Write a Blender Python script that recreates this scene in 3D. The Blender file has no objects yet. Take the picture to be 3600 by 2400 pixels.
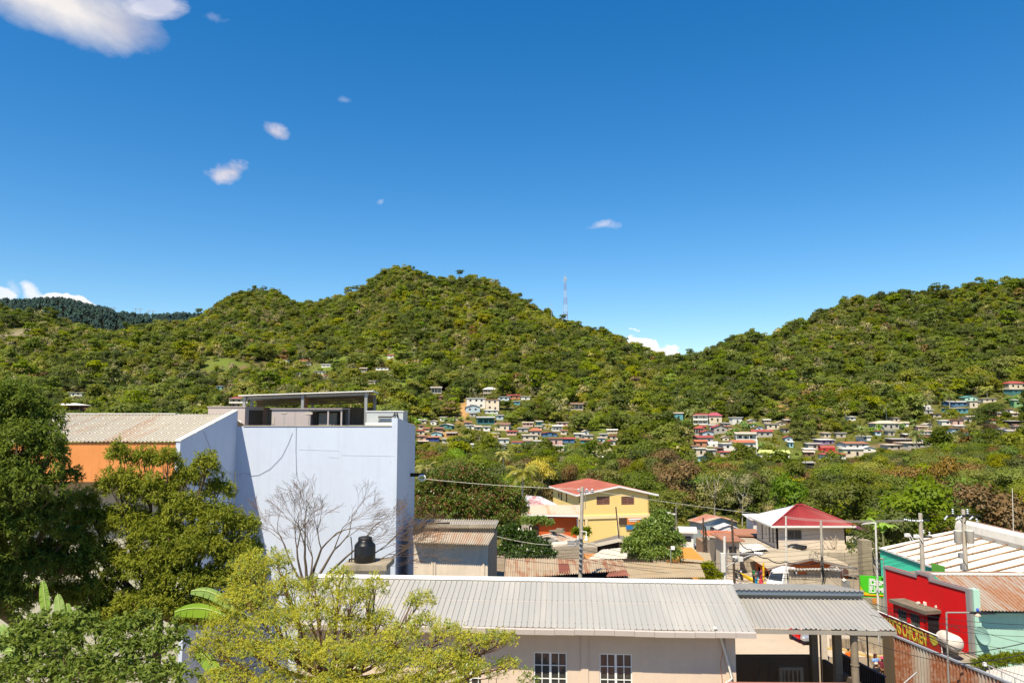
import bpy, math, random
import numpy as np
from mathutils import Vector, Matrix, Euler
R = math.radians
rng = random.Random(7)
nrg = np.random.default_rng(11)
SC = bpy.context.scene
COL = SC.collection
PI = math.pi
# camera
F = 2600.0                 # focal length in photo pixels (3600 x 2400)
EYE = 17.5
TILT = math.atan(262 / F)
cam_d = bpy.data.cameras.new('camera'); cam = bpy.data.objects.new('camera', cam_d); COL.objects.link(cam)
cam_d.sensor_width = 36; cam_d.lens = 26.0; cam_d.clip_start = 0.5; cam_d.clip_end = 8000
cam.location = (0, 0, EYE); cam.rotation_euler = (PI / 2 + TILT, 0, 0)
SC.camera = cam
CT, ST = math.cos(TILT), math.sin(TILT)
def W(px, py, Y):
 """world point seen at photo pixel (px, py) that lies Y metres north of the camera"""
 u = (px - 1800) / F; v = (1200 - py) / F
 t = Y / (CT - v * ST)
 return Vector((u * t, Y, EYE + (ST + v * CT) * t))
def WZ(px, py, z):
 u = (px - 1800) / F; v = (1200 - py) / F
 t = (z - EYE) / (ST + v * CT)
 return Vector((u * t, (CT - v * ST) * t, z))
def pxof(p):
 d = p[1] * CT + (p[2] - EYE) * ST
 return 1800 + F * p[0] / d, 1200 - F * ((p[2] - EYE) * CT - p[1] * ST) / d
# light
SUN_DIR = Vector((0.50, 1.0, -1.92)).normalized()      # the way the light travels
sd = bpy.data.lights.new('sun', 'SUN'); sun = bpy.data.objects.new('sun', sd); COL.objects.link(sun)
sd.energy = 4.9; sd.angle = R(0.53); sd.color = (1.0, 0.895, 0.70)
sun.rotation_euler = SUN_DIR.to_track_quat('-Z', 'Y').to_euler()
sun.location = (-20, -40, 90)
elev = math.asin(-SUN_DIR.z); azim = math.atan2(-SUN_DIR.x, -SUN_DIR.y)
SC.view_settings.view_transform = 'Standard'; SC.view_settings.look = 'None'
SC.view_settings.exposure = 0.75; SC.view_settings.gamma = 1.0
SC.cycles.max_bounces = 6; SC.cycles.diffuse_bounces = 3; SC.cycles.glossy_bounces = 2
SC.cycles.transmission_bounces = 3; SC.cycles.transparent_max_bounces = 6
SC.cycles.caustics_reflective = False; SC.cycles.caustics_refractive = False
# node helpers
def newmat(name):
 m = bpy.data.materials.new(name); m.use_nodes = True
 nt = m.node_tree; nt.nodes.clear()
 out = nt.nodes.new('ShaderNodeOutputMaterial')
 return m, nt, out
def N(nt, t, **kw):
 n = nt.nodes.new('ShaderNode' + t)
 for k, v in kw.items():
  if k in n.inputs.keys(): n.inputs[k].default_value = v
  else: setattr(n, k, v)
 return n
def L(nt, a, b): nt.links.new(a, b)
def rgba(c): return (c[0], c[1], c[2], 1.0)
def hx(r, g, b):
 f = lambda v: (v / 255 / 12.92) if v <= 10 else ((v / 255 + 0.055) / 1.055) ** 2.4
 return (f(r), f(g), f(b))
def ramp(nt, fac, stops):
 r = nt.nodes.new('ShaderNodeValToRGB'); e = r.color_ramp.elements
 while len(e) < len(stops): e.new(0.5)
 for i, (p, c) in enumerate(stops):
  e[i].position = p; e[i].color = rgba(c) if not isinstance(c, float) else (c, c, c, 1)
 L(nt, fac, r.inputs[0]); return r.outputs[0]
def mixc(nt, fac, a, b, mode='MIX'):
 n = nt.nodes.new('ShaderNodeMix'); n.data_type = 'RGBA'; n.blend_type = mode
 for sock, v in ((n.inputs[0], fac), (n.inputs[6], a), (n.inputs[7], b)):
  if isinstance(v, (int, float)): sock.default_value = v
  elif isinstance(v, tuple): sock.default_value = rgba(v)
  else: L(nt, v, sock)
 return n.outputs[2]
def noise(nt, vec, scale, detail=4, rough=0.6, dist=0.0):
 n = N(nt, 'TexNoise', Scale=scale, Detail=detail, Roughness=rough, Distortion=dist)
 L(nt, vec, n.inputs['Vector']); return n.outputs['Fac']
def mapping(nt, vec, scale=(1, 1, 1), loc=(0, 0, 0), rot=(0, 0, 0)):
 n = nt.nodes.new('ShaderNodeMapping')
 n.inputs['Scale'].default_value = scale; n.inputs['Location'].default_value = loc; n.inputs['Rotation'].default_value = rot
 L(nt, vec, n.inputs['Vector']); return n.outputs[0]
_mc = {}
def paint(name, col, rough=0.75, dirt=0.35, dirtcol=None, spec=0.3, streak=0.0, scale=0.6, bump=0.0, metal=0.0):
 """weathered wall paint / plaster: mottled tone, grime patches and vertical run-off streaks"""
 key = (name, col, rough, dirt, streak)
 if key in _mc: return _mc[key]
 m, nt, out = newmat(name)
 g = N(nt, 'NewGeometry').outputs['Position']
 dc = dirtcol or tuple(c * 0.45 + 0.02 for c in col)
 n1 = noise(nt, g, scale, 6, 0.65)
 f1 = ramp(nt, n1, [(0.42, 0.0), (0.78, 1.0)])
 c = mixc(nt, N_mul(nt, f1, dirt), col, dc)
 n3 = noise(nt, g, scale * 9, 4, 0.7)
 c = mixc(nt, N_mul(nt, ramp(nt, n3, [(0.35, 1.0), (0.6, 0.0)]), dirt * 0.35), c, dc)
 if streak > 0:
  n2 = noise(nt, mapping(nt, g, (2.2, 2.2, 0.12)), 1.3, 5, 0.7)
  c = mixc(nt, N_mul(nt, ramp(nt, n2, [(0.5, 0.0), (0.72, 1.0)]), streak), c, dc)
 b = N(nt, 'BsdfPrincipled'); b.inputs['Roughness'].default_value = rough; b.inputs['Metallic'].default_value = metal
 b.inputs['Specular IOR Level'].default_value = spec
 L(nt, c, b.inputs['Base Color'])
 if bump:
  bn = N(nt, 'Bump', Strength=bump, Distance=0.02); L(nt, noise(nt, g, 14, 4), bn.inputs['Height']); L(nt, bn.outputs[0], b.inputs['Normal'])
 L(nt, b.outputs[0], out.inputs[0]); _mc[key] = m; return m
def N_mul(nt, a, k):
 n = N(nt, 'Math', operation='MULTIPLY'); L(nt, a, n.inputs[0])
 if isinstance(k, (int, float)): n.inputs[1].default_value = k
 else: L(nt, k, n.inputs[1])
 return n.outputs[0]
def metal_roof(name, col, rustcol=(0.27, 0.085, 0.03), rust=0.3, rough=0.5, axis=(1, 0.06, 0.06), scale=1.5, thresh=0.55, metal=0.0, spec=0.4, rot=0.0, patch=0.3):
 """roof sheeting: sheet-to-sheet tone, rust streaks along the fall (axis compresses noise along it)"""
 key = ('mr', name, col, rust, axis, rot)
 if key in _mc: return _mc[key]
 m, nt, out = newmat(name)
 g = N(nt, 'NewGeometry').outputs['Position']
 g2 = mapping(nt, g, (1, 1, 1), (0, 0, 0), (0, 0, rot))
 st = noise(nt, mapping(nt, g2, axis), scale, 5, 0.6)
 big = noise(nt, g, 0.28, 3, 0.6)
 fine = noise(nt, g, 5, 4, 0.6)
 tone = mixc(nt, N_mul(nt, ramp(nt, noise(nt, mapping(nt, g2, (axis[0], axis[1] * 0.2, axis[2] * .2)), 0.9, 2), [(0.35, 0.0), (0.65, 1.0)]), 0.25), col, tuple(x * 0.72 for x in col))
 add = N(nt, 'Math', operation='ADD'); L(nt, st, add.inputs[0]); L(nt, N_mul(nt, big, patch), add.inputs[1])
 f = ramp(nt, add.outputs[0], [(thresh + patch * .4, 0.0), (thresh + patch * .4 + 0.16, 1.0)])
 f = N_mul(nt, f, N_mul(nt, ramp(nt, fine, [(0.3, 0.55), (0.6, 1.0)]), rust))
 c = mixc(nt, f, tone, mixc(nt, fine, tuple(min(1, x * 1.9) for x in rustcol), rustcol))
 b = N(nt, 'BsdfPrincipled'); b.inputs['Roughness'].default_value = rough; b.inputs['Metallic'].default_value = metal
 b.inputs['Specular IOR Level'].default_value = spec
 L(nt, c, b.inputs['Base Color']); L(nt, b.outputs[0], out.inputs[0]); _mc[key] = m; return m
def plain(name, col, rough=0.6, metal=0.0, spec=0.4, var=0.15):
 key = ('pl', name, col, rough)
 if key in _mc: return _mc[key]
 m, nt, out = newmat(name)
 g = N(nt, 'NewGeometry').outputs['Position']
 c = mixc(nt, N_mul(nt, noise(nt, g, 3, 4), var * 2), col, tuple(x * 0.55 for x in col))
 b = N(nt, 'BsdfPrincipled'); b.inputs['Roughness'].default_value = rough; b.inputs['Metallic'].default_value = metal
 b.inputs['Specular IOR Level'].default_value = spec
 L(nt, c, b.inputs['Base Color']); L(nt, b.outputs[0], out.inputs[0]); _mc[key] = m; return m
def blocks(name, col, mortar, bw=0.4, bh=0.2, dirt=0.4):
 key = ('blk', name, col)
 if key in _mc: return _mc[key]
 m, nt, out = newmat(name)
 tc = N(nt, 'NewGeometry'); g = tc.outputs['Position']
 sep = N(nt, 'SeparateXYZ'); L(nt, g, sep.inputs[0])
 ad = N(nt, 'Math', operation='ADD'); L(nt, sep.outputs[0], ad.inputs[0]); L(nt, sep.outputs[1], ad.inputs[1])
 cb = N(nt, 'CombineXYZ'); L(nt, ad.outputs[0], cb.inputs[0]); L(nt, sep.outputs[2], cb.inputs[1])
 br = N(nt, 'TexBrick', Scale=1.0); br.inputs['Brick Width'].default_value = bw; br.inputs['Row Height'].default_value = bh
 br.inputs['Mortar Size'].default_value = 0.012
 br.inputs['Color1'].default_value = rgba(col); br.inputs['Color2'].default_value = rgba(tuple(x * .82 for x in col)); br.inputs['Mortar'].default_value = rgba(mortar)
 L(nt, cb.outputs[0], br.inputs[0])
 n1 = ramp(nt, noise(nt, mapping(nt, g, (1, 1, .35)), 0.9, 6, 0.7), [(0.45, 0.0), (0.75, 1.0)])
 c = mixc(nt, N_mul(nt, n1, dirt), br.outputs[0], tuple(x * .3 for x in col))
 b = N(nt, 'BsdfPrincipled', Roughness=0.9); b.inputs['Specular IOR Level'].default_value = .1
 L(nt, c, b.inputs['Base Color']); L(nt, b.outputs[0], out.inputs[0]); _mc[key] = m; return m
def glass(name='dark glass', col=(0.03, 0.035, 0.04), rough=0.06):
 key = ('gl', name)
 if key in _mc: return _mc[key]
 m, nt, out = newmat(name)
 b = N(nt, 'BsdfPrincipled', Roughness=rough); b.inputs['Base Color'].default_value = rgba(col); b.inputs['Specular IOR Level'].default_value = 0.9
 L(nt, b.outputs[0], out.inputs[0]); _mc[key] = m; return m
# objects
def tag(o, label=None, cat=None, group=None, kind=None):
 if label: o['label'] = label
 if cat: o['category'] = cat
 if group: o['group'] = group
 if kind: o['kind'] = kind
 return o
def thing(name, loc, label, cat, group=None, rz=0):
 o = bpy.data.objects.new(name, None); COL.objects.link(o)
 o.empty_display_size = 0.3
 o.location = loc; o.rotation_euler = (0, 0, rz)
 return tag(o, label, cat, group)
class MB:
 """collects shapes (world coordinates), links them as one mesh object"""
 def __init__(s): s.v = []; s.f = []; s.sm = []; s.arr = []
 def face(s, pts, smooth=False):
  i = len(s.v); s.v += [tuple(p) for p in pts]; s.f.append(tuple(range(i, i + len(pts)))); s.sm.append(smooth); return s
 def add(s, vs, fs, smooth=False):
  i = len(s.v); s.v += [tuple(p) for p in vs]
  for f in fs: s.f.append(tuple(a + i for a in f)); s.sm.append(smooth)
  return s
 def hexa(s, b, t):
  """b, t: four bottom and four top corners, same order"""
  return s.add(list(b) + list(t), [(3, 2, 1, 0), (4, 5, 6, 7), (0, 1, 5, 4), (1, 2, 6, 5), (2, 3, 7, 6), (3, 0, 4, 7)])
 def box(s, c, d, rz=0.0, M=None):
  x, y, z = d[0] / 2, d[1] / 2, d[2] / 2
  pts = [Vector(p) for p in ((-x, -y, -z), (x, -y, -z), (x, y, -z), (-x, y, -z), (-x, -y, z), (x, -y, z), (x, y, z), (-x, y, z))]
  Q = M if M is not None else Matrix.Rotation(rz, 3, 'Z')
  pts = [Q @ p + Vector(c) for p in pts]
  return s.hexa(pts[:4], pts[4:])
 def slab(s, pts, h):
  """polygon (any orientation) thickened by vector or downwards by h"""
  e = Vector((0, 0, -h)) if isinstance(h, (int, float)) else Vector(h)
  n = len(pts); pts = [Vector(p) for p in pts]
  low = [p + e for p in pts]
  return s.add(pts + low, [tuple(range(n)), tuple(range(2 * n - 1, n - 1, -1))] + [(i, i + n, (i + 1) % n + n, (i + 1) % n) for i in range(n)])
 def tube(s, pts, rad, n=8, caps=True, smooth=True):
  pts = [Vector(p) for p in pts]; m = len(pts)
  if not isinstance(rad, (list, tuple)): rad = [rad] * m
  rings = []; prev = None
  for i, p in enumerate(pts):
   a = pts[max(i - 1, 0)]; b = pts[min(i + 1, m - 1)]
   t = (b - a)
   t = t.normalized() if t.length > 1e-9 else Vector((0, 0, 1))
   ref = Vector((0, 0, 1)) if abs(t.z) < 0.9 else Vector((1, 0, 0))
   if prev is not None:
    ref = prev
   x = ref - t * ref.dot(t)
   x = x.normalized() if x.length > 1e-6 else t.orthogonal().normalized()
   y = t.cross(x); prev = x
   rings.append([p + (x * math.cos(2 * PI * k / n) + y * math.sin(2 * PI * k / n)) * rad[i] for k in range(n)])
  vs = [q for r in rings for q in r]; fs = []
  for i in range(m - 1):
   for k in range(n):
    fs.append((i * n + k, i * n + (k + 1) % n, (i + 1) * n + (k + 1) % n, (i + 1) * n + k))
  s.add(vs, fs, smooth)
  if caps:
   s.face(list(reversed(rings[0]))); s.face(rings[-1])
  return s
 def lathe(s, c, prof, n=20, smooth=True, axis=None):
  """prof: (radius, height) pairs"""
  Q = axis or Matrix.Identity(3); c = Vector(c)
  vs = []; fs = []
  for r, h in prof:
   for k in range(n):
    vs.append(Q @ Vector((r * math.cos(2 * PI * k / n), r * math.sin(2 * PI * k / n), h)) + c)
  for i in range(len(prof) - 1):
   for k in range(n): fs.append((i * n + k, i * n + (k + 1) % n, (i + 1) * n + (k + 1) % n, (i + 1) * n + k))
  fs.append(tuple(range(n - 1, -1, -1))); fs.append(tuple(range((len(prof) - 1) * n, len(prof) * n)))
  return s.add(vs, fs, smooth)
 def sheet(s, a, b, c, d, ribs, amp, prof='sine', rows=1, sag=0.0, thick=0.0):
  """corrugated sheet: a->b along the ribs' count, a->d along the fall (d, c the far edge)"""
  a, b, c, d = (Vector(p) for p in (a, b, c, d))
  nrm = (b - a).cross(d - a).normalized()
  if nrm.z < 0: nrm = -nrm
  if prof == 'sine': ph = [(k / 6, math.sin(2 * PI * k / 6)) for k in range(6)]
  elif prof == 'trap': ph = [(0, 0), (.56, 0), (.66, 1), (.88, 1), (.98, 0)]
  else: ph = [(0, 0), (.80, 0), (.86, 1), (.94, 1), (.995, 0)]
  us = []
  for k in range(ribs):
   for p, h in ph: us.append(((k + p) / ribs, h * amp))
  us.append((1.0, ph[0][1] * amp))
  vs = []; m = len(us)
  for j in range(rows + 1):
   w = j / rows
   for u, h in us:
    p = (a.lerp(b, u)).lerp(d.lerp(c, u), w) + nrm * h
    if sag: p.z -= sag * (math.sin(u * 9 + j) * .5 + math.sin(u * 23) * .3)
    vs.append(p)
  fs = [(j * m + i, j * m + i + 1, (j + 1) * m + i + 1, (j + 1) * m + i) for j in range(rows) for i in range(m - 1)]
  return s.add(vs, fs)
 def build(s, name, mat, parent=None, label=None, smooth_angle=None):
  me = bpy.data.meshes.new(name)
  vs = s.v
  if parent is not None:
   M = parent_world(parent).inverted()
   vs = [tuple(M @ Vector(p)) for p in vs]
  me.from_pydata(vs, [], s.f); me.update()
  for p, q in zip(me.polygons, s.sm): p.use_smooth = q
  me.materials.append(mat)
  o = bpy.data.objects.new(name, me); COL.objects.link(o)
  if parent is not None: o.parent = parent
  if label: o['label'] = label
  return o
def parent_world(o):
 M = Matrix.LocRotScale(o.location, o.rotation_euler, o.scale)
 return (parent_world(o.parent) @ M) if o.parent else M
def npmesh(name, V, Fq, mats, smooth=False, midx=None, tri=False):
 """fast mesh from numpy: V (n,3), Fq (m,4) quads or (m,3) triangles"""
 me = bpy.data.meshes.new(name); k = Fq.shape[1]
 me.vertices.add(len(V)); me.vertices.foreach_set('co', np.ascontiguousarray(V, dtype=np.float32).ravel())
 me.loops.add(Fq.size); me.loops.foreach_set('vertex_index', np.ascontiguousarray(Fq, dtype=np.int32).ravel())
 me.polygons.add(len(Fq)); me.polygons.foreach_set('loop_start', np.arange(0, Fq.size, k, dtype=np.int32))
 me.polygons.foreach_set('loop_total', np.full(len(Fq), k, dtype=np.int32))
 if smooth: me.polygons.foreach_set('use_smooth', np.ones(len(Fq), dtype=bool))
 for m in mats: me.materials.append(m)
 if midx is not None: me.polygons.foreach_set('material_index', np.ascontiguousarray(midx, dtype=np.int32))
 me.update(calc_edges=True); me.validate()
 return me
def link(name, me, parent=None, loc=(0, 0, 0)):
 o = bpy.data.objects.new(name, me); COL.objects.link(o); o.location = loc
 if parent is not None: o.parent = parent
 return o
# sky with clouds
w = bpy.data.worlds.new('World'); SC.world = w; w.use_nodes = True
nt = w.node_tree; nt.nodes.clear()
wo = nt.nodes.new('ShaderNodeOutputWorld'); bg = nt.nodes.new('ShaderNodeBackground')
sky = nt.nodes.new('ShaderNodeTexSky'); sky.sky_type = 'NISHITA'; sky.sun_disc = False
sky.sun_elevation = elev; sky.sun_rotation = azim
sky.altitude = 600; sky.air_density = 1.15; sky.dust_density = 0.2; sky.ozone_density = 3.0
hs = nt.nodes.new('ShaderNodeHueSaturation'); hs.inputs['Saturation'].default_value = 1.41; hs.inputs['Hue'].default_value = 0.501; hs.inputs['Value'].default_value = 1.0
L(nt, sky.outputs[0], hs.inputs['Color'])
tc = nt.nodes.new('ShaderNodeTexCoord'); dirv = tc.outputs['Generated']
def skydir(px, py):
 v = W(px, py, 100.0) - Vector((0, 0, EYE)); return v.normalized()
def cloud_mask(px, py, rx, ry, sc, thr, soft, seed, tiltdeg=0.0):
 """one cloud: an ellipse of sky directions, eaten into by noise"""
 c = skydir(px, py); right = Vector((0, 0, 1)).cross(c).normalized() * -1; up = right.cross(c).normalized()
 if up.z < 0: up = -up
 a = R(tiltdeg); e1 = right * math.cos(a) + up * math.sin(a); e2 = -right * math.sin(a) + up * math.cos(a)
 def comp(e, r):
  d = N(nt, 'VectorMath', operation='DOT_PRODUCT'); L(nt, dirv, d.inputs[0]); d.inputs[1].default_value = e
  s_ = N(nt, 'Math', operation='SUBTRACT'); L(nt, d.outputs['Value'], s_.inputs[0]); s_.inputs[1].default_value = e.dot(c)
  m_ = N(nt, 'Math', operation='DIVIDE'); L(nt, s_.outputs[0], m_.inputs[0]); m_.inputs[1].default_value = r / F
  p_ = N(nt, 'Math', operation='POWER'); ab = N(nt, 'Math', operation='ABSOLUTE'); L(nt, m_.outputs[0], ab.inputs[0]); L(nt, ab.outputs[0], p_.inputs[0]); p_.inputs[1].default_value = 2.0
  return p_.outputs[0], m_.outputs[0]
 q1, _ = comp(e1, rx); q2, v2 = comp(e2, ry)
 ad = N(nt, 'Math', operation='ADD'); L(nt, q1, ad.inputs[0]); L(nt, q2, ad.inputs[1])
 sq = N(nt, 'Math', operation='SQRT'); L(nt, ad.outputs[0], sq.inputs[0])
 inv = N(nt, 'Math', operation='SUBTRACT'); inv.inputs[0].default_value = 1.0; L(nt, sq.outputs[0], inv.inputs[1])
 nz = noise(nt, mapping(nt, dirv, (1, 1, 1.5), (seed, seed * .7, 0)), sc, 8, 0.58, 0.25)
 nn = N(nt, 'Math', operation='MULTIPLY_ADD'); L(nt, nz, nn.inputs[0]); nn.inputs[1].default_value = 2.4; nn.inputs[2].default_value = -1.2
 t = N(nt, 'Math', operation='ADD'); L(nt, inv.outputs[0], t.inputs[0]); L(nt, nn.outputs[0], t.inputs[1])
 return ramp(nt, t.outputs[0], [(thr, 0.0), (thr + soft, 1.0)]), nz
skyc = hs.outputs[0]
CL = [  # px, py, rx, ry, noise scale, threshold, softness, seed, tilt, opacity, colour (warm sunlit / grey)
 (185, -25, 400, 145, 5, 0.16, 0.85, 3.1, -6, 0.95, (6.2, 5.85, 5.6)),
 (440, 95, 120, 80, 9, 0.20, 0.6, 5.7, 0, 0.35, (4.9, 4.5, 4.7)),
 (560, 25, 90, 40, 14, 0.22, 0.5, 1.4, 10, 0.6, (6.2, 5.9, 6.2)),
 (818, 603, 100, 42, 18, 0.16, 0.62, 8.3, 12, 0.88, (5.5, 5.1, 5.4)),
 (972, 465, 70, 30, 20, 0.20, 0.65, 2.2, -22, 0.7, (5.4, 5.1, 5.5)),
 (2130, 790, 95, 24, 22, 0.14, 0.6, 4.4, 4, 0.62, (6.3, 6.1, 6.6)),
 (1340, 710, 22, 16, 40, 0.22, 0.6, 6.1, 40, 0.3, (6, 6, 6.6)),
 (740, 60, 60, 26, 25, 0.3, 0.7, 9.2, 0, 0.25, (6, 6, 6.6)),
 (1215, 352, 50, 18, 30, 0.32, 0.7, 7.7, 0, 0.2, (6, 6, 6.6)),
 (2262, 1240, 105, 58, 22, 0.05, 0.12, 1.9, -24, 1.0, (7.6, 7.3, 7.2)),
 (2330, 1250, 60, 40, 22, 0.05, 0.14, 3.9, -10, 1.0, (7.4, 7.1, 7.1)),
 (240, 1066, 92, 30, 20, 0.04, 0.14, 5.2, -8, 1.0, (7.4, 7.2, 7.2)),
 (103, 1020, 28, 44, 20, 0.16, 0.5, 6.6, 25, 0.8, (7.0, 6.9, 7.2)),
 (5, 1030, 40, 24, 20, 0.1, 0.35, 2.9, -15, 0.8, (6.8, 6.7, 7.0)),
 (45, 1010, 20, 34, 25, 0.22, 0.7, 3.3, 20, 0.35, (6.6, 6.6, 7.0)),
]
for (px, py, rx, ry, scn, thr, soft, seed, tl, op, colr) in CL:
 m_, nz = cloud_mask(px, py, rx, ry, scn, thr, soft, seed, tl)
 shade = ramp(nt, nz, [(0.3, tuple(x * 0.86 for x in colr)), (0.7, tuple(x * 1.06 for x in colr))])
 skyc = mixc(nt, N_mul(nt, m_, op), skyc, shade)
bg.inputs['Strength'].default_value = 0.092
L(nt, skyc, bg.inputs['Color']); L(nt, bg.outputs[0], wo.inputs[0])
# terrain
RIDGE = [(-900,1108,700),(0,1095,700),(160,1120,720),(245,1165,760),(388,1190,850),(510,1160,930),(663,1140,1000),(740,1090,1080),
 (800,1048,1100),(850,1034,1120),(900,1026,1120),(960,1036,1110),(1010,1062,1080),(1040,1084,1050),(1150,1066,1000),(1210,1052,970),(1270,1022,950),(1330,968,920),(1400,943,900),
 (1470,958,890),(1530,984,880),(1720,988,880),(1780,1028,875),(1840,1064,870),(1910,1104,860),(2000,1148,850),(2070,1168,845),(2130,1180,840),(2190,1218,830),
 (2280,1253,820),(2365,1291,800),(2420,1281,790),(2500,1249,770),(2600,1205,760),(2700,1203,750),(2760,1176,745),(2850,1138,740),(2900,1110,735),
 (2990,1068,730),(3150,1048,720),(3260,1046,715),(3370,1030,710),(3450,1012,700),(3600,1004,690),(4500,950,680)]
MIDS = [(-900,(1900,1660,1470,1400,1330,1245)),(300,(1900,1670,1475,1400,1335,1255)),(700,(1908,1730,1545,1445,1360,1285)),(1100,(1912,1750,1580,1450,1355,1275)),
 (1500,(1912,1754,1600,1480,1375,1270)),(1900,(1912,1754,1600,1480,1375,1275)),(2370,(1912,1754,1612,1500,1420,1350)),(2700,(1912,1754,1605,1490,1400,1305)),
 (3160,(1912,1750,1580,1460,1365,1250)),(3600,(1912,1730,1530,1420,1330,1215)),(4500,(1912,1700,1480,1380,1290,1160))]
AG = np.arange(-900, 4501, 15.0)
YG = np.concatenate([np.arange(-60, 130, 5.0), np.arange(130, 1361, 7.0)])
ridge_y = np.interp(AG, [r[0] for r in RIDGE], [r[1] for r in RIDGE])
ridge_d = np.interp(AG, [r[0] for r in RIDGE], [r[2] for r in RIDGE])
k = np.ones(9) / 9
ridge_d = np.convolve(np.pad(ridge_d, 4, mode='edge'), k, mode='valid')
DL = [130, 200, 320, 400, 480, 580]
mids = np.stack([np.interp(AG, [m[0] for m in MIDS], [m[1][j] for m in MIDS]) for j in range(6)], 1)
def z_of(y, d): return EYE + (1462 - y) / F * d
ZG = np.zeros((len(AG), len(YG)))
for i, a in enumerate(AG):
 ds = [-60, 57, 85, 120]; zs = [0, 0, -0.8, -4]
 for j, d in enumerate(DL): ds.append(d); zs.append(z_of(mids[i, j], d))
 Dr = ridge_d[i]; dm = 0.5 * (580 + Dr); ym = 0.5 * (mids[i, 5] + ridge_y[i]) + 6
 zr = z_of(ridge_y[i], Dr)
 ds += [dm, Dr, Dr * 1.05, Dr * 1.3, 3000]; zs += [z_of(ym, dm), zr, zr - 4, zr - 70, zr - 400]
 ZG[i] = np.interp(YG, ds, zs)
kk = np.array([1, 2, 3, 2, 1]) / 9.0
far = YG > 140
ZS = np.stack([np.convolve(np.pad(r, 2, mode='edge'), kk, mode='valid') for r in ZG])
ZG[:, far] = ZS[:, far]
def vnoise(x, y, seed):
 r = np.random.default_rng(seed); t = r.random((64, 64))
 xi = np.floor(x).astype(int); yi = np.floor(y).astype(int); fx = x - xi; fy = y - yi
 fx = fx * fx * (3 - 2 * fx); fy = fy * fy * (3 - 2 * fy)
 g = lambda a, b: t[a % 64, b % 64]
 return (g(xi, yi) * (1 - fx) + g(xi + 1, yi) * fx) * (1 - fy) + (g(xi, yi + 1) * (1 - fx) + g(xi + 1, yi + 1) * fx) * fy - 0.5
XG = (AG[:, None] - 1800) / F * np.maximum(YG[None, :], 60)
YY = np.broadcast_to(YG[None, :], XG.shape)
amp = np.clip((YY - 200) / 350, 0, 1) * np.clip((ridge_d[:, None] * 1.0 - YY) / 120, 0.15, 1)
ZG = ZG + amp * (vnoise(XG / 85 + 7, YY / 120 + 3, 1) * 15 + vnoise(XG / 38, YY / 45, 2) * 6 + vnoise(XG / 16, YY / 18, 3) * 2)
def T(x, Y):
 a = 1800 + F * x / max(Y, 60)
 i = min(max((a - AG[0]) / 15.0, 0), len(AG) - 1.001); i0 = int(i); fi = i - i0
 j = min(max(np.searchsorted(YG, Y) - 1, 0), len(YG) - 2); fj = (Y - YG[j]) / (YG[j + 1] - YG[j])
 return float((ZG[i0, j] * (1 - fi) + ZG[i0 + 1, j] * fi) * (1 - fj) + (ZG[i0, j + 1] * (1 - fi) + ZG[i0 + 1, j + 1] * fi) * fj)
def Ridge(x, Y):
 a = 1800 + F * x / max(Y, 60)
 return float(np.interp(a, AG, ridge_d))
def hit(px, py, y0=125.0, y1=1200.0):
 """first terrain point met looking along a photo pixel"""
 Y = y0
 while Y < y1:
  p = W(px, py, Y)
  if p.z <= T(p.x, Y): return Vector((p.x, Y, T(p.x, Y)))
  Y += 2.0
 return None
PATCH = [(830,1290,70,22,'soil'),(1295,1287,45,14,'ochre'),(1370,1268,50,14,'soil'),(950,1292,60,16,'soil'),(720,1318,40,10,'soil'),(800,1285,110,30,'meadow'),
 (1400,1255,120,40,'meadow'),(1190,1290,100,40,'meadow'),(1630,1440,22,40,'ochre'),(2100,1500,40,55,'meadow'),(2745,1440,32,38,'ochre'),(1920,1330,60,18,'soil'),(2540,1580,26,30,'ochre'),(230,1410,120,30,'meadow'),
 (2790,1600,60,35,'meadow'),(120,1110,110,60,'rock'),(60,1180,60,60,'rock'),(970,1145,30,10,'ochre'),(1580,1530,50,20,'ochre'),(1440,1420,40,50,'meadow'),(1450,1340,60,40,'meadow'),(3120,1570,120,14,'soil'),(660,1318,60,20,'meadow'),(560,1230,60,14,'soil'),(2240,1340,60,20,'soil')]
PC = []
for (px, py, rx, ry, kd) in PATCH:
 h = hit(px, py)
 if h is None: continue
 h2 = hit(px, py - ry) or (h + Vector((0, 20, 0)))
 PC.append((h.x, h.y, rx / F * h.y, max(8, abs(h2.y - h.y)), kd))
def patch_at(x, Y):
 for (cx, cy, rx, ry, kd) in PC:
  if ((x - cx) / rx) ** 2 + ((Y - cy) / ry) ** 2 < 1: return kd
 return None
m, nt, out = newmat('hillside soil and grass')
g = N(nt, 'NewGeometry').outputs['Position']
n1 = noise(nt, g, 0.05, 6, .65); n2 = noise(nt, g, 0.6, 5, .7)
c = ramp(nt, n1, [(0.35, (0.075, 0.085, 0.018)), (0.5, (0.12, 0.12, 0.028)), (0.62, (0.15, 0.125, 0.045))])
c = mixc(nt, ramp(nt, n2, [(0.45, 0.0), (0.7, 0.8)]), c, (0.04, 0.055, 0.012))
at = N(nt, 'Attribute', attribute_name='patch')
c = mixc(nt, at.outputs['Alpha'], c, at.outputs['Color'])
c = mixc(nt, N_mul(nt, ramp(nt, n2, [(0.3, 1.0), (0.55, 0.0)]), .5), c, (0.05, 0.05, 0.02))
b = N(nt, 'BsdfPrincipled', Roughness=0.95); b.inputs['Specular IOR Level'].default_value = .05
L(nt, c, b.inputs['Base Color']); L(nt, b.outputs[0], out.inputs[0]); M_HILL = m
M_GROUND = paint('packed earth', (0.27, 0.21, 0.15), 0.95, .6, (0.12, 0.10, 0.06), .05, 0, .35)
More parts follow.
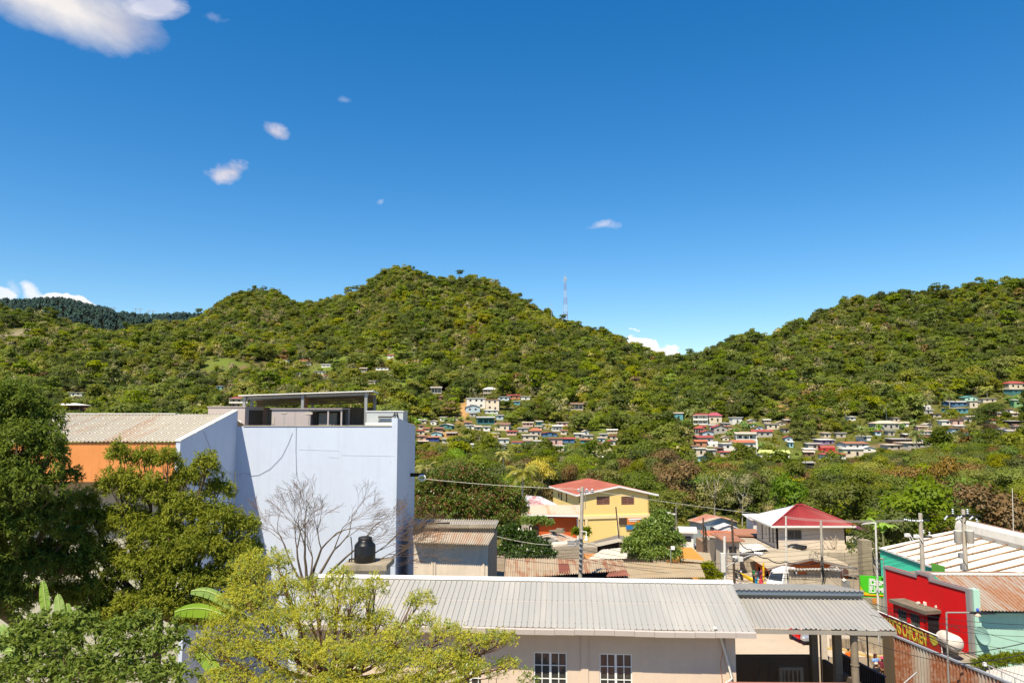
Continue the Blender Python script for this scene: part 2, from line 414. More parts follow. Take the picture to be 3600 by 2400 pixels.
def grid_mesh(name, i0, i1, j0, j1, mat, patch):
 X = XG[i0:i1, j0:j1]; Yv = YY[i0:i1, j0:j1]; Z = ZG[i0:i1, j0:j1]
 n, mm = X.shape
 V = np.stack([X, Yv, Z], -1).reshape(-1, 3)
 idx = np.arange(n * mm).reshape(n, mm)
 Q = np.stack([idx[:-1, :-1], idx[1:, :-1], idx[1:, 1:], idx[:-1, 1:]], -1).reshape(-1, 4)
 me = npmesh(name, V, Q, [mat], smooth=True)
 if patch:
  KC = {'soil': (0.20, 0.13, 0.075), 'ochre': (0.42, 0.24, 0.10), 'meadow': (0.13, 0.17, 0.03), 'rock': (0.24, 0.20, 0.13)}
  colr = np.zeros((len(V), 4), dtype=np.float32)
  for (cx, cy, rx, ry, kd) in PC:
   wgt = np.clip(1.6 - 1.4 * np.sqrt(((V[:, 0] - cx) / rx) ** 2 + ((V[:, 1] - cy) / ry) ** 2) + 0.8 * vnoise(V[:, 0] / 9, V[:, 1] / 12, 5), 0, 1)
   mk = wgt > colr[:, 3]
   colr[mk, :3] = KC[kd]; colr[mk, 3] = wgt[mk]
  ca = me.color_attributes.new('patch', 'FLOAT_COLOR', 'POINT'); ca.data.foreach_set('color', colr.ravel())
 return link(name, me)
jn = int(np.searchsorted(YG, 130))
tag(grid_mesh('ground', 0, len(AG), 0, jn + 1, M_GROUND, False), kind='structure')
tag(grid_mesh('hillside', 0, len(AG), jn, len(YG), M_HILL, True), kind='structure')
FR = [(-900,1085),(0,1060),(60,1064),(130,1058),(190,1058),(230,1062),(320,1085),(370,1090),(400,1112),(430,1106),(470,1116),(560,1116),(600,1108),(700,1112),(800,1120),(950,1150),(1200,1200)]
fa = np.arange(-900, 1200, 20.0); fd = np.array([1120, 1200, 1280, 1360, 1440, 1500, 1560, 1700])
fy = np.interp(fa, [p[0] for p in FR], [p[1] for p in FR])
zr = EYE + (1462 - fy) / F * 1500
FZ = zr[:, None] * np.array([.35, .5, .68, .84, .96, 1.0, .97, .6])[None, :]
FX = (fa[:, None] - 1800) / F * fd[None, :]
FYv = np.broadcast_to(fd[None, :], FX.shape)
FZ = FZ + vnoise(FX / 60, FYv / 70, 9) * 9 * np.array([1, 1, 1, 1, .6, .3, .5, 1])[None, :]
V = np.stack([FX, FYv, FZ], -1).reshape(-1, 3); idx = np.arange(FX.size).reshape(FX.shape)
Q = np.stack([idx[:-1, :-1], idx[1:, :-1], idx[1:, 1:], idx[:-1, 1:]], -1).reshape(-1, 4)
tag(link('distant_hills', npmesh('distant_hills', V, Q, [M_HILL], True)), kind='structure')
# foliage materials
def leafmat(name, c1, c2, var=0.22, rough=0.55, spec=0.2, trans=0.44, hue=0.024, nscale=0.35):
 m, nt, out = newmat(name)
 oi = N(nt, 'ObjectInfo'); g = N(nt, 'NewGeometry').outputs['Position']
 n = noise(nt, g, nscale, 3, .7)
 n2 = noise(nt, g, nscale * 14, 2, .6)
 c = mixc(nt, ramp(nt, n, [(0.3, 0.0), (0.7, 1.0)]), c1, c2)
 c = mixc(nt, N_mul(nt, ramp(nt, n2, [(0.4, 0.0), (0.75, 1.0)]), .25), c, tuple(min(1, x * 1.6) for x in c2))
 if var > 0: c = mixc(nt, 1.0, c, ramp(nt, noise(nt, g, .016, 4, .6), [(0.36, (.78, .82, .9)), (0.5, (1.05, 1.03, 1.0)), (0.64, (1.3, 1.2, 1.0))]), 'MULTIPLY')  # large tone patches, the darker ones painting broad shadowed areas into the canopy
 h = N(nt, 'HueSaturation')
 def rng_(k, lo, hi):
  ml = N(nt, 'Math', operation='MULTIPLY'); L(nt, oi.outputs['Random'], ml.inputs[0]); ml.inputs[1].default_value = k
  fr = N(nt, 'Math', operation='FRACT'); L(nt, ml.outputs[0], fr.inputs[0])
  mr = N(nt, 'MapRange'); L(nt, fr.outputs[0], mr.inputs[0]); mr.inputs[3].default_value = lo; mr.inputs[4].default_value = hi
  return mr.outputs[0]
 L(nt, rng_(17.3, 0.5 - hue * .4, 0.5 + hue * .7), h.inputs['Hue']); L(nt, rng_(7.7, 0.8, 1.1), h.inputs['Saturation']); L(nt, rng_(31.1, 1 - var, 1 + var), h.inputs['Value'])
 L(nt, c, h.inputs['Color'])
 b = N(nt, 'BsdfPrincipled', Roughness=rough); b.inputs['Specular IOR Level'].default_value = spec
 L(nt, h.outputs[0], b.inputs['Base Color'])
 t = N(nt, 'BsdfTranslucent')
 L(nt, mixc(nt, 1.0, h.outputs[0], (1.25, 1.3, 0.6), 'MULTIPLY'), t.inputs['Color'])
 mx = N(nt, 'MixShader'); mx.inputs[0].default_value = trans
 L(nt, b.outputs[0], mx.inputs[1]); L(nt, t.outputs[0], mx.inputs[2]); L(nt, mx.outputs[0], out.inputs[0])
 return m
M_BARK = plain('bark', (0.16, 0.12, 0.08), .9, spec=.1)
M_PALEBARK = plain('pale bark', (0.42, 0.37, 0.30), .9, spec=.1)
LM = {
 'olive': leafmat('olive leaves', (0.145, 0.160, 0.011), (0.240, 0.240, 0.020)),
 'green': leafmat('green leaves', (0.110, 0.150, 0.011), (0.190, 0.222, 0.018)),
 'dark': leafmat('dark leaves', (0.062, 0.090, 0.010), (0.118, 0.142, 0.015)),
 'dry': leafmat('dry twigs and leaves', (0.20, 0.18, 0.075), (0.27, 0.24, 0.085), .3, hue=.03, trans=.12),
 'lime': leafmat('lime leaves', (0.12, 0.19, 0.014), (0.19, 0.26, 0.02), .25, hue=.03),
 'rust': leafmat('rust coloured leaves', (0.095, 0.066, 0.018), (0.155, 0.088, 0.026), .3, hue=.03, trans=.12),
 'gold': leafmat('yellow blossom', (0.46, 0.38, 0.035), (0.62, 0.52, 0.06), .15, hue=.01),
 'shade_pine': leafmat('cloud shade needles', (0.036, 0.088, 0.080), (0.060, 0.118, 0.098), .3, hue=.03, trans=.05),  # dark blue-green carries the far ridge's cloud shadow and haze
}
def leaf_quads(P, size, nrm, r, aspect=0.6):
 """one bent-free quad per point, facing roughly nrm"""
 n = len(P)
 nn = nrm + r.normal(0, .42, (n, 3)); nn /= np.linalg.norm(nn, axis=1, keepdims=True) + 1e-9
 t = r.normal(0, 1, (n, 3)); t -= nn * (t * nn).sum(1, keepdims=True); t /= np.linalg.norm(t, axis=1, keepdims=True) + 1e-9
 bt = np.cross(nn, t); s = (size * r.uniform(.6, 1.35, n))[:, None]
 t = t * s * .5; bt = bt * s * .5 * aspect
 V = np.stack([P - t, P - bt, P + t, P + bt], 1).reshape(-1, 3)          # rhombic, leaf-like outline
 Q = np.arange(4 * n).reshape(n, 4)
 cn_ = nrm * .8 + nn * .22; cn_ /= np.linalg.norm(cn_, axis=1, keepdims=True)
 return V, Q, cn_
def soften(me, cn_):
 """leaf normals lean towards the crown's outline, so a crown shades as one rounded mass"""
 nl = len(me.loops); a = np.zeros((nl, 3), dtype=np.float32); m_ = len(cn_) * 4
 nn = np.zeros(nl * 3, dtype=np.float32); me.corner_normals.foreach_get('vector', nn); a[:] = nn.reshape(-1, 3); a[:m_] = np.repeat(cn_, 4, 0)
 me.polygons.foreach_set('use_smooth', np.ones(len(me.polygons), dtype=bool)); me.normals_split_custom_set(a.tolist())
def crown_points(r, n, clumps, shell=0.55):
 """points through the outer part of several ellipsoid clumps -> positions, outward normals"""
 vol = np.array([c[3] * c[4] * c[5] for c in clumps]) ** .75; pr = vol / vol.sum()
 ci = r.choice(len(clumps), n, p=pr); C = np.array(clumps)[ci]
 d = r.normal(0, 1, (n, 3)); d /= np.linalg.norm(d, axis=1, keepdims=True)
 low = d[:, 2] < -0.35; d[low, 2] *= -0.6
 rad = shell + (1 - shell) * r.random(n) ** .6
 rad *= 1 + 0.18 * np.sin(d[:, 0] * 5 + ci) * np.cos(d[:, 1] * 4.3 + ci * 2)
 P = C[:, :3] + d * C[:, 3:6] * rad[:, None]
 nr = d + np.array([0, 0, .55]); nr /= np.linalg.norm(nr, axis=1, keepdims=True)
 return P, nr
def make_clumps(r, n, H, Rr, base=.35, flat=1.0, conic=0.0):
 out = []
 for i in range(n):
  h = base + (1 - base) * (r.random() ** .8) * .82
  reach = Rr * (1 - conic * (h - base)) * math.sqrt(max(.05, 1 - ((h - .62) / .55) ** 2)) * .62
  a = r.uniform(0, 2 * PI); q = math.sqrt(r.random()) * reach
  s = Rr * r.uniform(.34, .56) * (1 - conic * .5 * h)
  out.append((q * math.cos(a), q * math.sin(a), h * H, s, s, s * r.uniform(.55, .8) * flat))
 return out
def trunk_mesh(name, H, r0, r, limbs, spread, mat, base=.3, n=6):
 b = MB(); lean = Vector((r.uniform(-.05, .05) * H, r.uniform(-.05, .05) * H, H * .62))
 b.tube([(0, 0, -.8), lean * .4 + Vector((0, 0, .0)), lean], [r0, r0 * .75, r0 * .35], n)
 for i in range(limbs):
  a = 2 * PI * i / limbs + r.uniform(-.5, .5); h = r.uniform(base, .6)
  p = lean * (h / .62); e = Vector((math.cos(a) * spread, math.sin(a) * spread, H * min(.95, h + r.uniform(.2, .35))))
  mid = p.lerp(e, .5) + Vector((0, 0, -.06 * H))
  b.tube([p, mid, e], [r0 * .4, r0 * .26, r0 * .1], 5)
  for _ in range(2):
   q = mid.lerp(e, r.uniform(.2, .7)); f = q + Vector((r.uniform(-1, 1) * spread * .5, r.uniform(-1, 1) * spread * .5, r.uniform(.05, .25) * H))
   b.tube([q, f], [r0 * .16, r0 * .05], 4)
 me = bpy.data.meshes.new(name); me.from_pydata(b.v, [], b.f); me.update(); me.materials.append(mat); return me
# far forest: one mass, tree shapes instanced on points
protos = bpy.data.collections.new('forest_shapes')       # not linked to the scene: only a library for the instancer
PK = []                                                    # order = instance index
def forest_shape(kind, mat, H, Rr, ncl, nleaf, lsize, seed, base=.3, flat=1.0, conic=0.0, bark=None, shell=.5):
 r = np.random.default_rng(seed)
 cl = make_clumps(r, ncl, H, Rr, base, flat, conic)
 P, nr = crown_points(r, nleaf, cl, shell)
 V, Q, cn_ = leaf_quads(P, lsize, nr, r, .75)
 tb = trunk_mesh('t', H, .16 * H / 8, r, 5, Rr * .6, M_BARK)
 tv = np.array([v.co[:] for v in tb.vertices]);
 TQ = np.array([list(p.vertices) for p in tb.polygons if len(p.vertices) == 4])
 V2 = np.concatenate([V, tv]); Q2 = np.concatenate([Q, TQ + len(V)])
 mi = np.concatenate([np.zeros(len(Q)), np.ones(len(TQ))])
 o = bpy.data.objects.new('forest_shape_%02d' % len(PK), npmesh('forest_shape_%02d' % len(PK), V2, Q2, [mat, bark or M_BARK], midx=mi))
 soften(o.data, cn_); bpy.data.meshes.remove(tb)
 protos.objects.link(o); PK.append(kind)
for s in range(4): forest_shape('olive', LM['olive'], 8.5, 4.4, 11, 900, .74, 100 + s)
for s in range(3): forest_shape('green', LM['green'], 9, 4.4, 11, 900, .74, 200 + s)
for s in range(3): forest_shape('dark', LM['dark'], 9.5, 4.5, 11, 900, .76, 300 + s, shell=.6)
for s in range(3): forest_shape('dry', LM['dry'], 8, 3.8, 8, 230, .62, 400 + s, bark=M_PALEBARK, shell=.3)
forest_shape('lime', LM['lime'], 8.5, 4, 9, 520, .95, 500)
forest_shape('rust', LM['rust'], 8, 3.6, 8, 420, .85, 600)
for s in range(2): forest_shape('umbrella', LM['dark'], 13, 4.6, 8, 460, .9, 700 + s, base=.68, flat=.55)
for s in range(3): forest_shape('shade_pine', LM['shade_pine'], 12, 4.2, 9, 420, 1.2, 800 + s, base=.25, conic=.5)
for s in range(2): forest_shape('bush', LM['olive'], 3.6, 2.8, 6, 260, .75, 900 + s, base=.1)
for s in range(2): forest_shape('tall', LM['green'], 14, 4.2, 11, 640, .95, 950 + s, base=.35)
KI = {}
for i, k_ in enumerate(PK): KI.setdefault(k_, []).append(i)
HRECT = []           # what each house covers of the picture: trees in front stay low enough to leave it in view
def low_enough(x, Y, h, keep=.12):
 px = pxof((x, Y, T(x, Y) + 4))[0]; m_ = 3.2 / Y * F
 if rng.random() < keep: return h
 for (a, b, t_, c, hy) in HRECT:
  if Y < hy - 3 and a - m_ < px < b + m_: h = min(h, W(px, c - .22 * (c - t_), Y).z - T(x, Y))
 return h
HOUSE_XY = []        # (x, y, radius, front clearance) filled by the house list below; the forest keeps clear of them
BELT_NEAR = 232.0    # nearer than this every tree is an object of its own
def blocked(x, Y, cr):
 for (hx_, hy, hr, fr) in HOUSE_XY:
  if abs(x - hx_ * Y / hy) < hr + cr * .7 and -fr - cr * .6 < Y - hy < hr + cr * .5: return True
 return False
def plant_forest():
 pts = []; rot = []; scl = []; idx = []
 def put(x, y, z, kind, s):
  pts.append((x, y, z)); rot.append((0, 0, rng.uniform(0, 2 * PI))); sxy = s * rng.uniform(.88, 1.15); scl.append((sxy, sxy, s)); idx.append(rng.choice(KI[kind]))
 Y = 104.0
 while Y < 1190:
  cell = 4.3 if Y < 520 else 4.7
  x0, x1 = (-330 - 1800) / F * Y, (3930 - 1800) / F * Y
  x = x0
  while x < x1:
   xx = x + rng.uniform(-.5, .5) * cell; yy = Y + rng.uniform(-.5, .5) * cell
   x += cell
   a = 1800 + F * xx / yy
   if 1400 < a and 104 < yy < BELT_NEAR + 8 and not (a < 2340 and yy < 136) and not (a < 2660 and yy < 128): put(xx, yy, T(xx, yy) - .3, 'bush', rng.uniform(.35, .75)); continue
   if yy < BELT_NEAR and a > 1400: continue
   if yy < 262 and a < 1300: continue
   Dr = Ridge(xx, yy)
   if yy > Dr + 35: continue
   pk = patch_at(xx, yy)
   cover = .97
   n_ = float(vnoise(np.array(xx / 42), np.array(yy / 42), 21)) + .5
   n2_ = float(vnoise(np.array(xx / 17 + 40), np.array(yy / 17), 22)) + .5
   if pk in ('soil', 'ochre'): cover = .10
   elif pk == 'rock': cover = .35
   elif pk == 'meadow': cover = .32
   elif yy < 520 and n2_ < .30: cover = .8
   if rng.random() > cover: continue
   s = rng.uniform(.6, .98) if rng.random() < .83 else rng.uniform(1.0, 1.75) * (1.0 if yy > 300 else .9)
   if blocked(xx, yy, 4 * s):
    if not any(math.hypot(xx - h[0], yy - h[1]) < h[2] + 1.5 for h in HOUSE_XY): put(xx, yy, T(xx, yy) - .3, 'bush', rng.uniform(.28, .6))
    continue
   q = rng.random(); left = a < 1000
   pd = .10 + .34 * max(0, n_ - .55) * 2 + (.10 if left else 0)       # dry patches
   near_ridge = yy > Dr - 28
   if pk == 'rock': kind = 'bush' if q < .7 else 'dry'
   elif q < pd: kind = 'dry'
   elif q < pd + .03: kind = 'rust' if n2_ > .5 else 'dry'
   elif q < pd + .05 and n2_ > .55: kind = 'lime'
   elif near_ridge and q > .97: kind = 'umbrella'
   elif q > .955: kind = 'tall'
   elif n2_ > .66: kind = 'dark'
   elif n_ < .42: kind = 'green' if q < .7 else 'dark'
   else: kind = 'olive' if q < .68 else ('green' if q < .9 else 'bush')
   if a > 2400 and kind == 'olive' and rng.random() < .4: kind = 'green'
   if kind == 'umbrella': s *= .85
   h0_ = {'bush': 3.6, 'umbrella': 13, 'tall': 14}.get(kind, 9.4) * s; h1_ = low_enough(xx, yy, h0_) if yy < 620 else h0_
   if h1_ < h0_:
    if h1_ < .7: continue
    if h1_ < 3.4: kind = 'bush'; s = h1_ / 3.6
    else: s *= h1_ / h0_
   put(xx, yy, T(xx, yy) - (.3 if kind in ('bush', 'umbrella') else 1.3 * s), kind, s)
  Y += cell
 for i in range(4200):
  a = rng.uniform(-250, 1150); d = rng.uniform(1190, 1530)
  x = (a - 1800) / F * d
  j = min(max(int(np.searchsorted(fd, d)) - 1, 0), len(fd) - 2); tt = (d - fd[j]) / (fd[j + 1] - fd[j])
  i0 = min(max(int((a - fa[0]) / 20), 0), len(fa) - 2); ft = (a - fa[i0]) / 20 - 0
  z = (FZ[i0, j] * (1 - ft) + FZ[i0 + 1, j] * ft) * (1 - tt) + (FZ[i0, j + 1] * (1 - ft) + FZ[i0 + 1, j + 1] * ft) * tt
  put(x, d, z - 2.5, 'shade_pine', rng.uniform(.7, 1.2))
 for (px, d, kind, s) in [(1395,905,'umbrella',1.25),(1372,900,'umbrella',1.1),(1440,895,'umbrella',1.1),(1330,918,'umbrella',1.2),(1260,950,'umbrella',1.2),(1240,955,'umbrella',1.1),(1215,965,'umbrella',1.2),(1120,1000,'umbrella',1.0),(1690,880,'umbrella',1.1),(1290,940,'dry',1.2),
  (1725,878,'dry',1.2),(2642,755,'tall',1.35),(2580,762,'umbrella',1.25),(2510,765,'umbrella',1.0),(2990,730,'dry',1.4),(2860,738,'dry',1.1),(3420,702,'umbrella',1.35),(3400,705,'umbrella',1.2),(3450,700,'tall',1.2),(3540,692,'tall',1.2),(3330,712,'tall',1.0),(2380,800,'shade_pine',1.2),(3590,690,'umbrella',1.2)]:
  x = (px - 1800) / F * d / .99; s *= .8 if kind == 'umbrella' else 1; put(x, d, T(x, d) - (4.2 if kind == 'umbrella' else 1), kind, s)
 me = bpy.data.meshes.new('forest'); me.from_pydata(pts, [], []); me.update()
 for nm, data, ty, key in (('rot', rot, 'FLOAT_VECTOR', 'vector'), ('scl', scl, 'FLOAT_VECTOR', 'vector'), ('pick', idx, 'INT', 'value')):
  at = me.attributes.new(nm, ty, 'POINT'); at.data.foreach_set(key, np.array(data, dtype=np.int32 if ty == 'INT' else np.float32).ravel())
 o = link('forest', me); o['kind'] = 'stuff'
 ng = bpy.data.node_groups.new('forest scatter', 'GeometryNodeTree')
 ng.interface.new_socket('Geometry', in_out='INPUT', socket_type='NodeSocketGeometry'); ng.interface.new_socket('Geometry', in_out='OUTPUT', socket_type='NodeSocketGeometry')
 gi = ng.nodes.new('NodeGroupInput'); go = ng.nodes.new('NodeGroupOutput')
 ci = ng.nodes.new('GeometryNodeCollectionInfo'); ci.inputs[0].default_value = protos; ci.inputs[1].default_value = True; ci.inputs[2].default_value = True
 ip = ng.nodes.new('GeometryNodeInstanceOnPoints'); ip.inputs['Pick Instance'].default_value = True
 def attr(n, t):
  a = ng.nodes.new('GeometryNodeInputNamedAttribute'); a.data_type = t; a.inputs[0].default_value = n; return a.outputs[0]
 ng.links.new(gi.outputs[0], ip.inputs['Points']); ng.links.new(ci.outputs[0], ip.inputs['Instance'])
 ng.links.new(attr('pick', 'INT'), ip.inputs['Instance Index'])
 e2r = ng.nodes.new('FunctionNodeEulerToRotation'); ng.links.new(attr('rot', 'FLOAT_VECTOR'), e2r.inputs[0]); ng.links.new(e2r.outputs[0], ip.inputs['Rotation'])
 ng.links.new(attr('scl', 'FLOAT_VECTOR'), ip.inputs['Scale'])
 ng.links.new(ip.outputs[0], go.inputs[0])
 md = o.modifiers.new('scatter', 'NODES'); md.node_group = ng
 print('forest trees', len(pts))
# building helpers
def RP(px, py, p0, n):
 """photo pixel -> point on the plane through p0 with normal n"""
 o = Vector((0, 0, EYE)); d = W(px, py, 10.0) - o; n = Vector(n)
 return o + d * ((Vector(p0) - o).dot(n) / d.dot(n))
def wall(mb, A, B, z0, z1, holes=(), thick=0.15):
 """vertical wall from A to B (left to right seen from outside), rectangular holes (u0,u1,z0,z1) with reveals"""
 A = Vector((A[0], A[1], 0)); B = Vector((B[0], B[1], 0)); Ln = (B - A).length; u = (B - A) / Ln
 inn = Vector((-u.y, u.x, 0)) * thick
 P = lambda s, z, k=0: A + u * s + Vector((0, 0, z)) + inn * k
 us = sorted({0.0, Ln, *[h[0] for h in holes], *[h[1] for h in holes]}); zs = sorted({z0, z1, *[h[2] for h in holes], *[h[3] for h in holes]})
 for i in range(len(us) - 1):
  for j in range(len(zs) - 1):
   cu = (us[i] + us[i + 1]) / 2; cz = (zs[j] + zs[j + 1]) / 2
   if any(h[0] < cu < h[1] and h[2] < cz < h[3] for h in holes): continue
   for kk_ in (0, 1):
    q = [P(us[i], zs[j], kk_), P(us[i + 1], zs[j], kk_), P(us[i + 1], zs[j + 1], kk_), P(us[i], zs[j + 1], kk_)]
    mb.face(q if kk_ == 0 else q[::-1])
 for h in list(holes):
  a, b_, c, d = h
  mb.face([P(a, c), P(a, c, 1), P(a, d, 1), P(a, d)]); mb.face([P(b_, c, 1), P(b_, c), P(b_, d), P(b_, d, 1)])
  mb.face([P(a, c, 1), P(a, c), P(b_, c), P(b_, c, 1)]); mb.face([P(a, d), P(a, d, 1), P(b_, d, 1), P(b_, d)])
 mb.face([P(0, z1), P(Ln, z1), P(Ln, z1, 1), P(0, z1, 1)]); mb.face([P(0, z0), P(0, z1), P(0, z1, 1), P(0, z0, 1)]); mb.face([P(Ln, z0), P(Ln, z0, 1), P(Ln, z1, 1), P(Ln, z1)])
 return P
def window(parent, A, B, h, nx=2, nz=2, fmat=None, gmat=None, fw=.05, inset=.08, name='window', sash=False):
 A = Vector((A[0], A[1], 0)); B = Vector((B[0], B[1], 0)); u = (B - A).normalized(); inn = Vector((-u.y, u.x, 0))
 a, b, c, d = h
 P = lambda s, z, k: A + u * s + Vector((0, 0, z)) + inn * k
 g = MB(); g.hexa([P(a, c, inset + .02), P(b, c, inset + .02), P(b, c, inset + .05), P(a, c, inset + .05)], [P(a, d, inset + .02), P(b, d, inset + .02), P(b, d, inset + .05), P(a, d, inset + .05)])
 w_ = g.build(name, gmat or M_GLASS, parent)
 if fmat is None: return w_
 f = MB()
 def bar(s0, s1, z0, z1, k0=inset - .03, k1=inset + .018):
  f.hexa([P(s0, z0, k0), P(s1, z0, k0), P(s1, z0, k1), P(s0, z0, k1)], [P(s0, z1, k0), P(s1, z1, k0), P(s1, z1, k1), P(s0, z1, k1)])
 bar(a, a + fw, c, d); bar(b - fw, b, c, d); bar(a + fw, b - fw, c, c + fw); bar(a + fw, b - fw, d - fw, d)
 for i in range(1, nx):
  s = a + (b - a) * i / nx; wd = fw * (.9 if (sash and i == nx // 2) else .35)
  bar(s - wd, s + wd, c + fw, d - fw, inset - .02, inset + .017)
 for j in range(1, nz):
  z = c + (d - c) * j / nz; prev = a + fw
  for i in range(1, nx + 1):
   s = a + (b - a) * i / nx; wd = fw * (.9 if (sash and i == nx // 2) else .35)
   e = s - wd if i < nx else b - fw
   bar(prev, e, z - fw * .3, z + fw * .3, inset - .015, inset + .016); prev = s + wd
 f.build('frame', fmat, w_)
 return w_
def uon(A, B, p):
 A = Vector((A[0], A[1], 0)); B = Vector((B[0], B[1], 0)); return (Vector((p[0], p[1], 0)) - A).dot((B - A).normalized())
def hole_px(A, B, px0, px1, py0, py1):
 """rectangle on the wall A-B from its photo pixels"""
 A3 = Vector((A[0], A[1], 0)); u = (Vector((B[0], B[1], 0)) - A3).normalized(); n = (u.y, -u.x, 0)
 p = RP(px0, py0, A3, n); q = RP(px1, py1, A3, n)
 return (uon(A, B, p), uon(A, B, q), min(p.z, q.z), max(p.z, q.z))
M_GLASS = glass()
M_WHITE = plain('white paint', (0.78, 0.77, 0.74), .45, var=.05)
M_PVC = plain('white pipe', (0.74, 0.72, 0.66), .4, var=.1)
M_BEIGE = paint('beige plaster', (0.66, 0.52, 0.40), .85, .22, (0.38, 0.31, 0.25), .1, .12, .5, .15)
M_GREYROOF = metal_roof('grey roof sheet', (0.335, 0.325, 0.305), (0.34, 0.31, 0.27), .35, .45, (1, .08, .08), 1.8, .5, rot=0.07)
M_GREYROOF2 = metal_roof('grey canopy sheet', (0.325, 0.31, 0.285), (0.30, 0.27, 0.23), .35, .5, (1, .08, .08), 1.8, .5, rot=0.07)
M_GUTTER = plain('gutter', (0.50, 0.44, 0.40), .5, var=.12)
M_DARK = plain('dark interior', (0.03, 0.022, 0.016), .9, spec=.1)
M_CONC = paint('old concrete', (0.34, 0.29, 0.22), .92, .6, (0.10, 0.085, 0.06), .1, .4, .9, .3)
M_CONCL = paint('pale concrete', (0.52, 0.46, 0.38), .9, .4, (0.25, 0.21, 0.16), .1, .35, .7, .2)
M_STEEL = plain('grey steel', (0.34, 0.34, 0.34), .5, .3)
M_BLACK = plain('black rubber', (0.012, 0.012, 0.013), .6, var=.05)
# the long grey-roofed building in front
E0 = Vector((11.03, 34.6, 0)); BU = Vector((-.99756, .0698, 0)); BB = Vector((.0698, .99756, 0))
BP = lambda s, t, z: E0 + BU * s + BB * t + Vector((0, 0, z))
t0 = thing('school_building', BP(10, 5, 2), 'long beige building under a pale grey ribbed metal roof with white windows', 'building')
LB = 21.8
mb = MB(); mb.sheet(BP(LB, 0, 7.8), BP(0, 0, 7.8), BP(0, 4.86, 8.93), BP(LB, 4.86, 8.93), 78, .045, 'rib')
mb.sheet(BP(LB, 9.8, 7.8), BP(0, 9.8, 7.8), BP(0, 4.94, 8.93), BP(LB, 4.94, 8.93), 78, .045, 'rib')
rf = mb.build('roof', M_GREYROOF, t0)
mb = MB()
for t_ in (.35, 2.5, 4.4):
 for k in range(78): mb.box(BP(LB * (k + .12) / 78, t_ + .02 * math.sin(k * 1.7), 7.8 + 1.13 * t_ / 4.86 + .052), (.03, .03, .02))
mb.build('roof_screw', plain('screw', (0.12, 0.10, 0.08), .6), rf)['kind'] = 'stuff'
mb = MB(); mb.hexa([BP(LB, 2.40, 8.362), BP(0, 2.40, 8.362), BP(0, 2.43, 8.369), BP(LB, 2.43, 8.369)], [BP(LB, 2.40, 8.372), BP(0, 2.40, 8.372), BP(0, 2.43, 8.379), BP(LB, 2.43, 8.379)]); mb.build('sheet_lap', M_GUTTER, rf)
mb = MB(); prev = None
for k in range(1):
 rg = [BP(LB + .05, 4.9, 8.99), BP(-.06, 4.9, 8.99)]
 mb.hexa([BP(LB + .05, 4.55, 8.90), BP(-.06, 4.55, 8.90), BP(-.06, 4.9, 8.97), BP(LB + .05, 4.9, 8.97)], [BP(LB + .05, 4.55, 8.935), BP(-.06, 4.55, 8.935), BP(-.06, 4.9, 9.03), BP(LB + .05, 4.9, 9.03)])
 mb.hexa([BP(LB + .05, 4.9, 8.97), BP(-.06, 4.9, 8.97), BP(-.06, 5.25, 8.90), BP(LB + .05, 5.25, 8.90)], [BP(LB + .05, 4.9, 9.03), BP(-.06, 4.9, 9.03), BP(-.06, 5.25, 8.935), BP(LB + .05, 5.25, 8.935)])
mb.build('ridge_cap', M_WHITE, rf)
mb = MB()
for k in range(24):          # gutter in lengths, with brackets
 s0 = LB - k * LB / 24; s1 = LB - (k + 1) * LB / 24 + .012; dz = .018 * math.sin(k * .9)
 mb.hexa([BP(s0, -.15, 7.53 + dz), BP(s1, -.15, 7.53 + dz), BP(s1, .02, 7.53 + dz), BP(s0, .02, 7.53 + dz)], [BP(s0, -.17, 7.76 + dz), BP(s1, -.17, 7.76 + dz), BP(s1, .03, 7.785 + dz), BP(s0, .03, 7.785 + dz)])
mb.build('gutter', M_GUTTER, t0)
WA = BP(LB - .3, .87, 0); WB = BP(.75, .87, 0)
hs_ = [hole_px(WA, WB, 1602, 1708, 2288, 2432), hole_px(WA, WB, 1876, 1994, 2290, 2434), hole_px(WA, WB, 2107, 2224, 2295, 2438)]
mb = MB(); wall(mb, WA, WB, 0, 7.72, hs_, .22)
WC = BP(.75, 8.9, 0); wall(mb, WB, WC, 0, 7.72, (), .22); wall(mb, BP(LB - .3, 8.9, 0), WA, 0, 7.72, (), .22)
mb.face([BP(.75, .95, 7.72), BP(.75, 8.9, 7.72), BP(.75, 4.9, 8.85)]); mb.face([BP(LB - .3, .95, 7.72), BP(LB - .3, 8.9, 7.72), BP(LB - .3, 4.9, 8.85)])
mb.face([BP(LB - .3, 1.2, 0.6), BP(.75, 1.2, 0.6), BP(.75, 1.2, 7.7), BP(LB - .3, 1.2, 7.7)])
mb.build('wall', M_BEIGE, t0)
M_GLASS2 = glass('window glass', (0.05, 0.05, 0.045), .03)
for h in hs_: window(t0, WA, WB, h, 4, 3, M_WHITE, M_GLASS2, .06, .07, sash=True)
mb = MB()
pa = uon(WA, WB, RP(2042, 2300, WA, (BB.x, BB.y, 0))); pb_ = uon(WA, WB, RP(2068, 2300, WA, (BB.x, BB.y, 0)))
u_ = (WB - WA).normalized(); q = lambda s, k, z: WA + u_ * s - BB * k + Vector((0, 0, z))
for a_, b_ in ((pa, pb_), ((WB - WA).length - .45, (WB - WA).length), (pa - 4.7, pa - 4.35), (pa - 9.6, pa - 9.25)):
 mb = MB(); mb.hexa([q(a_, .05, 0), q(b_, .05, 0), q(b_, -.01, 0), q(a_, -.01, 0)], [q(a_, .05, 7.7), q(b_, .05, 7.7), q(b_, -.01, 7.7), q(a_, -.01, 7.7)]); mb.build('pilaster', M_BEIGE, t0)
nw = (BB.x, BB.y, 0); pw = WA - BB * .12
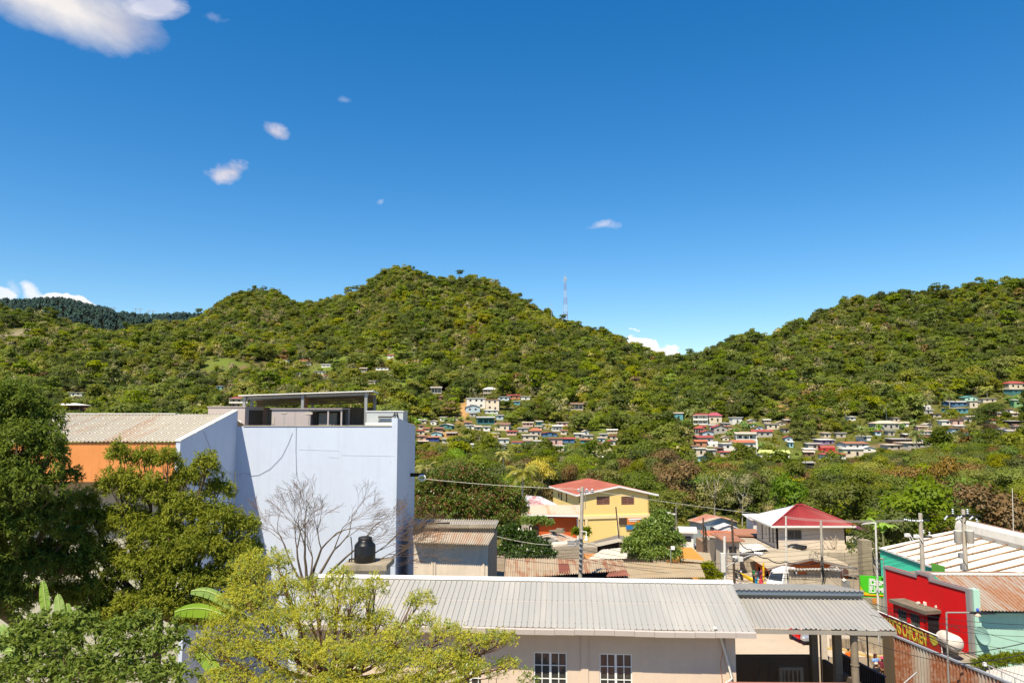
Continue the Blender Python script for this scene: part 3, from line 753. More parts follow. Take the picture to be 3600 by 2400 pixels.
mb = MB(); pts = [RP(2514, 2205, WA - BB * .9, nw), RP(2515, 2212, WA - BB * .7, nw), RP(2528, 2216, pw, nw), RP(2575, 2382, pw - BB * .1, nw), RP(2556, 2398, pw - BB * .1, nw), RP(2540, 2420, pw, nw)]
mb.tube(pts, .055, 10); mb.build('downpipe', M_PVC, t0)
mb = MB(); mb.tube([RP(2542, 2215, pw, nw), RP(2546, 2260, pw, nw), RP(2533, 2330, pw, nw), RP(2540, 2405, pw, nw)], .012, 5); mb.build('cable', plain('red hose', (0.45, 0.08, 0.03), .5), t0)
tk = thing('water_tank', W(1280, 1985, 43), 'black plastic water tank with a screw lid standing on a concrete slab', 'water tank')
c0 = W(1282, 1979, 43); rT = 36 / F * 43
mb = MB(); mb.lathe(c0, [(rT * .97, 0), (rT, .05), (rT, .5), (rT * 1.02, .53), (rT, .56), (rT, .98), (rT * .95, 1.06), (rT * .66, 1.25), (rT * .66, 1.30)], 32); mb.build('tank_body', plain('black plastic', (0.010, 0.010, 0.011), .35, spec=.4, var=.05), tk)
mb = MB(); mb.lathe(c0 + Vector((0, 0, 1.30)), [(rT * .64, -.02), (rT * .66, .02), (rT * .65, .15), (rT * .45, .19), (.02, .2)], 24); mb.build('lid', M_BLACK, tk)
mb = MB(); mb.tube([c0 + Vector((-rT - .12, -.1, .02)), c0 + Vector((-rT - .12, -.1, .9)), c0 + Vector((-rT - .2, -.1, 1.5))], .03, 6); mb.tube([c0 + Vector((-rT * 1.02, -.1, .25)), c0 + Vector((-rT - .25, -.1, .25)), c0 + Vector((-rT - .25, -.1, -.1))], .05, 6); mb.build('pipe', M_BLACK, tk)
pl = thing('tank_plinth', W(1288, 2000, 43), 'stained concrete slab on white blocks carrying the black tank', 'plinth')
mb = MB(); a = W(1205, 1981, 42.4); b = W(1363, 1981, 42.4); z = a.z
mb.hexa([(a.x, 42.0, z - .3), (b.x, 42.0, z - .3), (b.x + .1, 44.2, z - .3), (a.x + .1, 44.2, z - .3)], [(a.x, 42.0, z), (b.x, 42.0, z), (b.x + .1, 44.2, z), (a.x + .1, 44.2, z)]); mb.build('slab', M_CONC, pl)
mb = MB(); mb.hexa([(a.x + .1, 42.2, 0), (b.x - .1, 42.2, 0), (b.x - .1, 44, 0), (a.x + .1, 44, 0)], [(a.x + .1, 42.2, z - .3), (b.x - .1, 42.2, z - .3), (b.x - .1, 44, z - .3), (a.x + .1, 44, z - .3)]); mb.build('block_base', M_CONCL, pl)
# the open canopy to its side
cn = thing('carport', BP(-3.5, 3, 2), 'open porch under a pale grey corrugated roof on concrete columns', 'canopy')
ca = W(2612, 2207, 35.8); cb = W(3153, 2215, 35.6); cc = W(3040, 2109, 40.0); cd = W(2572, 2103, 40.3)
mb = MB(); mb.sheet(ca, cb, cc, cd, 31, .05, 'trap'); mb.build('roof', M_GREYROOF2, cn)
mb = MB(); mb.hexa([ca + Vector((0, 0, -.24)), cb + Vector((0, 0, -.24)), cb + Vector((0, .12, -.24)), ca + Vector((0, .12, -.24))], [ca + Vector((0, 0, -.06)), cb + Vector((0, 0, -.06)), cb + Vector((0, .12, -.06)), ca + Vector((0, .12, -.06))])
mb.hexa([cb + Vector((-.1, .12, -.2)), cb + Vector((0, .12, -.2)), cc + Vector((0, 0, -.2)), cc + Vector((-.1, 0, -.2))], [cb + Vector((-.1, .12, -.06)), cb + Vector((0, .12, -.06)), cc + Vector((0, 0, -.06)), cc + Vector((-.1, 0, -.06))])
mb.build('eave_beam', paint('grey beam', (0.30, 0.27, 0.23), .8, .3), cn)
ua = W(2570, 2104, 40.5); ub = W(3028, 2110, 40.3); va = W(2570, 2089, 40.5); vb = W(3028, 2094, 40.3)
mb = MB(); mb.hexa([ua + Vector((0, 0, -.5)), ub + Vector((0, 0, -.5)), ub + Vector((0, .15, -.5)), ua + Vector((0, .15, -.5))], [va, vb, vb + Vector((0, .15, 0)), va + Vector((0, .15, 0))]); mb.build('upper_wall', paint('upper wall', (0.42, 0.35, 0.27), .9, .5), cn)
fa_ = W(2566, 2089, 40.2); fb = W(3036, 2094, 40.0); ga = W(2566, 2073, 40.2); gb = W(3036, 2080, 40.0)
mb = MB(); mb.hexa([fa_, fb, fb + Vector((0, .1, 0)), fa_ + Vector((0, .1, 0))], [ga, gb, gb + Vector((0, .1, 0)), ga + Vector((0, .1, 0))]); mb.build('fascia', plain('blue grey steel', (0.16, 0.20, 0.25), .45, .2), cn)
mb = MB(); mb.sheet(ga + Vector((0, -.06, .02)), gb + Vector((.1, -.06, .02)), gb + Vector((.3, 5, -.75)), ga + Vector((.3, 5, -.75)), 27, .05, 'trap'); mb.build('upper_roof', M_GREYROOF2, cn)
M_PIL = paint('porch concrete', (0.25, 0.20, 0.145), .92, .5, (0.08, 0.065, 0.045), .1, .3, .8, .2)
for (px0, px1, Y) in ((2849, 2871, 39.6), (2930, 2954, 37.4)):
 x0 = W(px0, 2260, Y).x; x1 = W(px1, 2260, Y).x
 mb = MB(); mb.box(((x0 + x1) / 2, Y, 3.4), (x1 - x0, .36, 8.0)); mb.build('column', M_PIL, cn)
xr = W(3004, 2300, 36.0).x
mb = MB(); mb.tube([(xr, 36.0, 0), (xr, 36.0, cb.z - .02)], [.19, .17], 14)
for zz in (5.9, 5.0): mb.tube([(xr, 36.0, zz), (xr, 36.0, zz + .03)], .2, 14)
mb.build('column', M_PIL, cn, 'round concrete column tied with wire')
zp = 5.1
mb = MB(); xl = W(2540, 2270, 40).x; xp = 16.05
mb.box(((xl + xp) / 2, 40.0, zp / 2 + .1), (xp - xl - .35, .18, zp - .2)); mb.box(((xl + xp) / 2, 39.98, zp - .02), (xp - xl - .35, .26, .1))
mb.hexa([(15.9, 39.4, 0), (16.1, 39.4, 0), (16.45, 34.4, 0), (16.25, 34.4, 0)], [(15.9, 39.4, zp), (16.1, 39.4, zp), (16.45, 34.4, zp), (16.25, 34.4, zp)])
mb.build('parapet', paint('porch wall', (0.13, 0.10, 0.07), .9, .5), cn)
mb = MB(); mb.box(((xl + 16.2) / 2, 36.5, 1.9), (16.2 - xl, 6.6, .2)); mb.build('porch_floor', M_CONC, cn)
mb = MB(); mb.hexa([W(2556, 2402, 33.2), W(2975, 2408, 33.2), W(2975, 2408, 33.5), W(2556, 2402, 33.5)], [W(2556, 2395, 33.2), W(2975, 2398, 33.2), W(2975, 2398, 33.5), W(2556, 2395, 33.5)]); mb.build('coping', plain('salmon coping', (0.62, 0.27, 0.19), .8), cn)
mb = MB(); pA = W(2556, 2403, 33.25); pB = W(2975, 2409, 33.25); mb.hexa([(pA.x, 33.25, 0), (pB.x, 33.25, 0), (pB.x, 33.45, 0), (pA.x, 33.45, 0)], [(pA.x, 33.25, pA.z - .01), (pB.x, 33.25, pB.z - .01), (pB.x, 33.45, pB.z - .01), (pA.x, 33.45, pA.z - .01)]); mb.build('front_wall', M_BEIGE, cn)
bl = thing('balustrade', W(2780, 2410, 38), 'grey balustrade panel with four turned balusters in the dark porch', 'balustrade')
mb = MB(); Yb = 38.0; x0 = W(2737, 2342, Yb); x1 = W(2821, 2342, Yb); zt = x0.z
mb.box(((x0.x + x1.x) / 2, Yb, zt - .07), (x1.x - x0.x, .2, .14)); mb.box((x0.x + .08, Yb, zt - .85), (.16, .2, 1.42)); mb.box((x1.x - .08, Yb, zt - .85), (.16, .2, 1.42)); mb.box(((x0.x + x1.x) / 2, Yb, zt - 1.5), (x1.x - x0.x - .33, .2, .12))
mb.build('rail_frame', M_PIL, bl)
for k in range(4):
 xx = x0.x + .16 + (x1.x - x0.x - .32) * (k + .5) / 4
 mb = MB(); mb.lathe((xx, Yb, zt - 1.43), [(.075, 0), (.075, .06), (.05, .1), (.085, .35), (.08, .5), (.045, .95), (.05, 1.1), (.075, 1.22), (.075, 1.28)], 12); mb.build('baluster', M_PIL, bl)
lf = thing('window_frame', W(2700, 2400, 38.6), 'old dark window frame leaning in the porch shade', 'window frame')
mb = MB(); Ml = Matrix.Rotation(R(-14), 3, 'X') @ Matrix.Rotation(R(14), 3, 'Y'); cx = W(2702, 2372, 38.8)
for (dx, dz, sx, sz) in ((-.42, 0, .08, 1.3), (.42, 0, .08, 1.3), (0, .62, .76, .08), (0, -.62, .76, .08), (0, 0, .05, 1.16), (-.2, .2, .35, .04), (.2, .2, .35, .04), (-.2, -.2, .35, .04), (.2, -.2, .35, .04)):
 mb.box(Vector(cx) + Ml @ Vector((dx, 0, dz)), (sx, .05, sz), M=Ml)
mb.build('frame', plain('weathered wood', (0.12, 0.09, 0.06), .8), lf)
# blue and orange hall on the far side of the trees
M_BLUE = paint('pale blue paint', (0.54, 0.60, 0.71), .7, .25, (0.40, 0.44, 0.52), .25, .32, .35, .06)
M_ORANGE = paint('orange paint', (0.66, 0.26, 0.085), .75, .35, (0.42, 0.15, 0.03), .2, .3, .5, .05)
hb = thing('hall_building', (-16, 50, 0), 'tall windowless pale blue hall with an orange fascia and a whitish ribbed roof', 'building')
Yf = 50.0; xL = -18.45; xR = W(1396, 1600, Yf).x; zpar = W(1100, 1498, Yf).z
mb = MB()
mb.box(((xL + xR) / 2, Yf + .1, zpar / 2), (xR - xL, .2, zpar))
xq = W(1377, 1480, Yf).x
mb.box(((xq + xR) / 2, Yf + .098, (zpar + 17.37) / 2 + .003), (xR - xq - .004, .2, 17.37 - zpar))
mb.build('front_wall', M_BLUE, hb)
mb = MB(); mb.hexa([(xR - .2, Yf + .2, 0), (xR, Yf + .2, 0), (xR - .1, 60, 0), (xR - .3, 60, 0)], [(xR - .2, Yf + .2, 17.37), (xR, Yf + .2, 17.37), (xR - .1, 60, 16.72), (xR - .3, 60, 16.72)])
mb.hexa([(xL, 60, 0), (xR - .3, 60, 0), (xR - .3, 60.2, 0), (xL, 60.2, 0)], [(xL, 60, 16.3), (xR - .3, 60, 16.3), (xR - .3, 60.2, 16.3), (xL, 60.2, 16.3)])
mb.build('return_wall', M_BLUE, hb)
mb = MB(); mb.box((-13.2, 55.1, 15.2), (10.4, 9.7, .25)); mb.build('flat_roof', M_CONC, hb)
mb = MB(); mb.box(((xL + xq) / 2 + .2, Yf + .1, zpar + .03), (xq - xL - .4, .3, .05)); mb.build('parapet_cap', M_CONCL, hb)
ys = [41.5, 49.99]; zt_ = [16.10, 17.86]
mb = MB(); mb.hexa([(xL - .25, 41.5, 13.9), (xL, 41.5, 13.9), (xL, Yf, 13.9), (xL - .25, Yf, 13.9)], [(xL - .25, 41.5, 16.1), (xL, 41.5, 16.1), (xL, Yf, 17.86), (xL - .25, Yf, 17.86)])
mb.hexa([(xL - .25, 43.0, 0), (xL - .04, 43.0, 0), (xL - .04, Yf, 0), (xL - .25, Yf, 0)], [(xL - .25, 43.0, 13.9), (xL - .04, 43.0, 13.9), (xL - .04, Yf, 13.9), (xL - .25, Yf, 13.9)])
mb.build('side_wall', M_BLUE, hb)
mb = MB(); mb.hexa([(xL - .32, 41.45, 16.105), (xL + .03, 41.45, 16.105), (xL + .03, Yf, 17.865), (xL - .32, Yf, 17.865)], [(xL - .32, 41.45, 16.16), (xL + .03, 41.45, 16.16), (xL + .03, Yf, 17.92), (xL - .32, Yf, 17.92)]); mb.build('coping', paint('white coping', (0.72, 0.68, 0.60), .8, .3), hb)
mb = MB(); mb.hexa([(-36, 41.5, 13.88), (xL - .26, 41.5, 13.88), (xL - .26, 41.7, 13.88), (-36, 41.7, 13.88)], [(-36, 41.5, 16.02), (xL - .26, 41.5, 16.02), (xL - .26, 41.7, 16.02), (-36, 41.7, 16.02)])
mb.hexa([(-36, 41.7, 13.9), (xL - .26, 41.7, 13.9), (xL - .26, 43.2, 13.9), (-36, 43.2, 13.9)], [(-36, 41.7, 14.1), (xL - .26, 41.7, 14.1), (xL - .26, 43.2, 14.1), (-36, 43.2, 14.1)]); mb.build('orange_fascia', M_ORANGE, hb)
mb = MB(); mb.box(((-36 + xL) / 2, 43.35, 7), (36 + xL - .3, .2, 13.8)); mb.build('lower_wall', paint('cream wall', (0.45, 0.43, 0.33), .85, .25, None, .2, .1), hb)  # cream darkened to hold the shade below the fascia and trees
mb = MB(); mb.sheet((-36, 41.4, 16.08), (xL - .27, 41.4, 16.08), (xL - .27, 48.7, 17.60), (-36, 48.7, 17.60), 80, .05, 'trap', 3)
mb.sheet((-36, 56, 16.0), (xL - .27, 56, 16.0), (xL - .27, 48.75, 17.60), (-36, 48.75, 17.60), 80, .05, 'trap')
rf = mb.build('roof', metal_roof('whitish sheet', (0.56, 0.50, 0.39), (0.32, 0.15, 0.06), .6, .5, (1, .05, .05), 1.3, .56, patch=.35), hb)
mb = MB(); mb.box(((-36 + W(622, 1459, 48.7).x) / 2, 48.7, 17.66), (36 + W(622, 1459, 48.7).x, .5, .05)); mb.build('ridge_cap', M_WHITE, rf)
mb = MB()
for j, t in enumerate((.06, .26, .42, .60, .80)):
 for k in range(38):
  x = -33 + k * .39 + (j % 2) * .2 + rng.uniform(-.03, .03); y = 41.4 + 7.3 * t; mb.box((x, y, 16.08 + 1.52 * t + .065), (.085, .08, .03))
mb.build('screw_cap', M_WHITE, rf)['kind'] = 'stuff'
mb = MB(); pts = [W(727, 1511, 49)]
nb = (0, 1, 0)
cab = [(860, 1660), (885, 1671), (910, 1668), (950, 1646), (990, 1605), (1015, 1555), (1028, 1520)]
mb.tube([Vector((xL + .02, 44.5, 16.6)), Vector((xL + .03, 46.3, 14.9)), Vector((xL + .03, 48.2, 14.0)), Vector((xL + .06, 49.7, 13.55))] + [RP(a, b, (0, Yf - .03, 0), nb) for a, b in cab], .011, 5)
mb.tube([RP(1041, 1500, (0, Yf - .03, 0), nb), RP(1040, 1580, (0, Yf - .03, 0), nb), RP(1042, 1670, (0, Yf - .03, 0), nb)], .014, 5)
mb.build('cable', plain('grey cable', (0.30, 0.32, 0.37), .6), hb)
mb = MB()
for pts in (((1052, 1580), (1100, 1581), (1190, 1584), (1205, 1600), (1300, 1601), (1388, 1603)), ((1086, 1562), (1088, 1583)), ((1155, 1606), (1192, 1610)), ((1374, 1618), (1372, 1625), (1373, 1632))): mb.tube([RP(a, b, (0, Yf - .004, 0), nb) for a, b in pts], .009, 4)
mb.build('crack', plain('crack grey', (0.44, 0.48, 0.56), .9), hb)
M_AC = paint('pinkish steel', (0.44, 0.38, 0.36), .55, .15, (0.3, 0.24, 0.2), .3, .1, .8)
M_ACD = plain('dark coil', (0.06, 0.05, 0.04), .7)
a1 = thing('air_handler', (-20.9, 55, 15.3), 'pinkish grey steel air handler behind the sloping blue wall', 'air conditioner', 'rooftop air handlers')
mb = MB(); x0 = W(732, 1431, 54).x; x1 = W(862, 1431, 54).x; zt2 = W(800, 1431, 54).z
mb.box(((x0 + x1) / 2, 56, (zt2 + 15.3) / 2), (x1 - x0, 4, zt2 - 15.3)); mb.build('casing', M_AC, a1)
mb = MB(); mb.box(((x0 + x1) / 2, 56, zt2 + .04), (x1 - x0 + .12, 4.12, .06)); mb.build('top_cover', M_AC, a1)
mb = MB(); mb.box((x1 + .03, 56.3, (zt2 + 15.3) / 2), (.04, 3.0, zt2 - 15.7)); mb.build('coil_panel', M_ACD, a1)
mb = MB(); mb.box((x1 - .35, 53.985, zt2 - 1.05), (.22, .015, .18)); mb.build('notice', M_WHITE, a1)
a2 = thing('air_handler', (-14, 53.5, 15.3), 'long pinkish air handler with open dark coil bays on the hall roof', 'air conditioner', 'rooftop air handlers')
x0 = W(956, 1440, 52).x; x1 = W(1088, 1440, 52).x; x2 = W(1199, 1440, 52).x; zt2 = W(1000, 1438, 52).z
mb = MB(); mb.box(((x0 + x1) / 2, 53.2, (zt2 + 15.3) / 2), (x1 - x0, 2.4, zt2 - 15.3));
mb.build('casing', M_AC, a2); mb = MB()
for xx in (x1 - .01, (x1 * .42 + x2 * .58), x2): mb.box((xx + .03, 52.05, (zt2 + 15.3) / 2), (.1, .1, zt2 - 15.3))
mb.box(((x1 + x2) / 2, 52.05, zt2 - .06), (x2 - x1 + .1, .08, .1)); mb.box(((x1 + x2) / 2, 52.05, 15.75), (x2 - x1 + .1, .08, .9))
mb.build('bay_frame', M_AC, a2)
MB().box((x2 + .03, 54.35, (zt2 + 15.3) / 2), (.1, .1, zt2 - 15.3)).build('rear_post', M_AC, a2)
mb = MB(); mb.box(((x0 + x2) / 2, 53.2, zt2 + .04), (x2 - x0 + .2, 2.6, .06)); mb.build('top_cover', M_AC, a2)
mb = MB(); mb.box((x1 * .55 + x2 * .45 + .1, 52.9, (zt2 + 15.3) / 2 - .1), (.62 * (x2 - x1) * .8, .9, zt2 - 15.6)); mb.build('coil_panel', plain('coil fins', (0.20, 0.17, 0.13), .6), a2)
mb = MB(); mb.box(((x1 + x2) / 2 + .05, 53.9, (zt2 + 15.3) / 2 - .05), (x2 - x1 - .15, .5, zt2 - 15.5)); mb.build('fan_bay', M_ACD, a2)
for dx, dz, sx, sz in ((.85, .25, .36, .12), (2.6, .28, .5, .16), (.12, .8, .18, .5)): MB().box((x0 + dx, 51.985, zt2 - dz), (sx, .015, sz)).build('notice', M_CONCL, a2)
mb = MB()
for xx in (.33, .62): mb.box((x0 + (x1 - x0) * xx, 51.993, (zt2 + 15.3) / 2), (.025, .012, zt2 - 15.4))
mb.build('seam', M_STEEL, a2)
a3 = thing('air_handler', (-9.5, 56, 15.3), 'low grey rooftop unit with a bent black pipe beside the shed post', 'air conditioner', 'rooftop air handlers')
x0 = W(1289, 1450, 55).x; x1 = W(1417, 1450, 55).x; zt3 = W(1350, 1446, 55).z
mb = MB(); mb.box(((x0 + x1) / 2, 56.2, zt3 - .5), (x1 - x0, 2.4, .95)); mb.build('casing', plain('pale grey steel', (0.50, 0.52, 0.52), .5), a3)
mb = MB(); mb.box(((x0 + x1) / 2, 56.2, zt3 + .02), (x1 - x0 + .1, 2.5, .07)); mb.box(((x0 + x1) / 2 - .3, 54.7, zt3 - .9), (x1 - x0 - .6, .25, .22)); mb.build('rail', M_WHITE, a3)
mb = MB(); zz = zt3 - .75; xx = x0 + .9
mb.tube([(xx + 1.2, 54.9, zz), (xx, 54.9, zz), (xx, 54.9, zz + .35), (xx + 1.0, 54.9, zz + .35), (xx + 1.15, 54.9, zz + .45), (xx + 1.2, 54.9, zz + .68), (xx + 1.35, 54.9, zz + .68), (xx + 1.4, 54.9, zz + .5), (xx + 1.42, 54.9, zz - .1)], .05, 8); mb.build('pipe', M_BLACK, a3)
sh = thing('roof_shed', (-14, 60, 15.3), 'open steel shed with a single-pitch sheet roof on top of the pale blue hall', 'shed')
rA = W(838, 1389, 56); rB = W(1309, 1373, 56); rC = W(1330, 1383, 64); rD = W(872, 1399, 64)
mb = MB(); mb.sheet(rA, rB, rC, rD, 40, .04, 'trap'); mb.build('roof', metal_roof('shed sheet', (0.26, 0.22, 0.18), (0.22, 0.09, 0.03), .5), sh)
mb = MB(); mb.hexa([rA + Vector((0, -.03, -.06)), rB + Vector((0, -.03, -.06)), rB + Vector((0, .03, -.06)), rA + Vector((0, .03, -.06))], [rA + Vector((0, -.03, .01)), rB + Vector((0, -.03, .01)), rB + Vector((0, .03, .01)), rA + Vector((0, .03, .01))])
mb.hexa([rB + Vector((-.03, 0, -.06)), rB + Vector((.03, 0, -.06)), rC + Vector((.03, 0, -.06)), rC + Vector((-.03, 0, -.06))], [rB + Vector((-.03, 0, .05)), rB + Vector((.03, 0, .05)), rC + Vector((.03, 0, .05)), rC + Vector((-.03, 0, .05))]); mb.build('edge_flashing', M_WHITE, sh)
for (px, Y) in ((860, 56.3), (1065, 56.3), (1287, 56.3), (886, 63.6), (1100, 63.6), (1318, 63.6)):
 p = W(px, 1400, Y); zt4 = rA.z + (rB.z - rA.z) * (px - 840) / 470 - .12
 mb = MB(); mb.box((p.x, Y, (zt4 + 15.3) / 2), (.2, .2, zt4 - 15.3)); mb.build('post', M_STEEL, sh)
for (fz, Y) in ((.30, 56.5), (.26, 60), (.30, 63.4)):
 a = rA.lerp(rD, (Y - 56) / 8); b = rB.lerp(rC, (Y - 56) / 8)
 mb = MB(); mb.hexa([a + Vector((.3, -.06, -fz)), b + Vector((-.3, -.06, -fz)), b + Vector((-.3, .06, -fz)), a + Vector((.3, .06, -fz))], [a + Vector((.3, -.06, -.12)), b + Vector((-.3, -.06, -.12)), b + Vector((-.3, .06, -.12)), a + Vector((.3, .06, -.12))]); mb.build('beam', M_STEEL, sh)
mb = MB(); za = W(1000, 1432, 63.8).z
mb.sheet((rD.x + .6, 63.8, 15.3), (rC.x - .3, 63.8, 15.3), (rC.x - .3, 63.8, za), (rD.x + .6, 63.8, za), 24, .05, 'trap'); mb.build('back_panel', metal_roof('shade-dark cladding', (0.11, 0.09, 0.065), rust=.5), sh)  # shade inside the shed is put into the panel colour
mb = MB()
for k, (zz, dz) in enumerate(((1408, .0), (1415, .0), (1423, .0))):
 p = W(900, zz + 4, 62.5); q_ = W(1312, zz - 10, 62.5); mb.hexa([p, q_, q_ + Vector((0, .3, -.05)), p + Vector((0, .3, -.05))], [p + Vector((0, 0, .1)), q_ + Vector((0, 0, .1)), q_ + Vector((0, .3, .05)), p + Vector((0, .3, .05))])
mb.build('stored_sheet', metal_roof('stacked sheet', (0.16, 0.14, 0.10), rust=.5), sh)
mb = MB(); p = W(1074, 1437, 58); mb.tube([p, p + Vector((.02, 0, .9)), p + Vector((.0, 0, 1.0))], [.16, .15, .12], 10); mb.build('rust_pipe', plain('rusty pipe', (0.30, 0.14, 0.06), .8), sh)
g1 = tag(MB().box((W(1246, 1492, 53).x, 53, 16.3), (1.3, .8, 1.1)).box((W(1246, 1492, 53).x, 52.58, 16.6), (1.2, .04, .4)).build('storage_box', plain('green box', (0.17, 0.27, 0.18), .6)), 'low grey green metal box behind the blue parapet', 'box')
g2 = tag(MB().box((W(937, 1490, 52.5).x, 52.8, 16.1), (.75, .6, 1.2)).box((W(937, 1490, 52.5).x, 52.8, 16.73), (.8, .65, .06)).build('plastic_crate', plain('blue crate', (0.02, 0.05, 0.25), .5)), 'deep blue plastic crate between the two pinkish air handlers', 'crate')
rs = thing('rusty_shed', (3, 22, 0), 'rusty low shed roof facing the windows of the beige building', 'shed')
mb = MB(); mb.sheet((-14, 19, 3.3), (13, 19, 3.3), (13, 27, 2.4), (-14, 27, 2.4), 90, .05, 'sine'); mb.build('roof', metal_roof('rusty reflected sheet', (0.24, 0.12, 0.07), rust=.9), rs)
mb = MB(); mb.box((-.5, 23, 1.2), (26, 7, 2.2)); mb.build('wall', M_CONC, rs)
cr_ = thing('flat_roofed_annex', (0, 9, 0), 'flat concrete roof below the viewpoint', 'building')
mb = MB(); mb.box((0, 8, 2.2), (40, 18, 4.4)); mb.box((0, 16.9, 4.7), (40, .2, .6)); mb.build('wall', M_CONCL, cr_)
# right-hand foreground
M_RUSTF = metal_roof('peeling rusted sheet', (0.40, 0.37, 0.31), (0.165, 0.046, 0.012), 1.0, .75, (1, 1, .09), .6, .335, patch=.12)
ff = thing('sheet_fence', (20.8, 36, 0), 'tall fence of rusted corrugated sheets with peeling grey paint', 'fence')
fA = W(3141, 2231, 38.9); fB = W(3524, 2386, 32.4); fC = W(3640, 2436, 30.9)
mb = MB(); mb.sheet((fA.x, fA.y, .3), (fC.x, fC.y, .3), fC, fA, 40, .05, 'sine'); mb.build('corrugated_sheets', M_RUSTF, ff)
fD = W(3103, 2228, 40.6)
mb = MB(); mb.sheet((fD.x, fD.y, .3), (fA.x, fA.y, .3), fA, (fD.x, fD.y, fA.z), 6, .05, 'sine'); mb.build('return_sheet', metal_roof('brown shaded sheet', (0.10, 0.075, 0.05), (0.15, 0.06, 0.02), .6, .8, (1, 1, .1)), ff)  # unlit look of the return painted in as a darker brown
mb = MB(); mb.hexa([fA + Vector((-.05, -.07, -.05)), fC + Vector((-.05, -.07, -.05)), fC + Vector((.05, .05, -.05)), fA + Vector((.05, .05, -.05))], [fA + Vector((-.05, -.07, .03)), fC + Vector((-.05, -.07, .03)), fC + Vector((.05, .05, .03)), fA + Vector((.05, .05, .03))]); mb.build('top_cap', plain('bluish cap', (0.30, 0.31, 0.34), .5), ff)
mb = MB(); p = W(3222, 2362, 35.5); q_ = W(3176, 2402, 35.3); mb.tube([p, q_], .035, 6); mb.build('brace', M_STEEL, ff)
lp = thing('lamp_post', W(3335, 2380, 33), 'grey pipe lamp post bent at a right angle in front of the rusted fence', 'street lamp')
Yl = 33.0
mb = MB(); mb.tube([(W(3340, 2400, Yl).x, Yl, 0), W(3334, 2370, Yl), W(3327, 2152, Yl)], .037, 8); mb.tube([W(3327, 2152, Yl), W(3412, 2152, Yl)], .034, 8)
for yy in (2168, 2223, 2268): mb.tube([W(3328, yy, Yl), W(3328, yy + 1.4, Yl)], .042, 8)
mb.build('pole', plain('galvanised pipe', (0.33, 0.32, 0.29), .55, .4), lp)
mb = MB(); mb.tube([W(3408, 2152, Yl), W(3440, 2153, Yl), W(3502, 2157, Yl)], [.05, .06, .015], 8); mb.build('lamp_arm', M_BLACK, lp)
mb = MB(); mb.lathe(W(3436, 2161, Yl), [(.02, .1), (.06, .08), (.14, .0), (.15, -.03), (.1, -.05)], 14); mb.build('lamp_head', plain('tan lamp', (0.5, 0.38, 0.28), .4), lp)
mb = MB(); mb.lathe(W(3437, 2148, Yl), [(.05, 0), (.055, .03), (.055, .1), (.04, .13)], 10); mb.build('photocell', plain('blue cap', (0.03, 0.08, 0.5), .4), lp)
C0 = Vector((26.1, 42.3, 0)); DV = Vector((-1.45, 6.7, 0)).normalized(); NV = Vector((DV.y, -DV.x, 0))   # NV points into the building (+x)
M_RED = paint('red paint', (0.64, 0.006, 0.008), .6, .18, (0.30, 0.02, 0.015), .3, .15, .6)
M_GREYTRIM = plain('grey trim', (0.28, 0.25, 0.24), .8)
M_MINT = paint('mint paint', (0.40, 0.62, 0.50), .85, .3, (0.22, 0.36, 0.28), .15, .25, .6, .05)
rb = thing('mint_building', C0 + DV * 4 + NV * 5, 'mint green building with a bright red stepped gable wall and a rust-streaked sheet roof', 'building')
rpt = lambda px, py: RP(px, py, C0, (NV.x, NV.y, 0))
tops = [rpt(3108, 1987), rpt(3223, 2020), rpt(3223, 2005), rpt(3266, 2018), rpt(3267, 2032), rpt(3395, 2067)]
mb = MB()
low = [Vector((p.x, p.y, .2)) for p in tops]
poly = [low[0]] + tops + [low[-1]]
mb.slab(poly, NV * .2); mb.build('red_gable_wall', M_RED, rb)
mb = MB()
for a, b in zip(tops[:-1], tops[1:]):
 dz = Vector((0, 0, .16))
 if (Vector((a.x, a.y, 0)) - Vector((b.x, b.y, 0))).length < .05:
  hi, lo = (a, b) if a.z > b.z else (b, a)
  mb.hexa([lo - NV * .05 - DV * .1, lo - NV * .05 + DV * .1, lo + NV * .27 + DV * .1, lo + NV * .27 - DV * .1], [hi - NV * .05 - DV * .1, hi - NV * .05 + DV * .1, hi + NV * .27 + DV * .1, hi + NV * .27 - DV * .1]); continue
 mb.hexa([a - NV * .06 - dz, b - NV * .06 - dz, b + NV * .28 - dz, a + NV * .28 - dz], [a - NV * .06, b - NV * .06, b + NV * .28, a + NV * .28])
for p, w_ in ((tops[0], .12), (tops[-1], .28)):
 sgn = 1 if p is tops[0] else -1
 a = p - NV * .04; b = a - DV * w_ if sgn > 0 else a - DV * w_
 mb.hexa([Vector((a.x, a.y, .2)), Vector((b.x, b.y, .2)), Vector((b.x, b.y, .2)) + NV * .26, Vector((a.x, a.y, .2)) + NV * .26], [a + Vector((0, 0, .01)), b + Vector((0, 0, .01)), b + NV * .26 + Vector((0, 0, .01)), a + NV * .26 + Vector((0, 0, .01))])
mb.build('grey_coping', M_GREYTRIM, rb)
cx0 = tops[-1].x + .25; Ym = tops[-1].y - .15
mb = MB(); mb.box((cx0 + 8 - .02, Ym + .1, 3.2), (16, .2, 6.4))
mb.box((tops[-1].x + .37, Ym + .02, tops[-1].z / 2), (.36, .5, tops[-1].z)); mb.build('mint_wall', M_MINT, rb)
rA = W(3444, 2146, Ym - .6); rB = W(3760, 2150, Ym - .6); rC = W(3660, 2022, Ym + 5.7); rD = W(3282, 2020, Ym + 5.7)
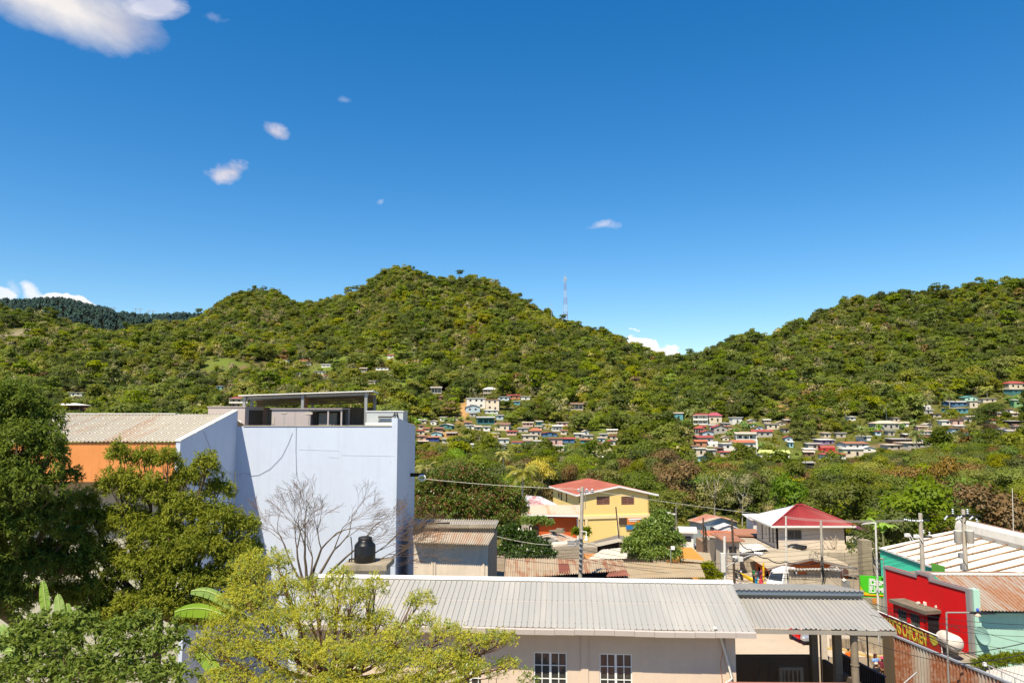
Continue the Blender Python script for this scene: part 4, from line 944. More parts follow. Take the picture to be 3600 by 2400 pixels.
mb = MB(); mb.sheet(rA, rB, rC, rD, 26, .05, 'trap', 2); mb.sheet(rD + Vector((0, .1, 0)), rC + Vector((0, .1, 0)), rC + Vector((0, 3, -.4)), rD + Vector((0, 3, -.4)), 26, .05, 'trap'); mb.build('roof', metal_roof('rust streaked sheet', (0.36, 0.29, 0.23), (0.22, 0.085, 0.026), .9, .6, (1.0, .08, .08), 2.2, .44, rot=.13, patch=.2), rb)
mb = MB(); mb.hexa([rD + Vector((-.1, -.2, .03)), rC + Vector((0, -.2, .03)), rC + Vector((0, .25, .03)), rD + Vector((-.1, .25, .03))], [rD + Vector((-.1, -.2, .1)), rC + Vector((0, -.2, .1)), rC + Vector((0, .25, .1)), rD + Vector((-.1, .25, .1))]); mb.build('ridge_cap', plain('pale ridge', (0.6, 0.58, 0.54), .5), rb)
mb = MB(); mb.box((31, Ym + 8.4, 3), (10.5, .2, 6)); mb.build('rear_wall', M_CONC, rb)
Bc = Vector((24.55, 45.3, 0)); zS = 6.05
P_ = lambda s, k, z: Bc + DV * s + NV * k + Vector((0, 0, z))
mb = MB(); hol = []
wall(mb, P_(2.7, 0, 0), P_(0, 0, 0), .2, zS - .22, [(.35, 1.12, zS - 1.72, zS - .45), (1.42, 2.2, zS - 1.72, zS - .45)], .14)
wall(mb, P_(0, 0, 0), P_(0, 1.45, 0), .2, zS - .22, [(.55, 1.4, zS - 2.6, zS - .32)], .14)
wall(mb, P_(2.7, 1.4, 0), P_(2.7, 0, 0), .2, zS - .22, (), .14)
mb.build('porch_wall', M_RED, rb)
for h in ((.35, 1.12, zS - 1.72, zS - .45), (1.42, 2.2, zS - 1.72, zS - .45)):
 w_ = window(rb, P_(2.7, 0, 0), P_(0, 0, 0), h, 5, 4, plain('window grille', (0.14, 0.14, 0.11), .6), glass('grilled window', (0.03, 0.035, 0.03), .25), .03, .06)
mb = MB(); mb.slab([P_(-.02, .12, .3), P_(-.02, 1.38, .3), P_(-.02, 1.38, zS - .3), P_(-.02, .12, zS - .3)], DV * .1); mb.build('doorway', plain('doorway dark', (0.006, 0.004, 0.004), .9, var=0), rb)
mb = MB(); mb.slab([P_(2.8, -.22, zS), P_(-.22, -.22, zS), P_(-.22, 1.5, zS), P_(2.8, 1.5, zS)], .2); mb.build('porch_slab', paint('mossy slab', (0.20, 0.17, 0.13), .95, .7, (0.05, 0.045, 0.035), .1, 0, 1.5, .4), rb)
def rock(name, c, r, label, mat, group=None, seed=0, sq=(1, .8, .7)):
 import bmesh
 bm = bmesh.new(); bmesh.ops.create_icosphere(bm, subdivisions=2, radius=r); rr = random.Random(seed)
 for v in bm.verts:
  k_ = 1 + .25 * math.sin(v.co.x * 7 / r + seed) * math.cos(v.co.y * 5 / r + seed * 2) + rr.uniform(-.08, .08)
  v.co = Vector((v.co.x * sq[0] * k_, v.co.y * sq[1] * k_, v.co.z * sq[2] * k_))
 me = bpy.data.meshes.new(name); bm.to_mesh(me); bm.free(); me.materials.append(mat)
 o = link(name, me, None, c); return tag(o, label, 'rock', group)
M_ROCK = paint('pale stone', (0.62, 0.55, 0.47), .9, .4, None, .1, 0, 4)
rock('rock', P_(1.0, .9, zS + .08), 0.17, 'larger white stone of the pair lying on the mossy porch slab', M_ROCK, 'stones on the porch slab', 1)
rock('rock', P_(1.2, .55, zS + .08), 0.14, 'smaller round white stone beside a bigger one on the mossy slab', M_ROCK, 'stones on the porch slab', 2)
rock('rock', P_(2.0, 1.1, zS + .08), 0.17, 'flat grey stone on the mossy slab against the red gable', M_ROCK, 'stones on the porch slab', 3, (1.2, .8, .5))
rock('rock', P_(.15, .95, zS + .08), 0.14, 'pointed white stone at the slab corner above the dark doorway', M_ROCK, 'stones on the porch slab', 4, (.9, .8, 1))
bd = thing('shop_sign', (24, 43, 3), 'red shop board with fat yellow letters reading CHICKEN under a white edge', 'shop sign')
b0 = Vector((23.55, 46.2, 0)); b1 = Vector((23.35 + 1.05, 41.2, 0)); bdv = (b1 - b0).normalized(); bnv = Vector((bdv.y, -bdv.x, 0))
if bnv.x > 0: bnv = -bnv
bp = lambda px, py: RP(px, py, b0, (bnv.x, bnv.y, 0))
TL, TR_, BR_, BL_ = bp(3090, 2148), bp(3309, 2239), bp(3314, 2300), bp(3090, 2212)
mb = MB(); mb.slab([TL, TR_, BR_, BL_], -bnv * .06); mb.build('board', paint('sign red', (0.42, 0.02, 0.01), .5, .2, (0.2, 0.03, 0.01), .3, .1, 1), bd)
mb = MB(); mb.tube([TL + bnv * .02, TR_ + bnv * .02], .035, 6); mb.tube([TR_ + bnv * .02, BR_ + bnv * .02], .03, 6); mb.build('edge_strip', M_WHITE, bd)
def text_on(name, s, p, xdir, ydir, size, mat, parent, extrude=.012, bold=0.0, shear=0.0, width=None, outline=None):
 cu = bpy.data.curves.new(name, 'FONT'); cu.body = s; cu.size = size; cu.extrude = extrude; cu.offset = bold; cu.align_x = 'LEFT'; cu.resolution_u = 3
 o = bpy.data.objects.new('tmp', cu); COL.objects.link(o); dg = bpy.context.evaluated_depsgraph_get(); me = bpy.data.meshes.new_from_object(o.evaluated_get(dg)); bpy.data.objects.remove(o)
 xs = [v.co.x for v in me.vertices]; x0_, x1_ = min(xs), max(xs); k_ = (width / (x1_ - x0_)) if width else 1
 xd = Vector(xdir).normalized(); yd = Vector(ydir).normalized(); n = xd.cross(yd).normalized()
 M = parent_world(parent).inverted()
 for v in me.vertices:
  x, y, z_ = (v.co.x - x0_) * k_, v.co.y, v.co.z
  v.co = M @ (Vector(p) + xd * (x + shear * y) + yd * y + n * z_)
 me.materials.clear(); me.materials.append(mat); me.name = name
 ob = bpy.data.objects.new(name, me); COL.objects.link(ob); ob.parent = parent; return ob
M_YEL = plain('sign yellow', (0.54, 0.46, 0.05), .5, var=.1)
p0 = bp(3174, 2233); p1 = bp(3258, 2270); xd = (p1 - p0); xd.normalize(); pt = bp(3176, 2192)
hgt = (pt - p0).length
text_on('lettering', 'CHICKEN', p0 + bnv * .012, xd, (0, 0, 1), hgt * 1.42, M_YEL, bd, bold=.02, width=(p1 - p0).length)
p2 = bp(3112, 2206); p3 = bp(3169, 2229)
text_on('lettering', "KEDS", p2 + bnv * .012, (p3 - p2), (0, 0, 1), hgt * 1.34, M_YEL, bd, bold=.02, width=(p3 - p2).length)
p4 = bp(3152, 2237); p5 = bp(3220, 2265)
mb = MB()
for k in range(17):
 a = p4.lerp(p5, (k + .1) / 17); b = p4.lerp(p5, (k + .7) / 17)
 mb.slab([a, b, b + Vector((0, 0, .07 + .03 * (k % 3))), a + Vector((0, 0, .07 + .03 * (k % 2)))], bnv * .01)
mb.build('small_lettering', M_WHITE, bd)
mb = MB(); mb.slab([bp(3266, 2224), bp(3276, 2226), bp(3294, 2244), bp(3297, 2262), bp(3284, 2270), bp(3271, 2250)], bnv * .02); mb.build('cut_out', M_YEL, bd)
gt = thing('gas_tank', W(3340, 2290, 42.3), 'white horizontal gas tank with rust stains in front of the red wall', 'gas tank')
ta = W(3318, 2243, 43.4); tb_ = W(3357, 2261, 42.2); ax = (tb_ - ta).normalized(); rad = .46
mb = MB(); prof = []; Lt = (tb_ - ta).length
Q = Vector((0, 0, 1)).rotation_difference(ax).to_matrix()
for k in range(7): a = PI / 2 * k / 6; prof.append((max(.01, rad * math.sin(a)), -.27 * math.cos(a)))
for k in range(7): a = PI / 2 * k / 6; prof.append((max(.01, rad * math.cos(a)), Lt + .27 * math.sin(a)))
mb.lathe(ta, prof, 24, axis=Q); mb.build('tank_body', paint('rusty white enamel', (0.66, 0.58, 0.50), .45, .35, (0.34, 0.19, 0.10), .4, .2, 1.2), gt)
mb = MB()
for f in (.2, .8):
 p = ta.lerp(tb_, f); MB().box((p.x, p.y, p.z - .52), (.5, .16, .5)).build('saddle', M_CONC, gt)
mb = MB(); p = ta.lerp(tb_, .35) + Vector((0, 0, rad)); mb.tube([p, p + Vector((0, 0, .2)), p + Vector((.3, -.1, .35)), p + Vector((.6, -.2, .15))], .02, 6); mb.build('valve_pipe', M_BLACK, gt)
ts = thing('tank_platform', (25.3, 42.6, 3.7), 'dirty concrete ledge carrying the white gas tank', 'platform')
pz = ta.z - .85; mb = MB(); mb.box((25.1, 42.6, pz / 2), (1.9, 3.4, pz)); mb.build('ledge', M_CONC, ts)
ds = thing('satellite_dish', W(3455, 2235, Ym - .3), 'dark mint satellite dish fixed to the mint wall', 'satellite dish')
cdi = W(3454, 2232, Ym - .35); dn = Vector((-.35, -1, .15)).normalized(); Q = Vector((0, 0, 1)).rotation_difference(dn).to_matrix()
mb = MB(); prof = [(.42 * math.sqrt(k / 6), .10 * k / 6) for k in range(1, 7)]; mb.lathe(cdi - dn * .02, [(.02, 0)] + prof + [(.41, .11)] + [(.42 * math.sqrt(k / 6) * .97, .10 * k / 6 + .012) for k in range(6, 0, -1)], 24, axis=Q @ Matrix.Diagonal((.8, 1.25, 1)).to_3x3()); mb.build('reflector', plain('dish mint', (0.22, 0.37, 0.32), .6), ds)  # reflector in a darker mint than the wall
mb = MB(); mb.tube([cdi, cdi + Vector((.15, .4, -.1))], .03, 6); mb.build('bracket', M_STEEL, ds)
lr = thing('low_shed', (28, 36, 0), 'low shed with a white corrugated roof below the mint wall', 'shed')
q0, q1, q2, q3 = W(3440, 2420, 33.8), W(3760, 2430, 33.6), W(3760, 2312, 39.8), W(3468, 2355, 38.5)
mb = MB(); mb.sheet(q0, q1, q2, q3, 20, .05, 'trap'); mb.build('roof', metal_roof('white low sheet', (0.60, 0.56, 0.50), rust=.4), lr)
mb = MB(); mb.box((28.2, 37.0, 1.7), (8, 4.6, 3.4)); mb.build('wall', M_CONC, lr)
pr = thing('pipe_railing', W(3520, 2360, 35), 'thin grey pipe railing along the low white roof', 'railing')
mb = MB(); a = W(3466, 2334, 36); b = W(3700, 2440, 33.5); mb.tube([a, b], .03, 6)
for f in (.05, .25, .45, .65): p = a.lerp(b, f); mb.tube([p, p + Vector((0, 0, -.8))], .025, 6)
mb.build('rail', M_STEEL, pr)
mb = MB(); mb.box(W(3461, 2333, 36), (.14, .14, .14)); mb.build('post_cap', M_WHITE, pr)
# teal warehouse with white roof
M_TEAL = metal_roof('teal cladding', (0.05, 0.50, 0.34), (0.04, 0.32, 0.22), .25, .5, (1, 1, .1), 1.0)
wh = thing('warehouse', (35.5, 60, 0), 'teal sheet-clad warehouse with a white rust-lined roof', 'warehouse')
e1 = W(3065, 1917, 66.6); e2 = W(3346, 2013, 55.0); x_e = 32.5; ze = 5.87
e1 = Vector((x_e, 66.8, ze)); e2 = Vector((x_e, 51.0, ze)); r1 = Vector((38.75, 66.0, 7.45)); r2 = Vector((38.75, 51.0, 7.45))
mb = MB(); mb.sheet((x_e, 66.8, -1), (x_e, 51.0, -1), e2, e1, 70, .035, 'sine'); mb.build('side_cladding', M_TEAL, wh)
mb = MB(); mb.sheet(e2 + Vector((-.06, 0, .05)), e1 + Vector((-.06, 0, .05)), r1, r2, 60, .035, 'trap', 2); mb.build('roof', metal_roof('white warehouse sheet', (0.66, 0.62, 0.54), (0.36, 0.17, 0.06), .35, .5, (.08, 1, .08), 1.2, .58), wh)
mb = MB()
for k in range(9):
 y = 52.5 + k * 1.62; a = Vector((x_e - .05, y, ze + .12)); b = Vector((38.6, y - .1, 7.50))
 mb.hexa([a, b, b + Vector((0, .13, 0)), a + Vector((0, .13, 0))], [a + Vector((0, 0, .05)), b + Vector((0, 0, .05)), b + Vector((0, .13, .05)), a + Vector((0, .13, .05))])
mb.build('rusted_lap', plain('rusted lap', (0.34, 0.18, 0.07), .8, var=.3), wh)
mb = MB(); mb.hexa([e2 + Vector((-.12, 0, -.02)), e1 + Vector((-.12, 0, -.02)), e1 + Vector((-.065, 0, -.02)), e2 + Vector((-.065, 0, -.02))], [e2 + Vector((-.12, 0, .12)), e1 + Vector((-.12, 0, .12)), e1 + Vector((-.065, 0, .12)), e2 + Vector((-.065, 0, .12))]); mb.build('eave_trim', M_WHITE, wh)
mb = MB(); prof = [(-.15, 7.35), (-.32, 7.8), (-.18, 8.35), (.25, 8.6), (.62, 8.4), (.62, 7.4)]
for k in range(11):
 y0_ = 65.6 - k * 1.75; y1_ = y0_ - 1.73
 mb.slab([(38.8 + dx, y0_, z) for dx, z in prof], (0, y1_ - y0_, 0))
mb.build('curved_fascia', paint('white fascia', (0.62, 0.58, 0.52), .6, .25, None, .3, .25, .8), wh)
mb = MB(); mb.sheet((39.45, 66, 8.42), (39.45, 48, 8.42), (40.6, 48, 8.3), (40.6, 66, 8.3), 40, .04, 'trap'); mb.build('far_roof', metal_roof('brown far roof', (0.22, 0.12, 0.08)), wh)
mb = MB(); mb.box((35.7, 66.9, 2.4), (6.2, .2, 7)); mb.build('end_wall', M_TEAL, wh)
an = thing('teal_annex', W(3300, 1900, 70), 'small teal annex with white roof sheets behind the warehouse', 'shed')
a0 = W(3257, 1883, 72); mb = MB(); mb.sheet((a0.x, 71.5, -1), (a0.x + 1.3, 68.5, -1), (a0.x + 1.3, 68.5, 6.1), (a0.x, 71.5, 6.1), 14, .03, 'sine'); mb.build('wall', M_TEAL, an)
mb = MB(); mb.sheet((a0.x - .1, 72, 6.15), (a0.x + 1.3, 68.4, 6.15), (a0.x + 4.2, 69.0, 6.5), (a0.x + 3.2, 73, 6.5), 16, .04, 'trap'); mb.build('roof', metal_roof('white warehouse sheet', (0.66, 0.62, 0.54), (0.36, 0.17, 0.06), .35, .5, (.08, 1, .08), 1.2, .58), an)
gsn = thing('green_panel', W(3298, 2005, 51.5), 'scratched green sign panel standing above the red gable', 'sign')
mb = MB(); mb.slab([W(3275, 1977, 51.5), W(3322, 1990, 51.2), W(3322, 2022, 51.2), W(3278, 2022, 51.5)], (0, .05, 0)); mb.build('panel', paint('scratched green', (0.07, 0.26, 0.03), .6, .5, (0.04, 0.1, 0.02), .3, .2, 2), gsn)
pi_ = thing('block_pillar', W(3048, 2016, 72), 'tall stained concrete block pillar beside the teal warehouse', 'pillar')
mb = MB(); x0 = W(3030, 1900, 72).x; x1 = W(3064, 1900, 72).x; mb.box(((x0 + x1) / 2, 72.5, 2.0), (x1 - x0, 1.0, 7.4)); mb.build('blocks', blocks('stained block', (0.36, 0.30, 0.20), (0.20, 0.17, 0.11), .4, .2, .6), pi_)
bw_ = thing('block_shed', W(2867, 2074, 76), 'unfinished concrete block shed with a rough white top edge', 'shed')
A_ = W(2776, 2074, 76); B_ = W(2958, 2074, 76); zt5 = W(2800, 2000, 76).z
mb = MB(); h_ = hole_px((A_.x, 76), (B_.x, 76), 2790, 2838, 2008, 2018); wall(mb, (A_.x, 76), (B_.x, 76), -2, zt5, [h_], .2); wall(mb, (B_.x, 76), (B_.x + .2, 77.2), -2, zt5, (), .2); wall(mb, (A_.x + .5, 77.2), (A_.x, 76), -2, zt5, (), .2)
mb.build('wall', paint('rough plaster', (0.50, 0.43, 0.34), .95, .45, (0.22, 0.18, 0.13), .1, .45, .8, .3), bw_)
mb = MB(); mb.sheet((A_.x - .2, 75.55, zt5 + .04), (B_.x + .1, 75.55, zt5 + .04), (B_.x + .1, 77.2, zt5 - .15), (A_.x + .3, 77.2, zt5 - .15), 16, .05, 'sine'); mb.build('roof', metal_roof('rough sheet', (0.5, 0.47, 0.42), rust=.4), bw_)
fr = thing('pipe_fence', W(2995, 2070, 74), 'pipe frame fence with chain-link mesh beside the block shed', 'fence')
mb = MB()
for px in (2962, 2998, 3026): p = W(px, 1994, 74); mb.tube([(p.x, 74, -2), p], .035, 6)
for py in (1994, 2020): mb.tube([W(2960, py, 74), W(3030, py, 74)], .03, 6)
for k in range(26):
 a = W(2962 + k * 2.6, 1994, 74.02); b = W(2962 + k * 2.6 - 12, 2020, 74.02); mb.tube([a, b], .006, 3)
mb.build('pipe_frame', M_STEEL, fr)
gw = thing('grey_gate', W(2975, 2074, 73), 'small grey sheet gate with a white diamond plate', 'gate')
mb = MB(); p = W(2961, 2040, 73); q_ = W(2988, 2042, 73); mb.box(((p.x + q_.x) / 2, 73, (p.z - 1.5) / 2), (q_.x - p.x, .06, p.z + 1.5)); mb.build('panel', M_STEEL, gw)
mb = MB(); c_ = W(2968, 2037, 72.9); mb.slab([c_ + Vector((-.22, 0, 0)), c_ + Vector((0, 0, -.18)), c_ + Vector((.22, 0, 0)), c_ + Vector((0, 0, .18))], (0, .04, 0)); mb.build('diamond_plate', M_WHITE, gw)
bb_ = thing('billboard', W(3070, 2098, 64), 'green and yellow store billboard with white lettering beside the red gable', 'billboard')
Yb = 64.0; q0, q1, q2, q3 = W(3024, 2022, Yb), W(3118, 2027, Yb), W(3118, 2101, Yb), W(3028, 2098, Yb)
mb = MB(); mb.slab([q0, q1, q2, q3], (0, .15, 0)); mb.build('board', plain('billboard green', (0.07, 0.50, 0.015), .5, var=.08), bb_)
mb = MB(); mb.slab([W(3025, 2056, Yb - .03), W(3036, 2078, Yb - .03), W(3060, 2087, Yb - .03), W(3116, 2091, Yb - .03), W(3116, 2096, Yb - .03), W(3027, 2090, Yb - .03)], (0, .02, 0)); mb.build('yellow_band', plain('billboard yellow', (0.75, 0.52, 0.01), .5, var=.05), bb_)
mb = MB(); mb.slab([W(3028, 2089.5, Yb - .04), W(3116, 2094, Yb - .04), W(3116, 2096, Yb - .04), W(3028, 2092, Yb - .04)], (0, .015, 0)); mb.build('red_stripe', plain('billboard red', (0.6, 0.01, 0.01), .5), bb_)
text_on('lettering', 'D', W(3060, 2055, Yb - .03), (1, 0, -.05), (0, 0, 1), .62, M_WHITE, bb_, bold=.02)
text_on('lettering', 'F', W(3060, 2078, Yb - .03), (1, 0, -.05), (0, 0, 1), .62, M_WHITE, bb_, bold=.02)
text_on('lettering', 'ESPE', W(3076, 2056, Yb - .03), (1, 0, -.05), (0, 0, 1), .52, M_WHITE, bb_, bold=.02, width=W(3116, 2050, Yb).x - W(3076, 2050, Yb).x)
text_on('lettering', 'AMIL', W(3076, 2080, Yb - .03), (1, 0, -.05), (0, 0, 1), .52, M_WHITE, bb_, bold=.02, width=W(3116, 2050, Yb).x - W(3076, 2050, Yb).x)
mb = MB(); a, b, c_, d = W(3056, 2034, Yb - .02), W(3075, 2035, Yb - .02), W(3075, 2082, Yb - .02), W(3056, 2081, Yb - .02)
for s_, e_ in ((a, b), (b, c_), (c_, d), (d, a)): mb.tube([s_, e_], .028, 5)
mb.build('lettering_frame', M_WHITE, bb_)
mb = MB()
for px in (3030, 3100): p = W(px, 2098, Yb + .1); mb.tube([(p.x, Yb + .1, -1), p], .06, 8)
mb.build('post', M_STEEL, bb_)
gwl = thing('mural_wall', W(3060, 2160, 66), 'grey block wall with an orange patch of paint under the billboard', 'wall')
mb = MB(); p = W(3000, 2100, 66); q_ = W(3118, 2100, 66); mb.box(((p.x + q_.x) / 2, 66.1, p.z / 2 - .8), (q_.x - p.x, .2, p.z + 1.6)); mb.build('block_wall', blocks('grey block', (0.40, 0.35, 0.27), (0.24, 0.2, 0.15)), gwl)
mb = MB(); a = W(3066, 2102, 65.97); b = W(3090, 2122, 65.97); mb.box(((a.x + b.x) / 2, 65.99, (a.z + b.z) / 2), (b.x - a.x, .012, a.z - b.z)); mb.build('paint_patch', plain('orange patch', (0.7, 0.28, 0.06), .8, var=.4), gwl)
# street: road, kerbs, low wall, blue fence
M_ROAD = paint('concrete road', (0.46, 0.375, 0.29), .93, .35, (0.28, 0.23, 0.18), .08, 0, .35, .2)
def gh(px, py): return hit(px, py, 18.0)
def strip(name, left, right, mat, up=.03, n=24):
 lp_ = [gh(*p) for p in left]; rp_ = [gh(*p) for p in right]; V = []; Fq = []
 def samp(pl, t):
  f = t * (len(pl) - 1); i = min(int(f), len(pl) - 2); return pl[i].lerp(pl[i + 1], f - i)
 for k in range(n + 1):
  a, b = samp(lp_, k / n), samp(rp_, k / n)
  for j in range(7):
   p = a.lerp(b, j / 6); V.append((p.x, p.y, T(p.x, p.y) + up))
 for k in range(n):
  for j in range(6): Fq.append((k * 7 + j, k * 7 + j + 1, k * 7 + 8 + j, k * 7 + 7 + j))
 return link(name, npmesh(name, np.array(V), np.array(Fq), [mat], True))
tag(strip('road', [(2300, 2330), (2400, 2130), (2440, 1990), (2385, 1908)], [(3080, 2330), (2840, 2085), (2612, 1990), (2428, 1893)], M_ROAD), kind='structure')
M_KERBY = paint('yellow kerb paint', (0.75, 0.46, 0.01), .7, .2, (0.4, 0.25, 0.03), .2, 0, 2)
M_KERBW = paint('worn yellow kerb', (0.50, 0.36, 0.14), .9, .5, None, .1, 0, 1.2)
def kerb(name, pix, mat, w_=.25, h=.25, label=None, cat=None, y0=18.0):
 pts = [hit(px, py, y0) for px, py in pix]; mb = MB()
 for a, b in zip(pts[:-1], pts[1:]):
  n = Vector((-(b - a).y, (b - a).x, 0)).normalized() * w_ * .5
  mb.hexa([a - n + Vector((0, 0, -.3)), b - n + Vector((0, 0, -.3)), b + n + Vector((0, 0, -.3)), a + n + Vector((0, 0, -.3))], [a - n + Vector((0, 0, h)), b - n + Vector((0, 0, h)), b + n + Vector((0, 0, h)), a + n + Vector((0, 0, h))])
 o = mb.build(name, mat); return tag(o, label, cat)
kerb('kerb', [(2601, 2027), (2632, 2046), (2670, 2067), (2726, 2072)], M_KERBY, .35, .32, 'bright yellow painted kerb wall at the shop corner', 'kerb')
kerb('kerb', [(2890, 2286), (2950, 2300), (3060, 2322), (3110, 2336)], M_KERBW, .3, .14, 'worn yellowish kerb along the street beside the stained low wall', 'kerb')
lw = thing('low_wall', gh(3000, 2296), 'low concrete wall with dark mould stains and a mesh fence on top', 'wall')
pts = [gh(2920, 2282), gh(2990, 2293), gh(3130, 2316)]
mb = MB()
for a, b in zip(pts[:-1], pts[1:]): mb.hexa([a, b, b + Vector((.05, .25, 0)), a + Vector((.05, .25, 0))], [a + Vector((0, 0, .75)), b + Vector((0, 0, .75)), b + Vector((.05, .25, .75)), a + Vector((.05, .25, .75))])
mb.build('masonry', paint('mouldy wall', (0.44, 0.36, 0.27), .95, .75, (0.07, 0.06, 0.04), .1, .9, 1.2, .3), lw)
mb = MB()
for k in range(44):
 f = k / 44; p = pts[0].lerp(pts[2], f) + Vector((0, .1, .75)); q_ = pts[0].lerp(pts[2], min(1, f + .05)) + Vector((0, .1, 1.9)); mb.tube([p, q_], .006, 3); mb.tube([(p.x, p.y, q_.z), (q_.x, q_.y, p.z)], .006, 3)
for f in (.08, .45, .85): p = pts[0].lerp(pts[2], f) + Vector((0, .1, 0)); mb.tube([p, p + Vector((0, 0, 2.0))], .04, 6)
mb.build('mesh_fence', M_STEEL, lw)
cp = tag(MB().box(W(2894, 2243, 55) + Vector((0, 0, -.3)), (.4, .4, 2.6)).build('gate_pillar', M_CONCL), 'pale square concrete pillar on the street behind the porch columns', 'pillar')
bf = thing('blue_fence', (18.9, 42, 0), 'dark navy sheet fence with a bright blue top rail along the street', 'fence')
fa0 = W(2880, 2268, 46.5); fa1 = W(2953, 2292, 42.6); fa2 = W(3112, 2376, 37.6)
M_NAVY = plain('navy sheet', (0.008, 0.014, 0.035), .55, .2)
mb = MB(); mb.sheet((fa1.x, fa1.y, .2), (fa2.x, fa2.y, .2), fa2, fa1, 26, .03, 'trap'); mb.build('sheets', M_NAVY, bf)
mb = MB(); mb.tube([fa1, fa2], .05, 6); mb.build('top_rail', plain('blue rail', (0.02, 0.045, 0.12), .45), bf)
for px, py0, py1, Y in ((3047, 2216, 2345, 40.2), (2882, 2216, 2310, 44.5)):
 p = W(px, py0, Y); o = tag(MB().tube([(p.x, Y, 0), (p.x, Y, p.z + .8)], .045, 8).build('fence_post', plain('black post', (0.012, 0.012, 0.016), .5)), 'thin black steel post ' + ('rising from the navy fence' if px > 3000 else 'between two porch columns'), 'post')
# houses of the middle distance
def prism(mb, A, B, depth, z0, z1, rz=None):
 """box from front edge A-B going back 'depth' along the perpendicular"""
 A = Vector((A[0], A[1], 0)); B = Vector((B[0], B[1], 0)); u = (B - A).normalized(); n = Vector((-u.y, u.x, 0)) * depth
 Z = lambda p, z: Vector((p.x, p.y, z))
 return mb.hexa([Z(A, z0), Z(B, z0), Z(B + n, z0), Z(A + n, z0)], [Z(A, z1), Z(B, z1), Z(B + n, z1), Z(A + n, z1)])
RUST = (0.30, 0.11, 0.035)
h1 = thing('block_house', (-5, 54, 0), 'whitewashed block house with two overlapping corrugated roofs right of the pale blue hall', 'house')
xa = W(1455, 1912, 51).x; xb = W(1715, 1912, 51).x; zw = W(1600, 1907, 51).z; z2 = W(1600, 1850, 53.4).z
mb = MB(); mb.box(((xa + xb) / 2, 51.1, zw / 2), (xb - xa, .2, zw))
for px in (1519, 1528, 1700): p = W(px, 1990, 51); mb.box((p.x, 50.97, zw / 2), (.14, .06, zw - .02))
mb.build('front_wall', paint('whitewash', (0.74, 0.63, 0.50), .88, .3, (0.34, 0.28, 0.22), .1, .25, .5), h1)
mb = MB(); wall(mb, (xb, 51.2), (xb + .5, 57), -.5, zw, [(1.0, 1.2, 4.8, 5.4), (1.45, 1.65, 4.9, 5.5), (1.9, 2.1, 5.0, 5.6)], .2); mb.build('side_wall', blocks('grey mid block', (0.34, 0.29, 0.23), (0.2, 0.17, 0.13)), h1)
mb = MB(); mb.sheet(W(1452, 1905, 50.2), W(1716, 1914, 50.2), W(1740, 1872, 53.2), W(1452, 1866, 53.2), 34, .05, 'sine'); mb.build('lower_roof', metal_roof('grey brown sheet', (0.44, 0.37, 0.29), (0.28, 0.13, 0.055), .6, .7, (1, .1, .1), 1.4, .5), h1)
a = W(1452, 1866, 53.3); b = W(1741, 1872, 53.3); mb = MB(); mb.box(((a.x + b.x) / 2, 53.4, (a.z + z2) / 2), (b.x - a.x, .2, z2 - a.z + .3)); mb.box(((a.x + b.x) / 2, 56.5, z2 / 2), (b.x - a.x, .2, z2)); mb.build('upper_wall', M_CONC, h1)
mb = MB(); mb.sheet(W(1452, 1853, 53), W(1742, 1855, 53), W(1755, 1827, 57.2), W(1452, 1823, 57.2), 36, .05, 'sine'); mb.build('upper_roof', metal_roof('dull grey sheet', (0.40, 0.36, 0.31), rust=.25, thresh=.6), h1)
u6 = Vector((0, 0, .06)); mb = MB(); mb.slab([W(1485, 1842, 54.5) + u6, W(1580, 1837, 55.1) + u6, W(1582, 1841, 54.5) + u6, W(1486, 1845, 54.1) + u6], .03); mb.build('roof_tear', M_DARK, h1)
h2 = thing('rusty_roofed_shed', (2, 62, 0), 'long shed under a heavily rusted corrugated roof behind the grey ridge', 'shed')
M_R2 = metal_roof('rusted long sheet', (0.42, 0.33, 0.23), (0.20, 0.065, 0.022), .9, .75, (1, .12, .12), 2.2, .50, patch=.3)
mb = MB(); mb.sheet(W(1772, 2034, 59.5), W(2203, 2003, 60.5), W(2190, 1967, 65), W(1778, 1961, 65), 52, .05, 'sine', 2, .02); mb.build('roof', M_R2, h2)
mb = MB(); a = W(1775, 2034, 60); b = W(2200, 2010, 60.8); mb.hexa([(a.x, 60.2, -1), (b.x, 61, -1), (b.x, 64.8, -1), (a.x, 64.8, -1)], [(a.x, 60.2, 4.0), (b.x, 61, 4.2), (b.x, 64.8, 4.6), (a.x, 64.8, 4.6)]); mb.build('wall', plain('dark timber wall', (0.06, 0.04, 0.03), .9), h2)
mb = MB(); mb.slab([W(1965, 2016, 60.4) + Vector((0, 0, .1)), W(2005, 2016, 60.4) + Vector((0, 0, .1)), W(1999, 1984, 63) + Vector((0, 0, .1)), W(1963, 1984, 63) + Vector((0, 0, .1))], .03); mb.build('roof_patch', plain('brown patch', (0.20, 0.06, 0.035), .8), h2)
h2b = thing('rusty_lean_to', W(2180, 2015, 58.5), 'dark lean-to with a red brown sheet beside the long rusted roof', 'shed')
mb = MB(); mb.sheet(W(2130, 2026, 57.8), W(2215, 2022, 57.8), W(2196, 2001, 60), W(2140, 2012, 60), 9, .04, 'sine'); mb.build('roof', metal_roof('red brown sheet', (0.32, 0.12, 0.07), rust=.6), h2b)
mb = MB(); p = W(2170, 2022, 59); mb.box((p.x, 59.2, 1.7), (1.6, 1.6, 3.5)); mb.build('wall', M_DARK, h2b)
h3 = thing('tan_roofed_shed', W(2330, 2030, 61), 'shed under a plain tan corrugated roof behind the grey ridge', 'shed')
